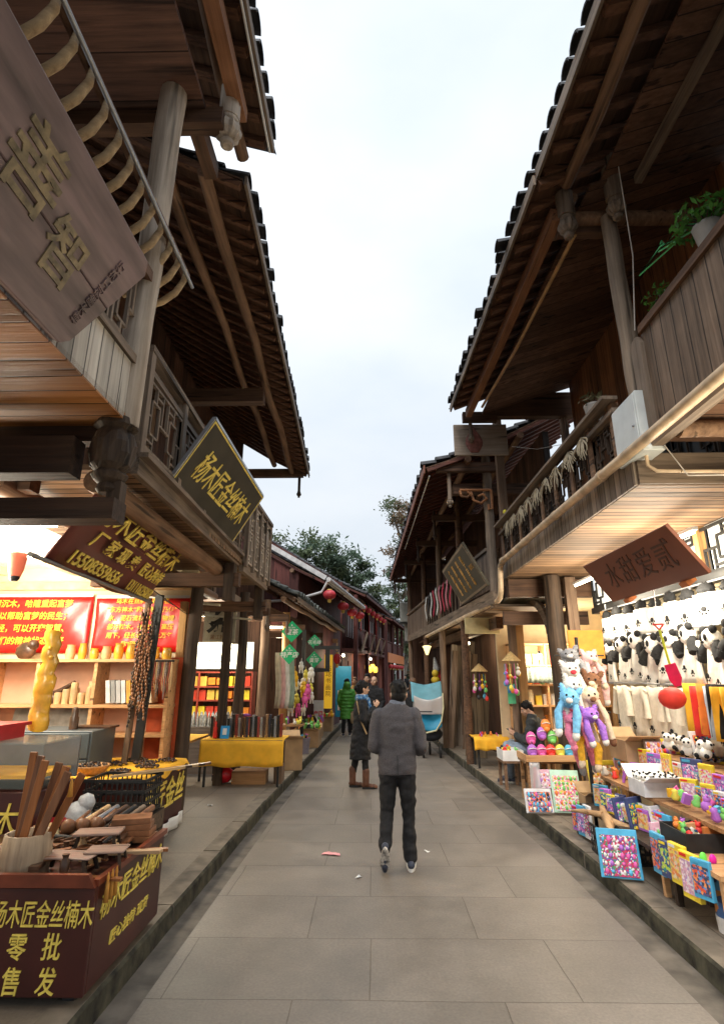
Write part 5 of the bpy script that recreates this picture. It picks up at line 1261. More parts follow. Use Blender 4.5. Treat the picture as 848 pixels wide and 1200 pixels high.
lotus_mesh(MB(), (1.62, 8.05, 5.25), .55, .25).build('hanging_bud', W_GREYZ, R1)
MB().b2((3.22, 3.9, 3.1), (3.3, 7.9, 6.2)).build('wall', W_ORG, R1)
wn_ = MB().b2((3.18, 4.6, 3.6), (3.22, 6.0, 4.9)).build('window', BLACK, R1)
lattice(wn_, (3.16, 4.6, 0), (3.16, 6.0, 0), 3.6, 4.9, 4, W_POSTD, rows=2, name='window_lattice')
MB().b2((3.1, 8.06, 3.1), (3.2, 8.16, 5.75)).build('post', W_POSTB, R1)
MB().b2((2.04, 8.2, 3.0), (2.16, 8.32, 5.75)).build('post', W_POSTB, R1)
MB().b2((2.05, 3.96, 3.085), (3.4, 8.37, 3.11)).build('soffit', W_SOFPALE, R1)
MB().b2((2.03, 3.96, 3.09), (2.05, 8.37, 3.36)).build('fascia', W_FASC, R1)
MB().b2((2.05, 3.93, 3.09), (3.4, 3.96, 3.34)).build('end_fascia', W_GREYX, R1)
MB().b2((2.02, 3.96, 3.36), (2.12, 8.37, 3.42)).build('bottom_rail', W_GREY, R1)
nb = 8
for i in range(nb + 1):
    y = 4.2 + 4.0 * i / nb; MB().b2((2.03, y - .035, 3.42), (2.09, y + .035, 3.9)).build('rail_post', W_PURL, R1)
    if i < nb: lattice(R1, (2.06, y + .035, 0), (2.06, y + .5 - .035, 0), 3.44, 3.76, 2, W_POSTD, rows=1, w=.014)
MB().b2((2.0, 4.1, 3.78), (2.1, 8.3, 3.82)).build('mid_rail', W_GREY, R1)
MB().b2((1.93, 4.1, 3.9), (2.06, 8.3, 3.93)).build('hand_rail', W_GREY, R1)
MB().b2((2.05, 8.1, 2.8), (3.3, 8.25, 3.06)).build('end_beam', W_BEAMX, R1)
# shop front below
log((2.62, 7.85, .12), (2.6, 7.85, 3.06), .12, .12, 21).build('post', W_POSTD, R1)
MB().b2((2.8, 7.86, .12), (2.95, 7.96, 3.05)).build('post', W_POSTB, R1)
log((2.3, 9.2, .12), (2.32, 9.2, 2.8), .07, .07, 22).build('post', W_POSTB, R1)
MB().b2((2.4, 9.24, .12), (2.52, 9.34, 2.8)).build('door_post', W_LIGHT, R1)
q = MB()
for i in range(10):
    a0, a1 = R(90 * i / 10), R(90 * (i + 1) / 10); pc = lambda a: Vector((2.52 - .0, 7.9 + .95 * (1 - math.cos(a)) , 2.25 + .55 * math.sin(a)))
    q.bar(pc(a0), pc(a1), .06, .09 + .05 * math.sin(a0 * 3))
q.build('curved_bracket', W_GREY, R1)
MB().b2((3.15, 3.2, 2.52), (3.25, 7.9, 2.6)).build('lintel', BLACK, R1)
MB().b2((3.34, 2.6, .12), (3.4, 7.95, 3.08)).build('back_wall', PLASTER, R1)
PAPER = mat('lit_window_paper', (.85, .85, .78), .7, .03, emit=(1, .97, .85), es=.5)
MB().b2((3.24, 3.2, 2.6), (3.25, 7.9, 3.08)).build('transom_paper', PAPER, R1)
lattice(R1, (3.2, 3.2, 0), (3.2, 7.9, 0), 2.62, 3.04, 10, BLACK, rows=1, w=.025, name='transom_lattice')
for y in (3.9, 5.2, 6.5): MB().b2((3.16, y - .04, 2.6), (3.24, y + .04, 3.08)).build('transom_post', W_LIGHT, R1)
MB().b2((3.14, 7.5, .12), (3.24, 7.6, 2.52)).build('door_post', W_LIGHT, R1)
MB().b2((2.35, 10.5, .12), (4.6, 10.6, 2.9)).build('party_wall', PLASTER, R1)
MB().b2((4.4, 7.96, .12), (4.5, 10.5, 2.9)).build('inner_wall', PLASTER, R1)
MB().b2((2.2, 8.3, 2.86), (4.5, 10.5, 2.9)).build('shop_ceiling', PLASTER, R1)

# pipes and meter box
pp = thing('drain_pipe', 'aged cream pipe running along the right balconies and stepping down at the second house', 'pipe', (2.0, 6, 3.3))
RGU = [(1.95, 8.45, 2.78), (1.78, 10.6, 2.74), (1.5, 15.2, 2.68)]
MB().tube([(2.0, -1.5, 3.33), (1.985, 3.6, 3.325), (1.96, 6, 3.32), (1.94, 7.85, 3.3), (1.935, 8.05, 3.25), (1.935, 8.1, 3.1), (1.935, 8.12, 2.9), (1.93, 8.2, 2.8)] + RGU, .042, 12).build('pipe', IVORY, pp)
for y in (1.8, 4.4, 5.6, 6.8, 8.0): MB().tube([(1.99 - .003 * y, y - .03, 3.325), (1.99 - .003 * y, y + .03, 3.325)], .05, 12).build('clamp', IVORY, pp)
mb = thing('meter_box', 'white painted steel electric box fixed to the right balcony over the pipe', 'meter box', (2.05, 3.9, 3.28))
MB().b2((2.0, 3.72, 3.28), (2.17, 4.12, 3.77)).build('body', mat('box_white', (.62, .66, .66), .4, .06), mb, bevel=.006)
MB().b2((1.99, 3.735, 3.3), (2.0, 4.105, 3.75)).build('door', MATS['box_white'], mb, bevel=.003)
MB().ball((1.985, 3.78, 3.5), .01, 8).build('lock', IRON, mb)
for k, (x, y) in enumerate(((2.06, 4.02), (2.08, 3.84))): MB().tube([(x, y, 3.28), (x, y, 3.2), (x + .05, y - .02, 3.15), (x + .9 * k + .05, y - .03, 3.13 + .0 * k)], .022 if k == 0 else .014, 8).build('conduit', IVORY, mb)
MB().tube([(2.3, 3.8, 3.14), (2.8, 3.75, 3.12), (3.3, 3.7, 3.14)], .012, 6).build('conduit', IVORY, mb)
# wires
for k, (pts, lab) in enumerate((([(2.05, 3.5, 5.7), (2.1, 3.6, 4.9), (2.05, 3.66, 4.25)], 'thin pale cable hanging in front of the near right house'), ([(2.3, 8.2, 5.25), (2.7, 8.2, 5.2), (3.1, 8.15, 5.26)], 'thin cable sagging between the two far posts of the right balcony'), ([(2.15, 3.7, 3.3), (2.25, 3.65, 3.05), (2.6, 3.5, 3.0), (3.1, 3.3, 3.1)], 'looping cable under the near right balcony'))):
    tag(MB().tube(pts, .005, 5).build('cable', mat('pale_cable', (.5, .45, .4), .6), None, loc=pts[0]), lab, 'cable')
# hangers, plants on the near parapet
GH = mat('green_plastic', (.1, .55, .2), .4)
for k, (y, z) in enumerate(((3.3, 4.62), (3.05, 4.55))):
    o = MB().tube([(0, 0, .12), (.01, 0, .16), (.03, 0, .14), (0, 0, .1), (-.0, -.2, .0), (0, .2, .0), (0, 0, .1)], .006, 6).build('clothes_hanger', GH); o.location = (2.12, y, z); o.rotation_euler = (.3 * k, .2, .3)
    tag(o, 'mint green plastic clothes hanger over the near right parapet, %s one' % ['farther', 'nearer'][k], 'hanger')
MB().tube([(2.12, 3.3, 4.75), (2.16, 3.2, 5.2)], .004, 4)
LEAFG = mat('fresh_leaf', (.07, .2, .03), .5, .4, 12)
def leafy(name, label, loc, r, n, ls, seed, m=None, pot=True, sq=(1, 1, 1), droop=.3):
    t = thing(name, label, 'plant', loc); rr = random.Random(seed); q = MB(); s = MB(); c = Vector(loc)
    for i in range(n):
        d = Vector((rr.gauss(0, 1) * sq[0], rr.gauss(0, 1) * sq[1], abs(rr.gauss(0, 1)) * sq[2])).normalized() * r * rr.uniform(.4, 1)
        p_ = c + d + Vector((0, 0, -.5 * droop * (d.x ** 2 + d.y ** 2) / r)); t1 = Vector((rr.uniform(-1, 1), rr.uniform(-1, 1), rr.uniform(-.8, .8))).normalized() * ls; t2 = t1.cross(Vector((rr.uniform(-1, 1), rr.uniform(-1, 1), 1))).normalized() * ls * .35
        q.add([p_ - t1, p_ + t2, p_ + t1, p_ - t2], [(0, 1, 2, 3)])
        if i % 8 == 0: s.tube([c, c.lerp(p_, .6) + Vector((0, 0, .02)), p_], [.006, .004, .002], 4)
    q.build('leaves', m or LEAFG, t); s.build('stem', W_POSTD, t)
    if pot: MB().lathe((c.x, c.y, c.z - .18), [(.06, 0), (.085, .16), (.09, .18), (.08, .18)], 12).build('pot', mat('plant_pot', (.3, .28, .26), .7), t)
leafy('potted_plant', 'bushy green potted plant standing on the near right parapet at the frame edge', (2.2, 2.9, 4.5), .22, 260, .035, 2)
leafy('potted_plant', 'small trailing plant along the top of the right plank parapet', (2.13, 3.4, 4.33), .13, 120, .022, 3, sq=(.5, 1.6, .5), pot=False)
leafy('potted_plant', 'spidery pale plant in a white pot on the lattice balcony rail', (2.08, 4.6, 4.1), .14, 60, .04, 4, m=mat('dry_leaf', (.16, .15, .08), .7, .3))
tag(MB().tube([(0, -.06, 0), (0, 0, .03), (0, .06, 0)], .012, 6).build('clothes_peg', mat('peg_blue', (.03, .12, .5), .5), None, put=(1.99, 4.95, 3.95)), 'blue plastic clip on the right balcony hand rail', 'clip')
tag(MB().ball((0, 0, 0), .03, 6, (1, 1, 1.3)).build('yellow_ribbon', mat('toy_yel', (.7, .6, .05), .6), None, put=(1.95, 7.6, 3.96)), 'yellow ribbon tied at the far end of the right hand rail', 'ribbon')
# dried bundles hanging on the rail
STRAW = mat('dried_husk', (.4, .34, .24), .85, .2, 14)
rr = random.Random(8)
for i in range(9):
    y = 4.75 + i * .36; z = 3.84; m = MB()
    for k in range(16):
        dy = rr.uniform(-.2, .2); l = rr.uniform(.07, .27)
        m.tube([(0, 0, 0), (-.015, dy * .6, -l * .4), (-.02 + rr.uniform(-.02, .01), dy, -l * .7), (-.02, dy + rr.uniform(-.03, .03), -l)], [.004, .007, .006, .003], 5)
    o = m.build('dried_bundle', STRAW); o.location = (1.985, y, z); tag(o, 'bundle of pale dried husks on the right lattice rail, %s from the meter box' % ['first', 'second', 'third', 'fourth', 'fifth', 'sixth', 'seventh', 'eighth', 'ninth'][i], 'dried husks', 'dried husks on the balcony rail')
# blank board at the balcony end
bb, f_ = board('blank_board', 'weathered blank board with a faded red stain on the far post of the right balcony', 'board', (1.36, 8.14, 5.08), (1, 0, 0), (0, 0, 1), .86, .54, .04, wood('washed_board', (.2, .15, .11), (.42, .34, .27), 'x'))
MB().sheet(lambda u, v: (1.62 + .16 * (v - .5) * math.sin(u * 4) + .12 * v, 8.135, 5.12 + .46 * u), 8, 4, .002).build('red_stain', mat('faded_red_stain', (.28, .11, .09), .8, .3, 14), bb)
# brown shop sign
ts, f_ = board('hanging_signboard', 'red-brown wooden signboard with carved brushed characters under the right balcony', 'signboard', (2.35, 5.35, 2.37), (0, -1, 0), (-.25, 0, .35), 1.57, .43, .03, mat('red_brown_sign', (.2, .062, .03), .35, .12, 2))
INK = mat('carved_dark_ink', (.07, .025, .015), .4)
lettering('水甜爱贰', .26, INK, ts, f_(.8, .22), sx=1.05, shear=.4, space=1.2, depth=.002)
for u in (.3, 1.25): 
    q = MB(); Mx = f_(u, -.02, -.02); q.box((0, 0, 0), (.1, .04, .08)); q.v = [Mx @ v_ for v_ in q.v]; q.build('bracket', SB, ts)

# ================================================================== RIGHT HOUSE 2
R2 = thing('timber_house', 'second right timber house with long tiled eave, carved bracket and signboard balcony', 'house', (3.2, 13, 0))
EE, zef = roof(R2, (0.92, 8.42), (0.72, 19.4), 5.0, 1, 3.0, 1.45, purl=(.7, 1.6), seed=41, raft=.26, rmat=wood('red_rafter', (.05, .018, .012), (.16, .055, .035), 'x'), eb=wood('red_eave_board', (.12, .04, .025), (.3, .12, .075), 'y'), ebh=.14)
MB().tube([(.98, 8.5, 4.86), (.9, 14, 4.86)], .012, 6).build('conduit', WHITE, R2)
MB().b2((1.1, 8.5, 4.95), (2.1, 8.62, 5.1)).build('tie_beam', W_BEAMX, R2)
MB().b2((1.4, 8.72, 4.62), (3.2, 8.84, 4.8)).build('tie_beam', W_BEAMX, R2)
q = MB()
for pts in ([(1.48, 0, 4.62), (1.5, 0, 4.52), (1.6, 0, 4.5), (1.66, 0, 4.56), (1.6, 0, 4.6)], [(1.66, 0, 4.6), (1.7, 0, 4.45), (1.82, 0, 4.4), (1.92, 0, 4.48), (1.86, 0, 4.56), (1.78, 0, 4.52)], [(1.48, 0, 4.63), (2.0, 0, 4.63)], [(2.0, 0, 4.63), (2.0, 0, 4.3), (1.94, 0, 4.3), (1.94, 0, 4.38)]):
    q.tube([Vector((a, 8.56, c)) for a, b, c in pts], .022, 6)
q.build('carved_bracket', wood('orange_carving', (.28, .11, .05), (.5, .24, .11), 'x'), R2)
def rx(y): return 1.92 + (1.5 - 1.92) * (y - 8.5) / 6.7
for k, y in enumerate((8.66, 10.9, 13.2, 15.6, 18.8)):
    log((rx(y) + .05, y, .12 if y > 9 else 2.7), (rx(y) + .05, y, 5.3), .075, .075, k + 50).build('post', W_GREYZ if k == 0 else W_BEAM if k % 2 else W_POSTB, R2)
    if k: lotus_mesh(MB(), (rx(y) - .45, y, 4.35), .5, .5).build('hanging_bud', W_POSTD, R2); MB().b2((rx(y) - .5, y - .05, 4.75), (rx(y) + 1, y + .05, 4.88)).build('bracket_arm', W_BEAMX, R2)
lotus_mesh(MB(), (1.32, 8.62, 4.35), .6, .45).build('hanging_bud', W_GREYZ, R2)
MB().bar((3.0, 8.6, 4.2), (2.7, 19, 4.2), .1, 3.0).build('upper_wall', W_WALL, R2)
for k in range(4):
    y = 9.4 + 2.4 * k; w = MB().b2((2.86, y, 3.2), (2.9, y + 1.2, 4.4)).build('window', BLACK, R2); lattice(w, (2.84, y, 0), (2.84, y + 1.2, 0), 3.2, 4.4, 3, W_POSTB, rows=2, name='window_lattice')
MB().bar((2.5, 8.5, 2.72), (2.2, 19, 2.72), 1.15, .04).build('balcony_soffit', W_SOFPALE, R2)
MB().bar((rx(8.5), 8.5, 2.85), (rx(19), 19, 2.85), .06, .2).build('balcony_edge', W_GREY, R2)
MB().bar((rx(8.7), 8.7, 3.3), (rx(10.9), 10.9, 3.3), .03, .62).build('plank_parapet', W_PARA, R2)
MB().bar((rx(15), 15, 3.25), (rx(19), 19, 3.25), .03, .62).build('plank_parapet', W_PARA, R2)
MB().bar((rx(8.7), 8.7, 3.65), (rx(19), 19, 3.65), .09, .05).build('hand_rail', W_GREY, R2)
for k in range(13): y = 11 + k * .33; MB().bar((rx(y), y, 2.95), (rx(y), y, 3.62), .03, .03).build('baluster', W_GREYZ, R2)
MB().b2((2.02, 8.42, 2.42), (3.3, 8.5, 2.62)).build('cross_beam', W_BEAMX, R2)
MB().bar((2.2, 9.5, 2.55), (1.85, 19, 2.55), .12, .2).build('lintel', W_BEAM, R2)
MB().bar((2.75, 11.0, 1.4), (2.35, 19, 1.4), .1, 2.6).build('lower_wall', W_WALL, R2)
tag(MB().b2((1.7, 10.0, 2.4), (2.3, 10.1, 2.68)).build('end_panel', mat('cream_panel', (.5, .42, .22), .7), R2))
# carved signboard with gold columns
rs, f_ = board('carved_signboard', 'dark framed signboard with four columns of gold characters on the second right balcony', 'signboard', (1.72, 10.35, 2.95), (0, -1, 0), (-.32, 0, .58), 2.35, .74, .04, DKSIGN, wood('worn_frame', (.12, .09, .06), (.3, .23, .16), 'y'), .035)
OG = mat('orange_gold', (.6, .33, .06), .5, .2, 20)
for i, tx in enumerate(('堂\n春\n和\n仁', '坊\n布\n染\n蓝', '坊\n作\n编\n草', '坊\n手\n工\n银')):
    lettering('\n'.join(reversed(tx.split('\n'))), .135, OG, rs, f_(.5 + i * .42, .37), line=.95, bold=.004, shear=.1)
lettering('蒲江手工', .09, OG, rs, frame_mat(f_(2.08, .37).translation, (0, 0, 0.58), (0, 1, 0)) if 0 else f_(2.1, .37), sx=.7)
# laundry on the far balcony
for i in range(9):
    y = 11.4 + i * .4; c = [0, 2, 0, 2, 5, 0, 5, 8, 5][i]
    o = MB().sheet(lambda u, v: (.02 * math.sin(v * 6 + i), (u - .5) * .2, -.62 * v + .02 * math.sin(u * 8)), 5, 6, .008).build('hanging_garment', [mat('crimson_cloth', (.5, .03, .07), .8), mat('rose_cloth', (.6, .2, .25), .8), MATS['white_cloth'] if 'white_cloth' in MATS else WHITE, BLACK][0 if c == 0 else 1 if c == 2 else 2 if c == 5 else 3]); o.location = (rx(y) - .08, y, 3.66)
    tag(o, '%s garment drying on the second right balcony, %s from the signboard' % ({0: 'crimson', 2: 'rose', 5: 'white', 8: 'black'}[c], ['first', 'second', 'third', 'fourth', 'fifth', 'sixth', 'seventh', 'eighth', 'ninth'][i]), 'garment', 'garments on the far right balcony')
# air conditioners
for k, (px, py, Y, s) in enumerate(((484, 718, 19.9, .95), (487, 742, 20.1, .8), (492, 765, 20.3, .8))):
    c = at(px, py, Y=Y); t = thing('air_conditioner', 'outdoor air conditioner stacked on the far right house end, %s of three' % ['top', 'middle', 'bottom'][k], 'air conditioner', c)
    MB().box(c, (s, .35, s * .72)).build('casing', mat('ac_grey', (.3, .3, .27), .5, .2, 4), t, bevel=.01)
    MB().lathe(c + Vector((.08, -.18, 0)), [(.22, 0), (.24, .02), (.0, .03)], 16, Matrix.Rotation(R(90), 3, 'X')).build('fan_grille', BLACK, t)
    MB().box(c + Vector((0, .1, -s * .4)), (s * 1.1, .5, .03)).build('bracket', BLACK, t)
for k, (a, b) in enumerate((((1.35, 19.5, 4.6), (1.35, 19.7, 4.4)),)): pass
MB().bar((1.55, 19.45, .12), (3.4, 19.45, .12), .1, .1)
tag(MB().b2((1.35, 19.42, .12), (4.0, 19.52, 5.6)).build('end_wall', W_WALLX, None, loc=(2.6, 19.4, .12)), 'dark board wall closing the far end of the second right house', 'wall')

# ---- ground floor of right house 2: leaning boards, hats, extinguisher
rr = random.Random(77)
for i in range(10):
    x = 1.74 + i * .055 + rr.uniform(-.02, .02); y = 13.2 + rr.uniform(-.3, .4); h = rr.uniform(2.0, 2.45)
    o = MB().bar((0, 0, 0), (.14 + rr.uniform(-.05, .12), .1, h), .13, .03, (0, 1, 0)).build('leaning_board', [W_POSTB, W_POST, W_GREYZ][i % 3]); o.location = (x, y, .12)
    tag(o, '%s plank leaning upright on the right pavement, %s in the stack' % (['brown', 'grey', 'dark'][i % 3], ['first', 'second', 'third', 'fourth', 'fifth', 'sixth', 'seventh', 'eighth', 'ninth', 'last'][i]), 'plank', 'planks leaning on the right')
tag(MB().box((0, 0, .55), (.42, .04, 1.1), Matrix.Rotation(R(6), 3, 'Y')).build('door_leaf', wood('tan_door_leaf', (.14, .1, .06), (.34, .25, .15), 'z', plank=.14, across='x'), None, put=(2.1, 11.6, .14)), 'pale wooden shutter leaf leaning behind the right yellow table', 'shutter')
HATM = mat('straw_hat', (.55, .38, .16), .8, .2, 40, .4)
for k, (px, py, Y, s) in enumerate(((561, 783, 10.6, .16), (598, 770, 8.9, .15))):
    c = at(px, py, Y=Y); t = thing('straw_hat', 'conical straw hat hung with bright trinkets at the right shops, %s one' % ['farther', 'nearer'][k], 'hat', c)
    MB().lathe(c, [(s, -.06), (s * .95, -.05), (s * .5, .02), (.0, .09)], 16).build('hat', HATM, t)
    r = random.Random(k)
    for i in range(9):
        a = i * .7; p_ = c + Vector((math.cos(a) * s * .7, math.sin(a) * s * .7, -.1)); l = r.uniform(.1, .5); m = MB(); m.tube([p_, p_ - Vector((0, 0, l))], .004, 4)
        m.ball(p_ - Vector((0, 0, l)), .035, 6, (1, .7, 1.3)).ball(p_ - Vector((0, 0, l * .5)), .025, 6); m.build('trinket_string', BM[(i * 3 + k) % 10], t)
fe = thing('fire_extinguisher', 'red fire extinguisher hanging by the far right shop entrance', 'extinguisher', at(515, 797, Y=16))
c = at(516, 797, Y=16); MB().lathe(c, [(.07, -.25), (.075, -.2), (.075, .15), (.03, .22), (.03, .27)], 12).build('cylinder', RED, fe); MB().box(c + Vector((0, 0, .28)), (.1, .04, .05)).build('valve', BLACK, fe)
tag(MB().ball((0, 0, 0), .13, 8, (1, 1, .8)).ball((0, 0, .18), .1, 8).build('yellow_balloon_toy', mat('toy_y2', (.85, .6, .05), .5), None, put=at(510, 797, Y=15.7)), 'yellow inflatable toy beside the red extinguisher', 'toy')
tag(MB().tube([(0, 0, .3), (.05, 0, 0), (.02, 0, -.25)], [.02, .1, .04], 7).build('white_bag', MATS['white_plastic_bag'], None, put=at(509, 783, Y=15.9)), 'white plastic bag tied above the yellow inflatable toy', 'bag')
wlm = thing('wall_lamp', 'warm glass wall lamp under the far right balcony', 'lamp', at(500, 760, Y=14.8))
c = at(500, 761, Y=14.8); MB().lathe(c, [(.03, -.14), (.09, .03), (.12, .08), (.05, .1)], 12).build('shade', mat('lit_shade', (.8, .6, .3), .4, emit=(1, .75, .3), es=1.2), wlm); MB().tube([c + Vector((0, 0, .1)), c + Vector((.2, 0, .2))], .015, 6).build('arm', BLACK, wlm)
# small yellow table
cloth_table(0, 1.82, 2.4, 10.35, 10.85, .62, .2, 0, 'small low table with a printed yellow cloth on the right pavement')
toy_heap(10, lambda r, i: (1.9 + .45 * r.random(), 10.45 + .35 * r.random(), .632), 'on the small right yellow table', 61, .015, .03)

# ---- shop with the seated keeper
ks = thing('goods_shelf', 'lit wooden shelf crowded with jars and packets behind the seated shopkeeper', 'shelf', (3.1, 10.3, .12))
for z in (.3, .75, 1.15, 1.5, 1.83, 2.2): MB().b2((2.5, 10.12, z), (4.3, 10.48, z + .03)).build('shelf_board', W_SHELF, ks)
for x in (2.5, 3.1, 3.7, 4.28): MB().b2((x, 10.1, .12), (x + .03, 10.48, 2.23)).build('upright', W_SHELF, ks)
rr = random.Random(88); JC = ['orange', 'yellow', 'red', 'white', 'brown', 'cream', 'green']
JM = [mat('jar_' + n, c, .35) for n, c in zip(JC, [(.75, .28, .04), (.85, .6, .06), (.6, .06, .03), (.75, .73, .68), (.3, .13, .06), (.7, .58, .35), (.1, .3, .12)])]
for j, z in enumerate((.78, 1.18, 1.53, 1.86)):
    for i in range(13):
        c = rr.randrange(7); h = rr.uniform(.14, .27); m = MB().lathe((0, 0, 0), [(.05, 0), (.055, h * .75), (.04, h * .85), (.045, h)], 8) if rr.random() < .5 else MB().box((0, 0, h / 2), (.1, .1, h))
        small('goods_jar', '%s jar or packet on the %s board of the keeper shelf, place %s' % (JC[c], ['lowest', 'second', 'third', 'top'][j], ['one', 'two', 'three', 'four', 'five', 'six', 'seven', 'eight', 'nine', 'ten', 'eleven', 'twelve', 'thirteen'][i]), 'jar', m, JM[c], (2.58 + i * .13, 10.28, z), 'jars on the keeper shelf')
for k, (x, z) in enumerate(((2.95, 2.2), (3.3, 2.35))):
    lamp((x, 9.9, z - .2), 30, 'round glowing bulb hanging in the keeper shop, %s one' % ['left', 'right'][k], kind='bulb', col=(1, .85, .6), m=EMW)
scf = thing('scarf_rail', 'grey-green patterned scarf strip hung across the keeper shelf', 'scarf', (3.2, 10.0, 1.6))
MB().sheet(lambda u, v: (2.75 + .9 * u, 10.06 + .012 * math.sin(u * 60), 1.55 + .26 * v), 60, 3, .004).build('cloth', mat('grey_green_cloth', (.28, .33, .28), .8, .3, 40), scf)
cnt = thing('glass_counter', 'low counter with a slanted glass pane beside the seated shopkeeper', 'counter', (2.9, 8.9, .12))
MB().b2((2.8, 8.7, .12), (3.6, 9.1, .85)).build('cabinet', W_LIGHT, cnt); MB().b2((2.8, 8.68, .85), (3.6, 9.12, .87)).build('top', WHITE, cnt)
q = MB(); q.box((3.05, 8.75, 1.02), (.5, .02, .3), Matrix.Rotation(R(-15), 3, 'X')); q.build('pane', mat('dark_glass', (.05, .08, .09), .1), cnt)
lbl = thing('hanging_tag', 'blue and green printed card hanging on the pale post beside the nearer straw hat', 'card', at(600, 815, Y=9.1))
c = at(599, 813, Y=9.1); MB().box(c, (.12, .01, .3)).build('card', mat('card_green', (.1, .5, .25), .5), lbl); MB().box(c + Vector((0, -.008, .07)), (.11, .004, .12)).build('blue_print', mat('card_blue', (.05, .25, .6), .5), lbl)

# ---- panda bag wall
CREAM = mat('cream_plush', (.78, .72, .6), .95, .08, 20, .3); WPL = mat('white_plush', (.85, .83, .78), .95, .06, 20, .3); BPL = mat('black_plush', (.015, .015, .016), .95, .2, 20, .3)
def paw(m, c, s, n=Vector((-1, 0, 0))):
    r = Vector((0, -1, 0)); u = Vector((0, 0, 1))
    m.ball(c, s, 8, (.25, 1.1, .9))
    for a in (-65, -22, 22, 65): m.ball(c + r * math.sin(R(a)) * s * 1.7 + u * math.cos(R(a)) * -s * 1.6, s * .42, 6, (.35, 1, 1))
def bag_a():
    t = empty('paw_bag'); MB().sheet(lambda u, v: (-.03 * math.sin(math.pi * u) - .012 * math.sin(u * 17 + v * 4), (u - .5) * (.36 - .1 * v), -.34 + .3 * v), 14, 6, .04).build('body', WPL, t)
    MB().ball((0, 0, .0), .085, 14, (.6, 1.1, .8)).fuzz(.014, 30).build('fur_top', BPL, t)
    m = MB(); paw(m, Vector((-.06, 0, -.19)), .032); m.build('paw_print', BPL, t); return t
def bag_b():
    t = empty('panda_hat'); MB().ball((0, 0, 0), .105, 12, (.75, 1, .85)).build('head', WPL, t)
    for s in (-1, 1):
        MB().ball((-.02, s * .085, .075), .036, 8).build('ear', BPL, t); MB().ball((-.075, s * .04, .015), .024, 8, (.5, 1, 1.25)).build('eye_patch', BPL, t)
        MB().tube([(0, s * .07, -.04), (-.03, s * .13, -.09), (-.04, s * .17, -.16)], [.04, .045, .045], 10).fuzz(.01, 30).build('scarf_arm', BPL, t)
    MB().ball((-.082, 0, -.022), .013, 6).build('nose', BPL, t)
    MB().sheet(lambda u, v: (.0 - .02 * math.sin(u * 9 + v * 3), (u - .5) * .38, -.42 + .36 * v), 12, 6, .03).build('cloth_panel', WPL, t)
    m = MB(); paw(m, Vector((-.05, .08, -.28)), .024); m.build('paw_print', BPL, t)
    m = MB(); paw(m, Vector((-.05, -.09, -.32)), .022); m.build('paw_print', BPL, t); return t
def bag_c():
    t = empty('paw_shirt'); m = MB()
    m.sheet(lambda u, v: (-.02 * math.sin(math.pi * u) - .01 * math.sin(u * 12), (u - .5) * (.34 + .1 * v), -.55 * v + (.03 * abs(u - .5))), 10, 6, .03); m.build('body', CREAM, t)
    for s in (-1, 1): MB().tube([(0, s * .17, -.02), (0, s * .25, -.16), (-.01, s * .28, -.32)], [.05, .048, .05], 8).build('sleeve', CREAM, t)
    m = MB(); paw(m, Vector((-.05, .08, -.4)), .028); m.build('paw_print', BPL, t)
    MB().tube([(-.03, -.21, -.55), (-.045, 0, -.56), (-.03, .21, -.55)], .007, 6).build('black_hem', BPL, t); return t
PA, PB, PC = Proto(bag_a), Proto(bag_b), Proto(bag_c)
ORD = ['first', 'second', 'third', 'fourth', 'fifth', 'sixth', 'seventh', 'eighth', 'ninth', 'tenth', 'eleventh', 'twelfth']
for i in range(11):
    o = PA((3.12, 7.35 - i * .32, 2.44 + .02 * (i % 2)), (i * 37 % 5 - 2) * .06, label='white paw print bag in the top row of the right shop, %s from the back' % ORD[i], group='paw print bags in the top row', scale=(1, .95 + .07 * (i * 5 % 4), .9 + .06 * (i * 7 % 4))); o['category'] = 'bag'
for i in range(10):
    o = PB((3.05, 7.2 - i * .36, 2.0 + .03 * (i % 3)), (i * 31 % 5 - 2) * .09, label='panda face hat in the second row of the right shop, %s from the back' % ORD[i], group='panda hats in the second row', scale=(1.05, 1.15 if i % 3 else .95, 1 + .06 * (i % 4))); o['category'] = 'hat'
for i in range(7):
    o = PC((3.0, 6.9 - i * .4, 1.56), (i * 31 % 5 - 2) * .07, label='cream paw print garment in the third row of the right shop, %s from the back' % ORD[i], group='cream garments in the third row'); o['category'] = 'garment'
YG = mat('yellow_garment', (.85, .45, .03), .8, .1); GM = [YG, RED, mat('orange_garment', (.8, .2, .03), .8), mat('pale_blue_garment', (.5, .58, .68), .8), BPL, YG]
for i in range(6):
    o = MB().sheet(lambda u, v: (-.03 * math.sin(u * 9 + i), (u - .5) * .22 * (1 + .2 * v), -.42 * v), 10, 5, .02).build('toy_garment', GM[i]); o.location = (2.92 - .02 * i, 5.25 - i * .12, 1.62 - .02 * (i % 2))
    tag(o, '%s child garment hanging at the right edge of the toy shop' % ['golden yellow', 'bright red', 'orange', 'pale blue', 'black', 'deep yellow rearmost'][i], 'garment')
rk = thing('display_rack', 'three tier metal hanging rack carrying the panda bags', 'rack', (3.1, 5.6, .12))
for z, x in ((2.52, 3.12), (2.12, 3.05), (1.6, 3.0)): MB().tube([(x, 3.3, z), (x, 7.45, z)], .01, 6).build('rail', IRON, rk)
for y in (3.4, 5.4, 7.4): MB().tube([(3.14, y, .12), (3.14, y, 2.6)], .014, 6).build('upright', IRON, rk)
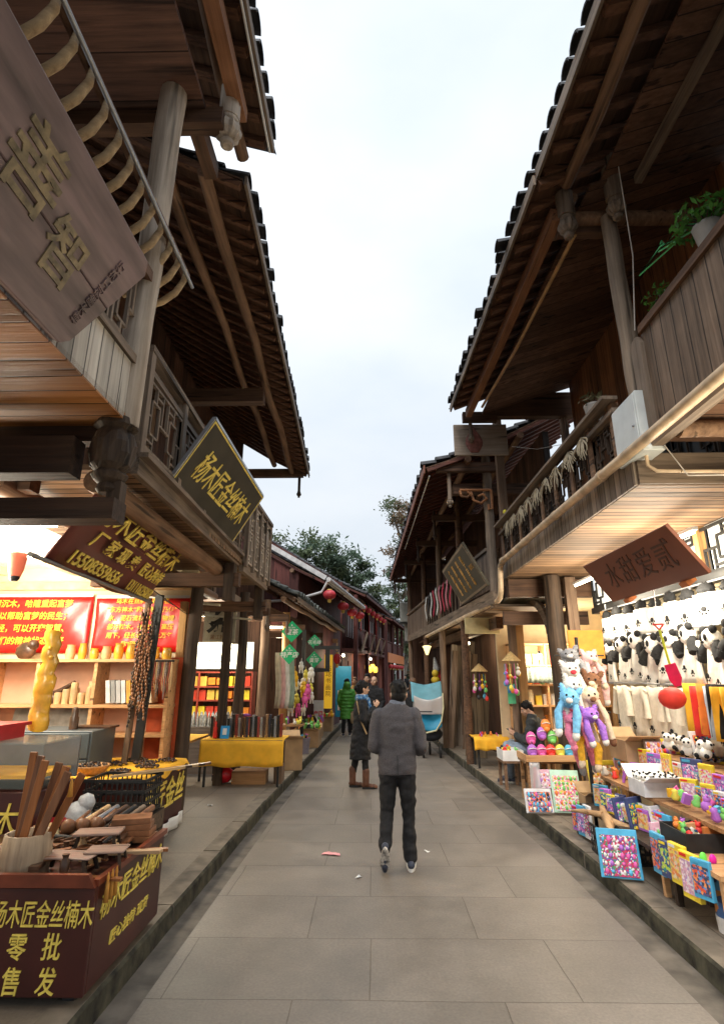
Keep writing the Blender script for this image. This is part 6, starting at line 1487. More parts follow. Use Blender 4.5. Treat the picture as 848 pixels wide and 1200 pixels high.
# shovel and ball
sv = thing('toy_shovel', 'toy shovel with crimson blade and yellow shaft hanging before the panda hats', 'toy shovel', at(777, 760, Y=4.9))
a, b = at(772, 738, Y=4.9), at(784, 778, Y=4.9); d = (b - a).normalized()
MB().tube([a, b], .011, 8).build('shaft', mat('toy_lemon', (.75, .8, .05), .4), sv)
q = MB(); q.tube([a + Vector((-.05, 0, .045)), a + Vector((.05, 0, .05))], .009, 6).tube([a + Vector((-.04, 0, .045)), a], .007, 6).tube([a + Vector((.04, 0, .045)), a], .007, 6); q.build('handle', RED, sv)
q = MB(); MM = Matrix.Rotation(R(-14), 3, 'Y').to_3x3(); q.prism([(-.05, 0), (.05, 0), (.055, -.13), (.025, -.19), (-.025, -.19), (-.055, -.13)], .012, MM, b + Vector((0, 0, .0))); q.build('blade', mat('crimson_plastic', (.75, .01, .1), .35), sv, bevel=.003)
MB().tube([a + Vector((0, 0, .05)), a + Vector((0, .0, .6))], .003, 4).build('string', WHITE, sv)
rbp = at(787, 818, Y=4.8); m = MB().ball((0, 0, 0), .105, 14, (1, 1, .85)); tag(m.build('paper_lantern', mat('red_paper_ball', (.8, .05, .03), .6, .1), None, put=rbp), 'small round bright red paper lantern hanging in front of the cream garments', 'lantern')
# ---- plush hat column
def plush(col, col2):
    t = empty('plush_hat'); m1 = mat('plush_' + col[0], col[1], .95, .12, 25, .4); m2 = mat('plush_' + col2[0], col2[1], .95, .12, 25, .4)
    MB().ball((0, 0, 0), .105, 18, (1, .85, .85)).fuzz(.018, 24).build('head', m1, t)
    ln = .3 + .13 * (len(col[0]) % 2)
    for s in (-1, 1):
        MB().ball((s * .085, 0, .07), .04, 10, (.8, .5, 1.5), Matrix.Rotation(s * .5, 3, 'Y')).fuzz(.008, 30).build('ear', m1, t)
        MB().tube([(s * .07, -.02, -.05), (s * .1, -.04, -ln * .5), (s * (.07 + .04 * (s > 0)), -.04, -ln)], [.03, .042, .036], 14).fuzz(.014, 26).build('scarf_arm', m1, t)
        MB().ball((s * (.07 + .04 * (s > 0)), -.045, -ln - .03), .042, 8, (1, .8, 1.2)).build('mitten', m2, t)
        MB().ball((s * .035, -.082, .02), .013, 6).build('eye', BPL, t)
    MB().ball((0, -.085, -.025), .035, 8, (1.1, .6, .8)).build('muzzle', m2, t); return t
PCOL = dict(grey=(.3, .3, .31), white=(.75, .72, .66), red=(.55, .04, .06), blue=(.2, .5, .75), purple=(.35, .16, .6), pink=(.8, .25, .38), cream=(.72, .58, .42), brown=(.22, .1, .05), yellow=(.85, .48, .04), palepink=(.78, .5, .48))
for i, (px, py, c1, c2, Y) in enumerate(((667, 768, 'grey', 'white', 6.1), (668, 785, 'white', 'red', 5.95), (669, 803, 'white', 'grey', 5.85), (667, 818, 'blue', 'white', 5.75), (671, 842, 'pink', 'pink', 5.8), (690, 772, 'palepink', 'cream', 6.1), (693, 798, 'brown', 'cream', 5.95), (690, 815, 'cream', 'brown', 5.9), (690, 838, 'purple', 'white', 5.8), (698, 790, 'palepink', 'white', 6.3), (689, 858, 'yellow', 'cream', 5.95), (676, 860, 'pink', 'grey', 6.05))):
    t = plush((c1, PCOL[c1]), (c2, PCOL[c2])); t.location = at(px, py, Y=Y); t.rotation_euler = ((i * 37 % 5 - 2) * .06, (i * 23 % 7 - 3) * .07, (i % 3 - 1) * .35); t.scale = (.88, .9, .78 + .08 * (i * 5 % 4))
    tag(t, '%s plush animal hat with %s mittens in the hanging column, %s' % (c1.replace('pale', 'pale '), c2, ['left top', 'left second', 'left third', 'left fourth', 'left fifth', 'right top', 'right second', 'right third', 'right fourth', 'behind right', 'right bottom', 'left bottom'][i]), 'plush hat', 'plush hats by the dark post')
hk = thing('hat_stand', 'black pole stand carrying the column of plush hats', 'stand', (2.3, 6.3, .12)); MB().tube([(2.32, 6.35, .12), (2.32, 6.35, 2.1)], .02, 8).build('pole', BLACK, hk); MB().lathe((2.32, 6.35, .12), [(.2, 0), (.2, .02), (.03, .03)], 16).build('base', BLACK, hk)
q = MB()
for z in (1.3, 1.6, 1.9): q.tube([(2.05, 6.33, z), (2.6, 6.33, z)], .009, 6)
q.build('cross_bar', BLACK, hk)
tag(MB().b2((-.2, -.01, -.16), (.2, .01, .16)).build('orange_board', mat('orange_board_paint', (.8, .35, .04), .6), None, put=at(686, 755, Y=6.5)), 'plain orange board behind the top plush hats', 'board')

# ---- stands of toys on the right pavement
def table(label, x0, x1, y0, y1, z, m=W_TABLE, cat='table', name='display_table', zb=.12):
    t = thing(name, label, cat, ((x0 + x1) / 2, (y0 + y1) / 2, zb)); MB().b2((x0, y0, z - .03), (x1, y1, z)).build('table_top', m, t)
    for a in (x0 + .04, x1 - .04):
        for b in (y0 + .04, y1 - .04): MB().b2((a - .02, b - .02, zb), (a + .02, b + .02, z - .03)).build('leg', m, t)
    return t
table('narrow wooden table carrying the colourful toy backpacks by the kerb', 1.99, 2.62, 7.68, 8.1, .62)
tr = thing('wooden_tray', 'orange wooden tray edge under the toy backpacks', 'tray', (2.3, 7.85, .62)); MB().b2((1.98, 7.62, .622), (2.64, 7.64, .7)).b2((1.98, 7.641, .622), (2.0, 8.1, .7)).b2((2.001, 7.641, .622), (2.64, 8.1, .635)).build('tray', W_SHELF, tr)
BAGC = ['purple', 'pink', 'red', 'yellow', 'blue', 'pink', 'purple', 'green', 'yellow', 'vermilion']
for i, (dx, dz) in enumerate(((.08, 0), (.2, 0), (.32, 0), (.44, 0), (.56, 0), (.12, .14), (.27, .2), (.4, .15), (.52, .16), (.33, .3))):
    c = BAGC[i]; t = thing('toy_backpack', '%s toy backpack on the kerbside wooden tray, %s' % (c, ['front far left', 'front left', 'front middle', 'front right', 'front far right', 'raised left', 'raised middle left', 'raised middle right', 'raised right', 'topmost'][i]), 'backpack', (2.02 + dx, 7.75 + .16 * (dz > 0), .64 + dz), 'toy backpacks on the tray')
    b = Vector((2.02 + dx, 7.75 + .16 * (dz > 0), .64 + dz)); mm = BM[BN_.index(c)]
    MB().ball(b + Vector((0, 0, .09)), .075, 10, (.9, .7, 1.2)).build('body', mm, t); MB().ball(b + Vector((0, -.045, .05)), .045, 8, (1, .5, .7)).build('front_pocket', mm, t)
    MB().tube([b + Vector((-.02, 0, .17)), b + Vector((0, 0, .21)), b + Vector((.02, 0, .17))], .006, 6).build('handle', BLACK, t); MB().tube([b + Vector((-.055, -.035, .12)), b + Vector((0, -.06, .135)), b + Vector((.055, -.035, .12))], .005, 5).build('zip', WHITE, t)
bs = thing('white_basket', 'white plastic basket of small goods on a slatted stool by the kerb', 'basket', (2.04, 8.75, .5)); x, y = 2.04, 8.75
MB().b2((x - .15, y - .2, .5), (x + .15, y + .2, .52)).b2((x - .15, y - .2, .52), (x + .15, y - .19, .64)).b2((x - .15, y - .189, .52), (x - .14, y + .189, .64)).b2((x + .14, y - .189, .52), (x + .15, y + .189, .64)).b2((x - .15, y + .19, .52), (x + .15, y + .2, .64)).build('basket', WHITE, bs)
table('slatted brown stool under the white basket', x - .16, x + .16, y - .22, y + .22, .5, W_PURL, 'stool', 'slatted_stool')
toy_heap(14, lambda r, i: (x + r.uniform(-.1, .1), y + r.uniform(-.15, .15), .56 + r.uniform(0, .06)), 'in the white kerbside basket', 71, .02, .04)
cp = thing('toy_sword_pack', 'clear bag of red and silver toy swords hanging at the kerb', 'toy pack', (1.95, 7.35, .2))
MB().sheet(lambda u, v: (1.93 + .12 * u, 7.3 + .01 * math.sin(u * 6), .16 + .5 * v), 6, 8, .01).build('clear_bag', glass('bag_film', (.8, .8, .82), .35, .2), cp); MB().bar((1.96, 7.32, .2), (2.0, 7.32, .6), .03, .015).build('sword', RED, cp); MB().bar((2.02, 7.32, .18), (1.99, 7.32, .58), .025, .012).build('sword', IRON, cp)
SPK = [speckle('print_candy', [(.8, .3, .45), (.85, .75, .7), (.8, .55, .1), (.75, .1, .3), (.6, .8, .75)], 76), speckle('print_primary', [(.08, .1, .25), (.7, .1, .05), (.15, .3, .6), (.8, .3, .1), (.05, .06, .1)], 68), speckle('print_violet', [(.3, .12, .45), (.6, .15, .45), (.1, .12, .35), (.75, .6, .8), (.2, .4, .6)], 68),
       speckle('print_jungle', [(.05, .07, .2), (.45, .6, .08), (.02, .25, .3), (.1, .1, .25), (.7, .65, .2)], 60), speckle('print_pink', [(.75, .4, .55), (.6, .35, .45), (.85, .7, .75), (.5, .3, .55), (.8, .75, .8)], 68), speckle('print_bottles', [(.55, .03, .12), (.75, .72, .75), (.08, .25, .12), (.45, .04, .1), (.12, .1, .35)], 88),
       speckle('print_warm', [(.8, .6, .12), (.75, .25, .08), (.7, .6, .45), (.5, .35, .2), (.85, .45, .3)], 60)]
def pack(label, px0, px1, pyb, pyt, Y, mm, edge, lean=18, rz=0, th=.03, rim=.1, top=None):
    """leaning toy carton: px0..px1 bottom edge, pyb bottom, pyt top, at depth Y"""
    a, b = at(px0, pyb, Y=Y), at(px1, pyb, Y=Y); w = (b - a).length; h = (at((px0 + px1) / 2, pyt, Y=Y).z - a.z) / math.cos(R(lean)); t = thing('toy_pack', label, 'toy pack', (a + b) / 2)
    M = Matrix.Translation((a + b) / 2) @ Matrix.Rotation(rz, 4, 'Z') @ Matrix.Rotation(R(-lean), 4, 'X')
    MB().box((0, 0, h / 2), (w, th, h)).build('card', edge, t, M=M, bevel=.004)
    r = random.Random(int(px0)); nx = max(3, int(w / .05)); nz = max(3, int(h / .062)); m = MB(); m.box((0, -th / 2 - .008, h * .45), (w * .86, .006, h * .82))
    for i in range(nx):
        for k in range(nz):
            m.slot(r.randrange(1, 5)); m.ball(((i + .5) / nx * w * .84 - w * .42, -th / 2 - .012, (k + .5) / nz * h * .8 + h * .05), r.uniform(.01, .019), 6, (1, .6, r.uniform(1, 1.7)))
    m.build('moulded_toys', [mm, BM[r.randrange(10)], BM[r.randrange(10)], BM[r.randrange(10)], BM[5]], t, M=M)
    if top: MB().box((0, -th / 2 - .006, h * .93), (w * .98, .006, h * .1)).build('header', top, t, M=M)
    return t
PWH = mat('pack_white', (.75, .75, .76), .4); PBL = mat('pack_blue', (.08, .4, .65), .35); PPK = mat('pack_pink', (.75, .45, .55), .4); PYL = mat('pack_yellow', (.85, .65, .05), .4); PGN = mat('pack_green', (.5, .75, .6), .4); PDK = mat('pack_dark', (.06, .08, .2), .35)
pack('pale blue boxed toy set leaning at the kerb below the toy backpacks', 617, 649, 953, 926, 7.05, SPK[1], PWH)
pack('mint toy card with pink rows leaning beside the pale blue boxed set', 650, 683, 953, 905, 7.1, SPK[0], PGN, rz=-.15)
pack('pink toy box half hidden behind the mint toy card', 631, 647, 925, 903, 7.5, SPK[4], PPK)
pack('yellow headed toy card standing under the purple plush hat', 695, 728, 938, 893, 6.5, SPK[6], PYL, top=PYL)
pack('small blue topped toy card standing beside the yellow headed card', 724, 754, 915, 889, 6.6, SPK[0], PPK, top=PBL)
pack('violet toy bag hanging on the front of the low shelf, leftmost', 722, 742, 975, 935, 5.55, SPK[2], PDK, 8, .5)
pack('dark jungle coloured toy bag on the low shelf front', 738, 765, 985, 935, 5.35, SPK[3], PDK, 8, .5)
pack('pale grey toy pack between the jungle bag and the pink box', 764, 780, 975, 945, 5.1, SPK[4], PWH, 8, .4)
pack('pink and white flat toy box leaning at the table front', 770, 800, 1010, 965, 4.85, SPK[4], PPK, 12, .25)
pack('large blue rimmed pack of small red bottles leaning on the kerbside crate', 706, 752, 1030, 975, 5.0, SPK[5], PBL, 16, -.25)
pack('brown toy box with green figures on the nearest table front', 810, 838, 1020, 965, 4.5, SPK[3], W_SHELF, 5, .15)
pack('orange toy box at the right frame edge', 834, 862, 1030, 970, 4.4, SPK[6], SB, 5, .1)
pack('white framed toy case on the back shelf by the orange garments', 815, 853, 893, 858, 5.2, SPK[1], PWH, 14)
pack('pink boxed toy on the back carton, leftmost', 757, 778, 892, 866, 5.9, SPK[4], W_POSTB, 8)
pack('yellow and white boxed toy in the middle of the back carton', 777, 788, 892, 866, 5.9, SPK[6], PYL, 8)
pack('magenta boxed toy at the right of the back carton', 786, 806, 892, 866, 5.85, SPK[0], PWH, 8)
table('long low back table of panda toys along the right shop', 2.75, 3.1, 3.8, 6.6, .95)
table('middle tier table of toys along the right shop', 2.4, 2.75, 3.8, 6.3, .68)
table('front low bench at the kerb carrying packs', 2.15, 2.45, 4.5, 6.3, .42, W_POSTD, 'bench', 'low_bench')
carton('cardboard_box', 'tan carton supporting the pink boxed toys at the back of the toy shop', (2.72, 6.2, .95 - .1), (.3, .4, .2))
cw = carton('white_box', 'white open box full of small panda toys on the middle table', (2.55, 5.35, .685), (.42, .3, .12), m=PWH)
def panda():
    t = empty('panda_toy'); MB().ball((0, 0, .035), .042, 10, (1, .85, .9)).build('body', WPL, t); MB().ball((0, -.02, .085), .032, 10).build('head', WPL, t)
    for s in (-1, 1): MB().ball((s * .024, -.015, .113), .011, 6).build('ear', BPL, t); MB().ball((s * .013, -.048, .09), .008, 6).build('eye_patch', BPL, t); MB().ball((s * .036, -.02, .02), .016, 6).build('foot', BPL, t)
    return t
PN = Proto(panda); rr = random.Random(3)
for i in range(16):
    o = PN((2.41 + .28 * ((i % 5) / 4) , 5.25 + .09 * (i // 5), .72 + .02 * rr.random()), rr.uniform(-.8, .8) - .4, label='small panda toy in the white box, row %s, %s' % (['one', 'two', 'three', 'four'][i // 5], ['far left', 'left', 'middle', 'right', 'far right'][i % 5]), group='panda toys in the white box'); o['category'] = 'panda toy'
for i in range(26):
    o = PN((2.8 + .26 * rr.random(), 4.3 + 1.7 * i / 26, .955 + .07 * rr.random()), rr.uniform(-1.2, .6), label='white and black panda toy heaped on the back table, %s cluster, %s' % (['near', 'middle', 'far'][i * 3 // 26], ORD[i % 9]), group='panda toys on the back table', scale=1.3); o['category'] = 'panda toy'
toy_heap(22, lambda r, i: (2.45 + .26 * r.random(), 3.9 + 1.2 * r.random(), .69 + r.uniform(0, .04)), 'on the near middle table', 81, .025, .045)
toy_heap(14, lambda r, i: (2.43 + .28 * r.random(), 5.6 + .7 * r.random(), .685), 'on the far middle table', 82, .025, .045)
toy_heap(12, lambda r, i: (2.85 + .2 * r.random(), 3.85 + .5 * r.random(), .96), 'at the near end of the back table', 83, .03, .05)
dc = thing('toy_crate', 'dark open box of orange and yellow toy figures on the nearest table', 'box', (2.3, 4.55, .55)); q = MB(); a0, b0 = 2.2, 4.35
q.b2((a0, b0, .5), (a0 + .34, b0 + .36, .51)).b2((a0, b0, .51), (a0 + .34, b0 + .01, .62)).b2((a0, b0 + .011, .51), (a0 + .01, b0 + .35, .62)).b2((a0 + .33, b0 + .011, .51), (a0 + .34, b0 + .35, .62)).b2((a0, b0 + .351, .51), (a0 + .34, b0 + .36, .62)); q.build('body', BLACK, dc)
toy_heap(18, lambda r, i: (a0 + .04 + .26 * r.random(), b0 + .04 + .28 * r.random(), .55 + r.uniform(0, .05)), 'in the dark box on the nearest table', 84, .02, .035, kinds=(0, 2))
table('nearest brown table at the right frame edge', 2.15, 2.7, 3.9, 4.75, .5, W_SHELF)
bc = thing('plastic_crate', 'black plastic crate on the pavement behind the blue rimmed bottle pack', 'crate', (2.25, 5.6, .12)); q = MB()
for z in (.13, .2, .27, .34): q.b2((2.05, 5.35, z), (2.4, 5.36, z + .02)).b2((2.05, 5.361, z), (2.06, 5.8, z + .02)).b2((2.39, 5.361, z), (2.4, 5.8, z + .02))
for i in range(9): q.b2((2.06 + i * .04, 5.352, .121), (2.07 + i * .04, 5.358, .36)).b2((2.052, 5.37 + i * .05, .121), (2.058, 5.38 + i * .05, .36))
q.b2((2.05, 5.35, .121), (2.4, 5.8, .128)); q.build('basket', BLACK, bc)
dw = thing('driftwood', 'pale brown piece of driftwood lying on the black crate at the right kerb', 'driftwood', (2.1, 5.6, .4)); q = MB()
q.tube([(2.02, 5.2, .4), (2.12, 5.5, .44), (2.2, 5.8, .42), (2.3, 6.1, .45)], [.02, .045, .04, .02], 9).tube([(2.12, 5.5, .44), (2.28, 5.35, .4), (2.4, 5.3, .36)], [.035, .025, .012], 8).tube([(2.15, 5.7, .44), (2.02, 5.9, .43), (1.98, 6.05, .4)], [.03, .02, .01], 8); q.build('branch', wood('driftwood_wood', (.3, .17, .08), (.6, .38, .2), 'y'), dw)
carton('cardboard_box', 'small plain brown carton on the pavement below the yellow headed card', at(695, 950, Y=6.5) * 1, (.22, .2, .16))
bpp = thing('paddle_bucket', 'printed bucket of neon plastic toy spades at the right kerb in the foreground', 'bucket', (2.3, 4.1, .12)); bx, by = 2.29, 4.12
MB().lathe((bx, by, .12), [(.07, 0), (.085, .3), (.088, .31), (.078, .31)], 16).build('body', speckle('print_bucket', [(.05, .12, .3), (.5, .2, .05), (.03, .05, .12), (.1, .3, .5)], 22), bpp)
MB().lathe((bx, by, .12), [(.074, .0), (.08, .09)], 16).build('lower_band', PWH, bpp)
for k, (dx, dy, hh, cc) in enumerate(((-.1, 0, .52, (.2, .85, .1)), (-.03, .03, .5, (.85, .02, .4)), (.03, -.03, .42, (.03, .4, .85)), (.08, .02, .48, (.85, .1, .35)))):
    q = MB(); q.tube([(bx, by, .3), (bx + dx, by + dy, hh)], [.012, .012], 8).ball((bx + dx * 1.1, by + dy, hh + .02), .026, 8, (1, .6, 1.3)); q.build('spade', mat('neon%d' % k, cc, .4), bpp)
# hats basket on top row edges, lamps for the toy shop
lamp((2.75, 5.1, 2.86), 62, 'tube lamp under the right balcony soffit above the panda bags', ln=1.2, col=(1, .9, .72))
lamp((2.8, 6.9, 2.86), 42, 'tube lamp under the right balcony soffit farther along', ln=1.2, col=(1, .88, .68))
lamp((2.3, 3.0, 2.7), 26, 'bare bulb under the near right balcony', kind='bulb', col=(1, .88, .65))
lamp((2.1, 12.2, 2.35), 10, 'bare bulb above the leaning planks on the right', kind='bulb', col=(1, .8, .5))

# ---- more boxed toys crowding the right tables
def toy_box(loc, w, d, h, rz, edge, prn, label, group):
    t = empty('toy_carton'); MB().box((0, 0, h / 2), (w, d, h)).build('carton', edge, t, bevel=.003); MB().box((0, -d / 2 - .002, h * .48), (w * .84, .004, h * .72)).build('printed_front', prn, t)
    MB().box((-w * .2, -d / 2 - .003, h * .93), (w * .4, .003, h * .07)).build('header', [PYL, PWH, PBL, RED][int(w * 1000) % 4], t)
    place(t, loc, rz); return tag(t, label, 'toy box', group)
rr = random.Random(55); EDG = [(PWH, 'white'), (PPK, 'pink'), (PBL, 'blue'), (PYL, 'yellow'), (PDK, 'navy'), (BM[6], 'purple')]
for (x, z, y0, y1, n, nm) in ((2.66, .682, 4.0, 5.1, 8, 'middle table'), (2.64, .682, 5.75, 6.25, 4, 'far end of the middle table'), (3.02, .952, 3.9, 6.4, 15, 'back table'), (2.33, .422, 5.0, 6.2, 8, 'kerb bench'), (2.5, .502, 4.0, 4.3, 3, 'nearest brown table')):
    for i in range(n):
        e_, en = EDG[rr.randrange(6)]; y = y0 + (y1 - y0) * (i + .5) / n
        toy_box((x + rr.uniform(-.03, .03), y, z), rr.uniform(.1, .15), rr.uniform(.03, .06), rr.uniform(.13, .2), R(-62 + rr.uniform(-14, 14)), e_, SPK[rr.randrange(7)], '%s boxed toy on the %s, %s from near end' % (en, nm, (ORD + ['thirteenth', 'fourteenth', 'last'])[i]), 'boxed toys on the ' + nm)
for i in range(7):
    o = MB().sheet(lambda u, v: (.0 + .015 * math.sin(u * 7 + i), (u - .5) * .3, -.45 * v), 8, 5, .03).build('cloth_tote', [CREAM, mat('beige_cloth', (.55, .42, .26), .9, .15), mat('tan_canvas', (.42, .28, .15), .9)][i % 3]); o.location = (3.2, 7.2 - .5 * i, 1.32 - .04 * (i % 2))
    tag(o, '%s canvas tote hanging lowest on the back wall of the toy shop, %s' % (['cream', 'beige', 'tan'][i % 3], ORD[i]), 'tote bag', 'totes on the back wall')
# loose goods strewn over the left stall and the counters
for i in range(8):
    small('wooden_comb', 'dark wooden comb in a fanned row near the far end of the front stall, %s' % ORD[i], 'comb', MB().box((0, 0, .008), (.03, .17, .012)).box((.012, .0, .012), (.008, .15, .016)), DKW, (-1.95 + .052 * i, 3.86 + .012 * (i % 2), ZS + .05), 'fanned combs', rz=-.5 + .1 * i)
for i in range(6):
    y = .1 + i * .7; o = None
for k, (x, y, z) in enumerate(((-1.95, 8.3, 2.55), (-2.05, 6.8, 2.6))):
    tag(MB().bar((0, 0, 0), (-1.2, .1, .12), .05, .03).build('white_batten', mat('white_batten_paint', (.5, .47, .36), .6, .2), None, put=(x, y + .6, z)), 'pale batten slung under the left balcony, %s one' % ['farther', 'nearer'][k], 'batten')
# folded awning cloth behind the maroon banner
tag(MB().sheet(lambda u, v: (-2.35 - .75 * v, 6.0 + 1.0 * u, 2.55 + .25 * math.sin(v * 2) - .12 * u), 10, 8, .01).build('dark_awning', mat('dark_green_awning', (.02, .028, .024), .6, .2, 6), None), 'dark folded awning sheet beyond the maroon banner', 'awning')

# hanging packs covering the front faces of the tables
for (x, z, y0, y1, n, nm) in ((2.37, .3, 4.75, 6.2, 9, 'front of the middle table'), (2.13, .28, 4.0, 4.7, 5, 'front of the nearest brown table'), (2.12, .14, 5.95, 6.35, 3, 'foot of the kerb bench'), (2.7, .72, 3.9, 6.0, 10, 'face of the back table')):
    for i in range(n):
        e_, en = EDG[rr.randrange(6)]; y = y0 + (y1 - y0) * (i + .5) / n
        toy_box((x, y, z + rr.uniform(-.02, .04)), rr.uniform(.13, .19), rr.uniform(.02, .04), rr.uniform(.22, .3), R(-75 + rr.uniform(-16, 16)), e_, SPK[rr.randrange(7)], '%s toy card at the %s, %s from near end' % (en, nm, ORD[i]), 'toy cards at the ' + nm)
# more carved pieces on the left stall
rr = random.Random(66)
for i in range(26):
    k = i % 4; x, y = rr.uniform(-2.3, -1.5), rr.uniform(3.3, 4.1)
    m = [MB().lathe((0, 0, 0), [(.02, 0), (.045, .02), (.05, .035), (.042, .035), (.02, .012)], 12), MB().box((0, 0, .012), (.05, .12, .024)), MB().tube([(0, 0, .01), (.02, .08, .02), (0, .16, .014)], [.012, .008, .018], 8), MB().lathe((0, 0, 0), [(.022, 0), (.026, .05), (.014, .07), (.02, .09)], 10)][k]
    small(['wooden_bowl', 'wooden_block', 'wooden_spoon', 'wooden_bottle'][k], '%s %s on the front stall, %s' % (['dark', 'brown', 'tan'][i % 3], ['tiny bowl', 'carved block', 'curved spoon', 'turned bottle'][k], POS[i % 9] + ['', ', higher', ', lower'][i // 9]), ['bowl', 'block', 'spoon', 'bottle'][k], m, [DKW, BRW, TANW][i % 3], (x, y, ZS + rr.uniform(0, .06)), 'carved wood pieces heaped on the front stall', rz=rr.uniform(0, 3))

# ================================================================== TREES
def tree(label, base, h, spread, n_cl, leaves, ls, cols, seed, trunk_r=.25, h0=.35, name='tree', zsq=1.0):
    t = thing(name, label, 'tree', base); rr = random.Random(seed); b = Vector(base); tr = MB(); crown = [MB() for _ in cols]
    top = b + Vector((rr.uniform(-.5, .5), 0, h * .9)); pts = [b.lerp(top, i / 6) + Vector((rr.uniform(-.25, .25), rr.uniform(-.2, .2), 0)) * (i > 0) for i in range(7)]
    tr.tube(pts, [trunk_r * (1 - .13 * i) for i in range(7)], 8)
    for c in range(n_cl):
        u = rr.random(); z = h0 + (1 - h0) * u; a = rr.uniform(0, 6.28); w = spread * (math.sin(math.pi * min(1, .22 + .78 * (1 - u))) ** .7) * rr.uniform(.25, 1)
        tip = b + Vector((math.cos(a) * w, math.sin(a) * w * .8, h * z)); k = min(5, max(1, int((z - .2) * 6))); st = pts[k]
        mid = st.lerp(tip, .5) + Vector((0, 0, .35)); tr.tube([st, mid, tip], [trunk_r * .28, trunk_r * .16, trunk_r * .04], 5)
        R_ = spread * rr.uniform(.14, .3); mb = crown[c % len(cols)]
        for i in range(int(leaves / n_cl)):
            d = Vector((rr.gauss(0, .5), rr.gauss(0, .5), rr.gauss(0, .38) * zsq)) * R_; p_ = tip + d
            t1 = Vector((rr.uniform(-1, 1), rr.uniform(-1, 1), rr.uniform(-.7, .7))).normalized() * ls * rr.uniform(.6, 1.3); t2 = t1.cross(Vector((rr.uniform(-1, 1), rr.uniform(-1, 1), 1))).normalized() * ls * .45
            mb.add([p_ - t1, p_ + t2, p_ + t1, p_ - t2], [(0, 1, 2, 3)])
    tr.build('trunk', mat('bark', (.14, .12, .1), .9, .3, 3, .4), t)
    for m, c in zip(crown, cols): m.build('crown', c, t)
    return t
LG1, LG2, LG3 = mat('leaf_green', (.15, .21, .14), .7, .3, 1.5), mat('leaf_dark', (.11, .16, .11), .7, .3, 1.5), mat('leaf_olive', (.12, .15, .08), .7, .3, 1.5)
LB1, LB2 = mat('leaf_brown', (.22, .14, .08), .8, .3, 1.5), mat('leaf_tan', (.28, .2, .13), .8, .3, 1.5)
tree('broad green tree rising behind the lantern house, left of two', (-5.4, 46, 0), 13.2, 3.9, 80, 12000, .2, [LG1, LG2, LG3], 3, .3, .3)
tree('tall green tree behind the lantern house nearer the street', (-2.0, 48, 0), 11.8, 3.0, 70, 9000, .2, [LG1, LG3, LG2], 5, .25, .25)
tree('low green tree behind the far plank houses', (.6, 50, 0), 9.2, 2.5, 30, 3000, .2, [LG2, LG1], 6, .22, .2)
tree('tall thin autumn tree with sparse brown leaves at the street end', (3.4, 44, 0), 16, 3.0, 95, 9500, .15, [LB1, LB2, LG3], 8, .22, .12)
tree('brown leaved tree behind the second right house', (5.6, 41, 0), 15, 2.6, 70, 7000, .16, [LB2, LB1, LG3], 9, .22, .15)
tree('slim dark trunked tree standing at the bend of the street', (2.55, 41.5, 0), 9.5, 1.6, 40, 3600, .14, [LG3, LG1], 10, .12, .3)
tree('bushy green tree closing the street bend', (4.2, 52, 0), 6.5, 3.2, 40, 4200, .2, [LG1, LG3, LG2], 11, .25, .08)
tree('dark green shrubby tree at the far right of the bend', (6.8, 50, 0), 7.5, 3.4, 40, 4200, .2, [LG2, LG1, LG3], 12, .25, .08)
hg = thing('hedge', 'low dark green hedge across the far end of the street', 'hedge', (3.5, 47, 0)); rr = random.Random(2); q = MB()
for i in range(2600):
    p_ = Vector((rr.uniform(-.5, 8), 47 + rr.uniform(-.5, .5), rr.random() ** .7 * 2.3)); t1 = Vector((rr.uniform(-1, 1), rr.uniform(-1, 1), rr.uniform(-1, 1))).normalized() * .16; t2 = t1.cross(Vector((rr.uniform(-1, 1), .3, 1))).normalized() * .08; q.add([p_ - t1, p_ + t2, p_ + t1, p_ - t2], [(0, 1, 2, 3)])
q.build('foliage', LG2, hg); MB().b2((-.4, 46.8, 0), (7.9, 47.1, 1.7)).build('stems', mat('hedge_core', (.02, .03, .015), .95), hg)

for m_ in (LG1, LG2, LG3, LB1, LB2, LEAFG):      # leaves let light through
    N_, L_ = m_.node_tree.nodes, m_.node_tree.links; pb = N_['Principled BSDF']; tl = N_.new('ShaderNodeBsdfTranslucent'); mx = N_.new('ShaderNodeMixShader'); mx.inputs[0].default_value = .45
    L_.new(pb.inputs['Base Color'].links[0].from_socket, tl.inputs[0]); L_.new(pb.outputs[0], mx.inputs[1]); L_.new(tl.outputs[0], mx.inputs[2]); L_.new(mx.outputs[0], N_['Material Output'].inputs['Surface'])
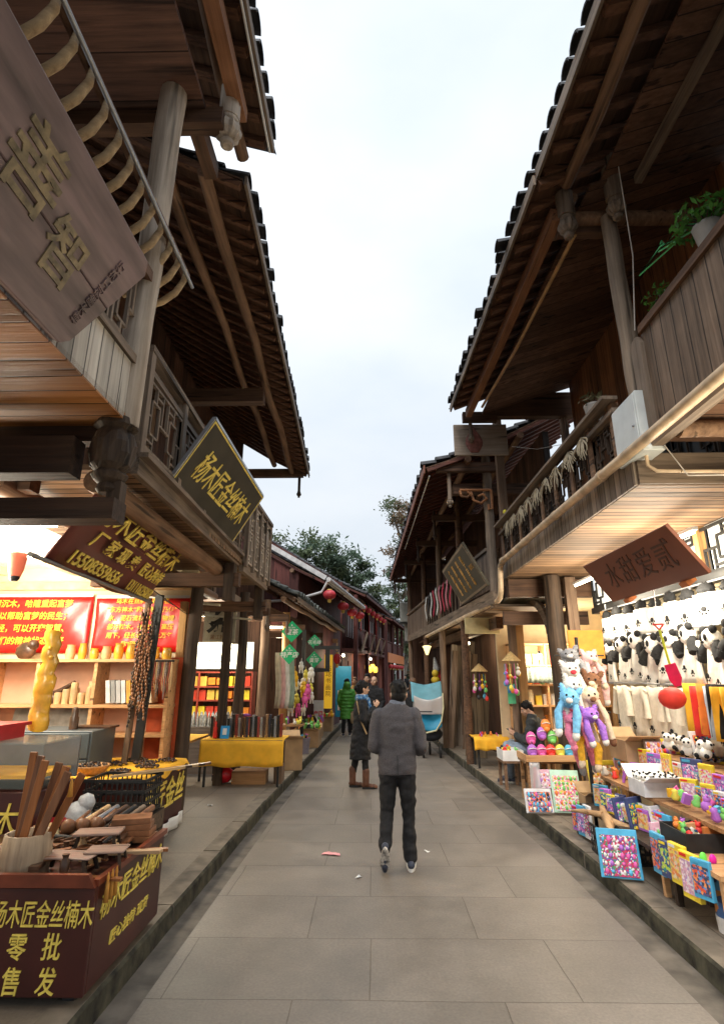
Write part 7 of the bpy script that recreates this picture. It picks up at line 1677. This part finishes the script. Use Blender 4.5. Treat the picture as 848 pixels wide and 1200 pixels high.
# ================================================================== PEOPLE
def remesh(mb, vox, smooth=3, fac=.5):
    me = bpy.data.meshes.new('t'); me.from_pydata(mb.v, [], mb.f); o = bpy.data.objects.new('t', me); COL.objects.link(o)
    r = o.modifiers.new('r', 'REMESH'); r.mode = 'VOXEL'; r.voxel_size = vox; r.use_smooth_shade = True
    s = o.modifiers.new('s', 'SMOOTH'); s.iterations = smooth; s.factor = fac
    dg = bpy.context.evaluated_depsgraph_get(); dg.update(); out = bpy.data.meshes.new_from_object(o.evaluated_get(dg)); bpy.data.objects.remove(o)
    out.polygons.foreach_set('use_smooth', [True] * len(out.polygons)); return out
def rbuild(mb, name, m, parent, vox=.01, smooth=3, fold=0):
    me = remesh(mb, vox, smooth); me.name = name; me.materials.clear(); me.materials.append(m)
    if fold:
        ns = [v.normal.copy() for v in me.vertices]; cs = []
        for v, n_ in zip(me.vertices, ns):
            p_ = v.co.copy(); a_ = noise.noise(Vector((p_.x * 7, p_.y * 7, p_.z * 16))) + .5 * noise.noise(Vector((p_.x * 14 + p_.z * 9, p_.y * 14, p_.z * 24 - p_.x * 12)))
            cs += list(p_ + n_ * a_ * fold)
        me.vertices.foreach_set('co', cs); me.update()
    o = bpy.data.objects.new(name, me); COL.objects.link(o); o.parent = parent; return o
def limb(m, pts, rads, n=12):
    P_ = [Vector(p) for p in pts]
    for i in range(len(P_) - 1): m.tube([P_[i], P_[i + 1]], [rads[i], rads[i + 1]], n)
    for p, r in zip(P_, rads): m.ball(p, r * .995, n)
def eloft(m, rings, n=20):
    """rings: (z, cx, cy, rx, ry)"""
    vs = [Vector((cx + math.cos(2 * math.pi * k / n) * rx, cy + math.sin(2 * math.pi * k / n) * ry, z)) for z, cx, cy, rx, ry in rings for k in range(n)]
    fs = [(i * n + k, i * n + (k + 1) % n, (i + 1) * n + (k + 1) % n, (i + 1) * n + k) for i in range(len(rings) - 1) for k in range(n)]
    m.add(vs, fs + [tuple(range(n - 1, -1, -1)), tuple(range(len(vs) - n, len(vs)))], True)
def hand(m, wrist, d, nrm, curl=35, s=1.0, thumb=1):
    """palm along d, palm faces nrm, fingers curl towards nrm"""
    w = Vector(wrist); d = Vector(d).normalized(); nn = Vector(nrm); nn = (nn - d * nn.dot(d)).normalized(); l = d.cross(nn)
    m.tube([w - d * .02, w + d * .03, w + d * .085 * s], [.024 * s, .036 * s, .038 * s], 12, True, .0 + 1.0)
    for j in (-1, 0, 1): m.ball(w + d * .06 * s + l * j * .022 * s, .017 * s, 8)
    for j, ln in enumerate((.066, .078, .084, .074)):
        off = (j - 1.5) * .0205 * s; p = w + d * .085 * s + l * off * thumb; a = 0; pts = [p - d * .03 * s, p]
        for k, f in enumerate((.45, .32, .23)):
            a += curl * (.7, 1, .8)[k]; q_ = Vector(d * math.cos(R(a)) + nn * math.sin(R(a))); p = p + q_ * ln * s * f; pts.append(p)
        limb(m, pts, [.0095 * s, .0095 * s, .009 * s, .0083 * s, .007 * s][:len(pts)], 8)
    b = w + d * .02 * s + l * .03 * s * thumb; e1 = b + (d * .6 + l * thumb * .7 + nn * .35).normalized() * .042 * s; e2 = e1 + (d * .9 + nn * .5).normalized() * .03 * s
    limb(m, [b, e1, e2], [.013 * s, .011 * s, .009 * s], 8)
def head(m, c, s=1.0, look=0.0, tilt=0.0):
    """c = centre of the skull; face towards +y before look"""
    M = Matrix.Rotation(look, 3, 'Z') @ Matrix.Rotation(tilt, 3, 'X'); c = Vector(c)
    def W(x, y, z): return c + M @ (Vector((x, y, z)) * s)
    m.ball(W(0, -.005, .02), .088 * s, 18, (.9, 1.08, 1.12), M); m.ball(W(0, .028, -.055), .062 * s, 16, (.92, 1.0, 1.05), M); m.ball(W(0, .055, -.1), .026 * s, 10, (1.1, .9, .8), M)
    limb(m, [W(0, .088, .012), W(0, .108, -.028)], [.008 * s, .0145 * s], 8); m.ball(W(.011, .097, -.033), .009 * s, 8); m.ball(W(-.011, .097, -.033), .009 * s, 8)
    m.ball(W(0, .082, .03), .03 * s, 10, (1.5, .5, .5), M)
    for k in (-1, 1):
        m.ball(W(k * .082, -.008, -.012), .022 * s, 10, (.35, .8, 1.35), M); m.ball(W(k * .045, .058, -.035), .028 * s, 10)
    m.ball(W(0, .09, -.062), .013 * s, 8, (1.7, .7, .45), M); m.ball(W(0, .088, -.074), .012 * s, 8, (1.5, .7, .5), M)
    return W, M
SKIN = mat('skin', (.52, .31, .21), .5, .08, 14, spec=.4); HAIR = mat('black_hair', (.009, .008, .008), .6, .4, 60, .4, stretch=(1, 1, .2), spec=.2); BRHAIR = mat('brown_hair', (.12, .06, .03), .5, .3, 60, .5)
EYEW = mat('eye_white', (.7, .7, .68), .3, .02); LIP = mat('lip', (.4, .13, .1), .5)
def face_bits(W, t, s=1.0):
    for k in (-1, 1):
        MB().ball(W(k * .031, .082, -.0), .0115 * s, 8, (1.2, .6, .6)).build('eye', EYEW, t); MB().ball(W(k * .031, .089, -.0), .0055 * s, 6).build('pupil', HAIR, t)
        MB().tube([W(k * .016, .09, .021), W(k * .033, .09, .026), W(k * .05, .08, .02)], .0035 * s, 5).build('eyebrow', HAIR, t)
    MB().ball(W(0, .096, -.067), .011 * s, 8, (1.8, .6, .45)).build('lips', LIP, t)
def hair_short(W, M, t, m=HAIR, s=1.0, vox=.008, back=0):
    h = MB(); h.ball(W(0, -.018, .035), .096 * s, 16, (.93, 1.07, 1.06), M); h.ball(W(0, -.045, -.02), .075 * s, 14, (1.05, .9, 1.1), M); h.ball(W(0, .045, .082), .05 * s, 10, (1.25, .9, .6), M)
    for k in (-1, 1): h.ball(W(k * .07, .01, .03), .03 * s, 8, (.6, 1, 1.2), M)
    rr = random.Random(4)
    for i in range(26): a = rr.uniform(0, 6.28); e = rr.uniform(.1, 1.3); h.ball(W(math.cos(a) * math.cos(e) * .083, -.02 + math.sin(a) * math.cos(e) * .095, .035 + math.sin(e) * .096), .02 * s, 6)
    if back: h.ball(W(0, -.075, -.05), .07 * s, 12, (1.1, .6, 1.6), M)
    return rbuild(h, 'hair', m, t, vox, 1, .006)
def shoe(m, sole, heel, toe, up, w=.045):
    h, t_, u = Vector(heel), Vector(toe), Vector(up).normalized(); d = (t_ - h); r = d.cross(u).normalized()
    for i, (f, ww, hh) in enumerate(((.08, .8, .09), (.3, .8, .085), (.55, .95, .06), (.8, 1.0, .045), (.95, .75, .035))):
        c = h + d * f + u * hh * .5; m.ball(c, w * ww, 12, (1, 1, 1))
        for k in (-.5, .5): m.ball(c + r * k * w * .5, w * ww * .75, 8)
    n = 14; top = []; 
    for k in range(n): a = 2 * math.pi * k / n; x = math.cos(a) * .5 + .5; top.append(h + d * (1.06 * x - .03) + r * math.sin(a) * w * (1.12 if x > .5 else .92))
    vs = [v - u * .008 for v in top] + [v + u * .02 for v in top]; sole.add(vs, [tuple(range(n - 1, -1, -1)), tuple(range(n, 2 * n))] + [(k, (k + 1) % n, n + (k + 1) % n, n + k) for k in range(n)])
def person(label, loc, rz, group=None): t = thing('person', label, 'person', loc, group); t.rotation_euler = (0, 0, rz); ORG[t.name] = Vector(); return t

# ---- walking man in the middle, seen from behind
pm = person('man in a grey blazer and black trousers walking away from us, left heel raised', (.24, 5.62, 0), R(-1))
b = MB(); W, M = head(b, (.03, .03, 1.515), 1.0, R(-4), R(-6))
limb(b, [(0, 0, 1.3), (.02, .01, 1.42), (.03, .02, 1.48)], [.075, .056, .056])
eloft(b, [(.84, 0, 0, .12, .09), (1.1, 0, 0, .13, .09), (1.34, 0, 0, .15, .08), (1.4, 0, 0, .08, .06)])
for s in (-1, 1):
    k = Vector((s * .09, 0, .84)); 
    if s > 0: limb(b, [k, (.1, .06, .46), (.11, .03, .1)], [.07, .045, .035])
    else: limb(b, [k, (-.11, .03, .47), (-.13, -.1, .2)], [.07, .045, .035])
limb(b, [(-.17, 0, 1.3), (-.24, -.03, 1.04), (-.15, .2, 1.0)], [.045, .037, .028]); limb(b, [(.17, 0, 1.3), (.25, -.03, 1.05), (.225, .19, .99)], [.045, .037, .028])
hand(b, (-.14, .22, 1.0), (.3, 1, .0), (0, .1, 1), 30, 1, 1); hand(b, (.225, .2, .99), (.35, 1, -.05), (0, 0, 1), 28, 1, -1)
rbuild(b, 'body', SKIN, pm, .0055, 2); face_bits(W, pm)
hair_short(W, M, pm)
BLZ = mat('grey_blazer', (.085, .078, .085), .9, .3, 160, .5)
j = MB(); eloft(j, [(.80, 0, .005, .192, .135), (.83, 0, .005, .197, .14), (.95, 0, .0, .19, .135), (1.08, 0, .0, .188, .13), (1.22, 0, -.005, .205, .13), (1.31, 0, -.005, .205, .115), (1.37, 0, 0, .165, .1), (1.415, .005, .0, .095, .08), (1.44, .01, .0, .075, .07)], 28)
limb(j, [(-.18, 0, 1.315), (-.22, -.02, 1.17), (-.235, -.035, 1.04), (-.19, .1, 1.0), (-.165, .17, .995)], [.078, .068, .06, .055, .05]); limb(j, [(.18, 0, 1.315), (.225, -.02, 1.17), (.25, -.035, 1.05), (.245, .08, 1.0), (.232, .155, .985)], [.078, .068, .062, .055, .05])
rbuild(j, 'blazer', BLZ, pm, .008, 4, .008)
pm.scale = (.94, .96, 1)
MB().bar((0, -.1375, .81), (0, -.136, .97), .006, .006).build('back_vent', BLACK, pm)
cl = MB(); cl.lathe((.012, .0, 1.395), [(.088, -.02), (.084, .02), (.078, .055), (.068, .06), (.06, .03)], 24, Matrix.Rotation(R(-8), 3, 'X'), (1.05, .92)); cl.build('hood_collar', mat('blue_grey_knit', (.16, .18, .23), .9, .2, 90, .4), pm)
tr_ = MB(); eloft(tr_, [(.78, 0, 0, .16, .115), (.9, 0, 0, .165, .115), (1.0, 0, 0, .15, .105)])
limb(tr_, [(.085, 0, .82), (.1, .03, .62), (.105, .065, .46), (.11, .05, .27), (.112, .025, .105)], [.1, .084, .07, .066, .066]); limb(tr_, [(-.085, 0, .82), (-.1, .02, .64), (-.11, .03, .47), (-.12, -.03, .33), (-.13, -.085, .22)], [.1, .084, .07, .066, .066])
rbuild(tr_, 'trousers', mat('black_trouser', (.014, .014, .016), .85, .2, 40), pm, .009, 3, .014)
SNK = mat('dark_sneaker', (.05, .06, .09), .6); SOLE = mat('white_sole', (.7, .7, .68), .6); SOLED = mat('worn_sole', (.45, .42, .38), .8, .5, 30)
for (hl, to, up, lab, ms) in (((.115, -.055, .012), (.13, .21, .012), (0, 0, 1), 'right', SOLE), ((-.13, -.2, .225), (-.135, -.08, .02), (0, .9, .5), 'left', SOLED)):
    sm_, so_ = MB(), MB(); shoe(sm_, so_, hl, to, up); rbuild(sm_, 'shoe', SNK, pm, .007, 2); so_.build('sole', ms, pm)
ph = MB(); ph.box((0, 0, 0), (.075, .15, .009), Matrix.Rotation(R(15), 3, 'Y')); o = ph.build('paper_sheet', WHITE); pm_l = Vector((.24 + .27, 5.62 + .31, 1.015)); o.location = pm_l; tag(o, 'folded white paper held in the right hand of the walking man', 'paper')

# ---- woman in the long black coat, facing right
COATB = mat('black_coat', (.012, .012, .014), .85, .3, 30, .3)
pw = person('woman in long black coat, blue scarf and brown boots standing mid-street, facing right', (-.17, 9.32, 0), R(-78))
b = MB(); W, M = head(b, (0, .03, 1.475), .95, R(6), R(-3)); limb(b, [(0, 0, 1.24), (0, .01, 1.4)], [.06, .05]); eloft(b, [(.8, 0, 0, .11, .08), (1.1, 0, 0, .11, .08), (1.28, 0, 0, .13, .07), (1.34, 0, 0, .07, .05)])
limb(b, [(.09, 0, .8), (.08, .05, .44), (.09, .06, .1)], [.065, .04, .03]); limb(b, [(-.09, 0, .8), (-.1, -.06, .44), (-.1, -.12, .1)], [.065, .04, .03])
limb(b, [(.15, 0, 1.24), (.21, .0, 1.02), (.1, .2, 1.19)], [.04, .034, .026]); limb(b, [(-.15, 0, 1.24), (-.2, -.02, 1.0), (-.1, .18, .95)], [.04, .034, .026])
hand(b, (.1, .21, 1.2), (-.2, .6, .8), (-.9, 0, .2), 55, .95, 1); hand(b, (-.1, .19, .95), (.3, 1, .1), (0, 0, -1), 30, .95, -1)
rbuild(b, 'body', SKIN, pw, .006, 2); face_bits(W, pw, .95)
MB().tube([W(-.052, .093, 0), W(-.03, .102, .014), W(-.01, .104, 0), W(-.03, .102, -.014), W(-.052, .093, 0)], .002, 5).tube([W(.052, .093, 0), W(.03, .102, .014), W(.01, .104, 0), W(.03, .102, -.014), W(.052, .093, 0)], .002, 5).tube([W(.05, .09, 0), W(.085, -.01, 0)], .002, 5).build('glasses', BLACK, pw)
hh = hair_short(W, M, pw, HAIR, .95); h2 = MB().ball(W(0, -.11, .0), .05, 10).ball(W(0, -.09, -.03), .045, 8); h2.build('hair_bun', HAIR, pw)
j = MB(); eloft(j, [(.42, 0, -.01, .2, .17), (.5, 0, -.01, .2, .165), (.75, 0, -.005, .185, .15), (.98, 0, 0, .16, .125), (1.15, 0, 0, .175, .12), (1.25, 0, 0, .175, .1), (1.32, 0, 0, .1, .075), (1.36, 0, .0, .07, .06)], 24)
limb(j, [(.155, 0, 1.25), (.225, -.005, 1.02), (.12, .18, 1.16)], [.068, .06, .052]); limb(j, [(-.155, 0, 1.25), (-.215, -.02, 1.01), (-.12, .15, .95)], [.068, .06, .052])
rbuild(j, 'coat', COATB, pw, .009, 3, .014)
tr_ = MB(); limb(tr_, [(.08, 0, .75), (.08, .05, .44), (.09, .06, .2)], [.08, .055, .05]); limb(tr_, [(-.08, 0, .75), (-.1, -.06, .44), (-.1, -.11, .2)], [.08, .055, .05]); rbuild(tr_, 'leggings', MATS['black_trouser'], pw, .01, 2, .008)
BOOT = mat('brown_boot', (.14, .06, .035), .5, .2, 12)
for (x, y) in ((.09, .06), (-.1, -.115)):
    m = MB(); limb(m, [(x, y, .26), (x, y, .08)], [.058, .052]); so_ = MB(); shoe(m, so_, (x, y - .05, .01), (x, y + .17, .01), (0, 0, 1), .04); rbuild(m, 'boot', BOOT, pw, .008, 2); so_.build('sole', BLACK, pw)
m = MB(); m.lathe((0, .01, 1.33), [(.1, -.04), (.11, 0), (.1, .05), (.075, .06), (.07, .0)], 18).tube([(.04, .1, 1.33), (.05, .13, 1.2), (.04, .14, 1.05)], [.035, .04, .035], 8); rbuild(m, 'scarf', speckle('blue_scarf', [(.03, .12, .3), (.3, .4, .5), (.05, .08, .15), (.1, .25, .45)], 40, .9), pw, .009, 2)
MB().tube([(.1, -.09, 1.29), (.19, -.04, 1.0), (.21, .05, .8)], .012, 6).build('bag_strap', mat('tan_strap', (.45, .3, .15), .6), pw)
bgp = person  # placeholder
m = MB(); m.ball((0, 0, 0), .15, 12, (.6, 1, 1.1)); o = m.build('shoulder_bag', speckle('bw_bag', [(.02, .02, .02), (.02, .02, .02), (.6, .6, .58)], 22, .6)); o.location = (.06, 9.2, .88); tag(o, 'black and white patterned bag carried by the woman in the black coat', 'bag')
# ---- simple standing figures farther away
def walker(label, loc, rz, h, coat, coat_len=.45, hairm=HAIR, legm=None, puffy=False, hood=False, bald=False, longhair=False, step=.08):
    t = person(label, loc, rz); s = h / 1.7; b = MB(); W, M = head(b, (0, .03, 1.565), 1.0)
    limb(b, [(0, 0, 1.3), (0, .01, 1.48)], [.06, .052]); eloft(b, [(.84, 0, 0, .12, .09), (1.1, 0, 0, .12, .09), (1.34, 0, 0, .14, .08), (1.4, 0, 0, .07, .05)])
    for k in (-1, 1):
        limb(b, [(k * .09, 0, .84), (k * .09, k * step * .6, .46), (k * .1, k * step, .1)], [.07, .045, .035]); limb(b, [(k * .17, 0, 1.3), (k * .22, 0, 1.03), (k * .19, .12, .84)], [.045, .037, .028]); hand(b, (k * .19, .13, .83), (0, .5, -.8), (-k, 0, 0), 25, 1, 1)
    rbuild(b, 'body', SKIN, t, .009, 2); face_bits(W, t)
    if not bald and not hood: hair_short(W, M, t, hairm, vox=.011, back=longhair)
    if longhair: MB().tube([W(0, -.09, .02), W(0, -.11, -.12), W(0, -.1, -.3)], [.07, .085, .05], 10).build('long_hair', hairm, t)
    j = MB(); zb = coat_len; eloft(j, [(zb, 0, 0, .2, .155), (zb + .1, 0, 0, .205, .155), (1.0, 0, 0, .18, .135), (1.22, 0, 0, .2, .13), (1.33, 0, 0, .19, .11), (1.4, 0, 0, .11, .085), (1.45, 0, 0, .075, .07)], 22)
    for k in (-1, 1): limb(j, [(k * .18, 0, 1.31), (k * .245, 0, 1.03), (k * .21, .1, .87)], [.078, .068, .056])
    if puffy:
        z = zb + .06
        while z < 1.3: eloft(j, [(z - .04, 0, 0, .19, .14), (z, 0, 0, .212, .165), (z + .04, 0, 0, .19, .14)], 22); z += .1
    if hood: j.ball((0, -.06, 1.5), .125, 12, (1, .9, .9)); j.ball((0, -.02, 1.42), .12, 12, (1.2, 1, .6))
    rbuild(j, 'coat', coat, t, .011, 3, .012)
    q = MB()
    for k in (-1, 1): limb(q, [(k * .085, 0, .8), (k * .09, k * step * .6, .46), (k * .1, k * step, .13)], [.09, .066, .055])
    rbuild(q, 'trousers', legm or MATS['black_trouser'], t, .012, 2)
    for k in (-1, 1): m = MB(); so_ = MB(); shoe(m, so_, (k * .1, k * step - .06, .01), (k * .1, k * step + .19, .01), (0, 0, 1)); rbuild(m, 'shoe', SNK, t, .01, 2); so_.build('sole', SOLE, t)
    if hood: hair_short(W, M, t, hairm, vox=.012)
    t.scale = (s, s, s); return t
walker('person in a bright green padded coat walking away on the left', (-.72, 16.7, 0), R(3), 1.58, mat('green_padded', (.09, .33, .05), .5, .2, 8), .5, puffy=True, hood=True)
walker('woman with long brown hair in a tan coat beside the green coat', (-.52, 17.6, 0), R(175), 1.62, mat('tan_coat', (.5, .34, .14), .8), .6, hairm=BRHAIR, longhair=True)
walker('bald man in a black jacket behind the woman in the black coat', (.08, 15.2, 0), R(160), 1.66, COATB, .72, bald=True)
walker('dark haired man in a black jacket just left of the bald man', (-.12, 15.9, 0), R(170), 1.72, COATB, .72)
walker('person in a black coat with brown hair beside the blue canopy cart', (.95, 13.1, 0), R(-12), 1.62, COATB, .5, hairm=BRHAIR, longhair=True)
for k, (x, y, c, l) in enumerate(((2.3, 38.6, COATB, 'distant person in black at the street bend, left'), (2.75, 38.8, mat('grey_far_coat', (.3, .3, .33), .8), 'distant person in grey at the street bend, middle'), (3.1, 38.4, COATB, 'distant person in black at the street bend, right'))): walker(l, (x, y, 0), R(160 + 20 * k), 1.66, c, .75)
tb_ = MB().lathe((0, 0, 0), [(.12, 0), (.15, .1), (.13, .3), (.05, .34)], 10, None, (1, .5)); o = tb_.build('handbag', mat('tan_bag', (.3, .21, .12), .7)); o.location = (-.47, 16.6, .35); tag(o, 'tan cloth handbag carried low beside the green padded coat', 'bag')
# ---- seated shopkeeper
ps = person('shopkeeper in a dark jacket and jeans sitting in the lit doorway on the right', (2.5, 9.0, .12), R(62))
b = MB(); W, M = head(b, (0, .09, 1.06), .9, R(25), R(-18)); limb(b, [(0, 0, .85), (0, .05, 1.03)], [.06, .052]); eloft(b, [(.42, 0, 0, .13, .1), (.6, 0, 0, .13, .09), (.86, 0, .01, .15, .08), (.95, 0, .02, .07, .05)])
for k in (-1, 1): limb(b, [(k * .1, .02, .46), (k * .13, .4, .52), (k * .13, .38, .1)], [.075, .05, .035]); limb(b, [(k * .17, 0, .86), (k * .22, .08, .62), (k * .07, .28, .68)], [.045, .037, .028]); hand(b, (k * .065, .29, .685), (-k * .4, .8, .3), (-k * .5, 0, .8), 40, .95, k)
rbuild(b, 'body', SKIN, ps, .006, 2); face_bits(W, ps, .9); hair_short(W, M, ps, HAIR, .9)
j = MB(); eloft(j, [(.42, 0, .0, .19, .14), (.6, 0, 0, .18, .13), (.8, 0, 0, .2, .125), (.88, 0, .01, .185, .105), (.95, 0, .02, .1, .08), (.99, 0, .025, .07, .065)], 22)
for k in (-1, 1): limb(j, [(k * .175, 0, .865), (k * .235, .07, .62), (k * .1, .25, .665)], [.075, .066, .052])
rbuild(j, 'jacket', mat('charcoal_jacket', (.03, .034, .035), .8, .2, 30), ps, .009, 3, .012)
q = MB(); q.ball((0, .02, .46), .15, 12, (1.2, 1, .7))
for k in (-1, 1): limb(q, [(k * .1, .02, .46), (k * .13, .4, .52), (k * .13, .38, .12)], [.1, .078, .06])
rbuild(q, 'jeans', mat('faded_jeans', (.2, .25, .32), .85, .25, 14), ps, .01, 2)
for k in (-1, 1): m = MB(); so_ = MB(); shoe(m, so_, (k * .13, .33, .01), (k * .13, .57, .01), (0, 0, 1)); rbuild(m, 'shoe', SNK, ps, .01, 2); so_.build('sole', SOLE, ps)
o = MB().box((0, 0, 0), (.075, .15, .01), Matrix.Rotation(R(35), 3, 'X')).build('mobile_phone', BLACK); o.location = ps.matrix_basis @ Vector((0, .36, .72)); o.rotation_euler = (0, 0, R(62)); tag(o, 'dark mobile phone held by the seated shopkeeper', 'phone')
stl = thing('stool', 'low wooden stool under the seated shopkeeper', 'stool', (2.5, 9.0, .12)); MB().b2((2.34, 8.85, .44), (2.66, 9.15, .47)).build('seat', W_TABLE, stl)
for x in (2.37, 2.63):
    for y in (8.88, 9.12): MB().b2((x - .02, y - .02, .12), (x + .02, y + .02, .44)).build('leg', W_TABLE, stl)

# ---- cart with the blue canopy
TEAL = mat('teal_canopy', (.1, .27, .33), .6, .12, 5, .2); CYAN = mat('cyan_seat', (.02, .25, .42), .5, .15, 5)
ct = thing('canopy_cart', 'small cart with pale blue canopy, clear window and blue seat by the leaning planks', 'cart', (1.3, 12.6, 0)); cx, cy = 1.18, 12.7
MB().sheet(lambda u, v: (cx - .38 + .78 * u, cy - .3 + .75 * v, 1.2 + .42 * min(1, v * 2.6) - .1 * max(0, v - .6) - .08 * math.sin(math.pi * u) * (1 - v) + .1 * abs(u - .45)), 14, 10, .02).build('canopy', TEAL, ct)
MB().sheet(lambda u, v: (cx - .33 + .72 * u, cy - .33 + .02 * math.sin(u * 9), .95 + (.42 - .1 * math.sin(math.pi * u)) * v), 12, 8, .006).build('clear_window', glass('cart_film', (.7, .62, .58), .55, .3), ct)
MB().sheet(lambda u, v: (cx - .2 + .55 * u, cy - .32 + .45 * (v ** 2), .62 + .42 * v + .12 * (2 * u - 1) ** 2 - .05), 12, 10, .03).build('seat', CYAN, ct)
MB().tube([(cx + .4, cy - .3, 1.42), (cx + .4, cy - .34, 1.1), (cx + .34, cy - .34, .8), (cx + .2, cy - .34, .6), (cx - .05, cy - .34, .55)], .018, 8).build('rim', mat('cream_trim', (.7, .65, .4), .6), ct)
MB().ball((cx + .1, cy, .5), .3, 12, (1, .9, .55)).build('basket', mat('dark_fabric', (.03, .035, .045), .8), ct)
for x, y in ((cx - .12, cy - .2), (cx + .3, cy - .2), (cx + .1, cy + .4)):
    w = MB().lathe((x, y, .14), [(.09, -.02), (.14, -.02), (.14, .02), (.09, .02)], 18, Matrix.Rotation(R(90), 3, 'Y')).build('wheel', BLACK, ct); MB().lathe((x, y, .14), [(.0, -.012), (.09, -.012), (.09, .012), (.0, .012)], 12, Matrix.Rotation(R(90), 3, 'Y')).build('hub', IRON, w)
for x in (cx - .3, cx + .36): MB().tube([(x, cy + .3, 1.45), (x, cy + .25, .8), (cx + .1 + (x - cx) * .5, cy, .3)], .015, 8).build('frame', IRON, ct)
MB().tube([(cx - .3, cy - .35, 1.0), (cx - .4, cy - .5, 1.02), (cx + .1, cy - .5, 1.02)], .014, 8).build('handle', BLACK, ct)

ct.scale = (.86, .86, .92); ct.location = (1.3, 12.6, 0)
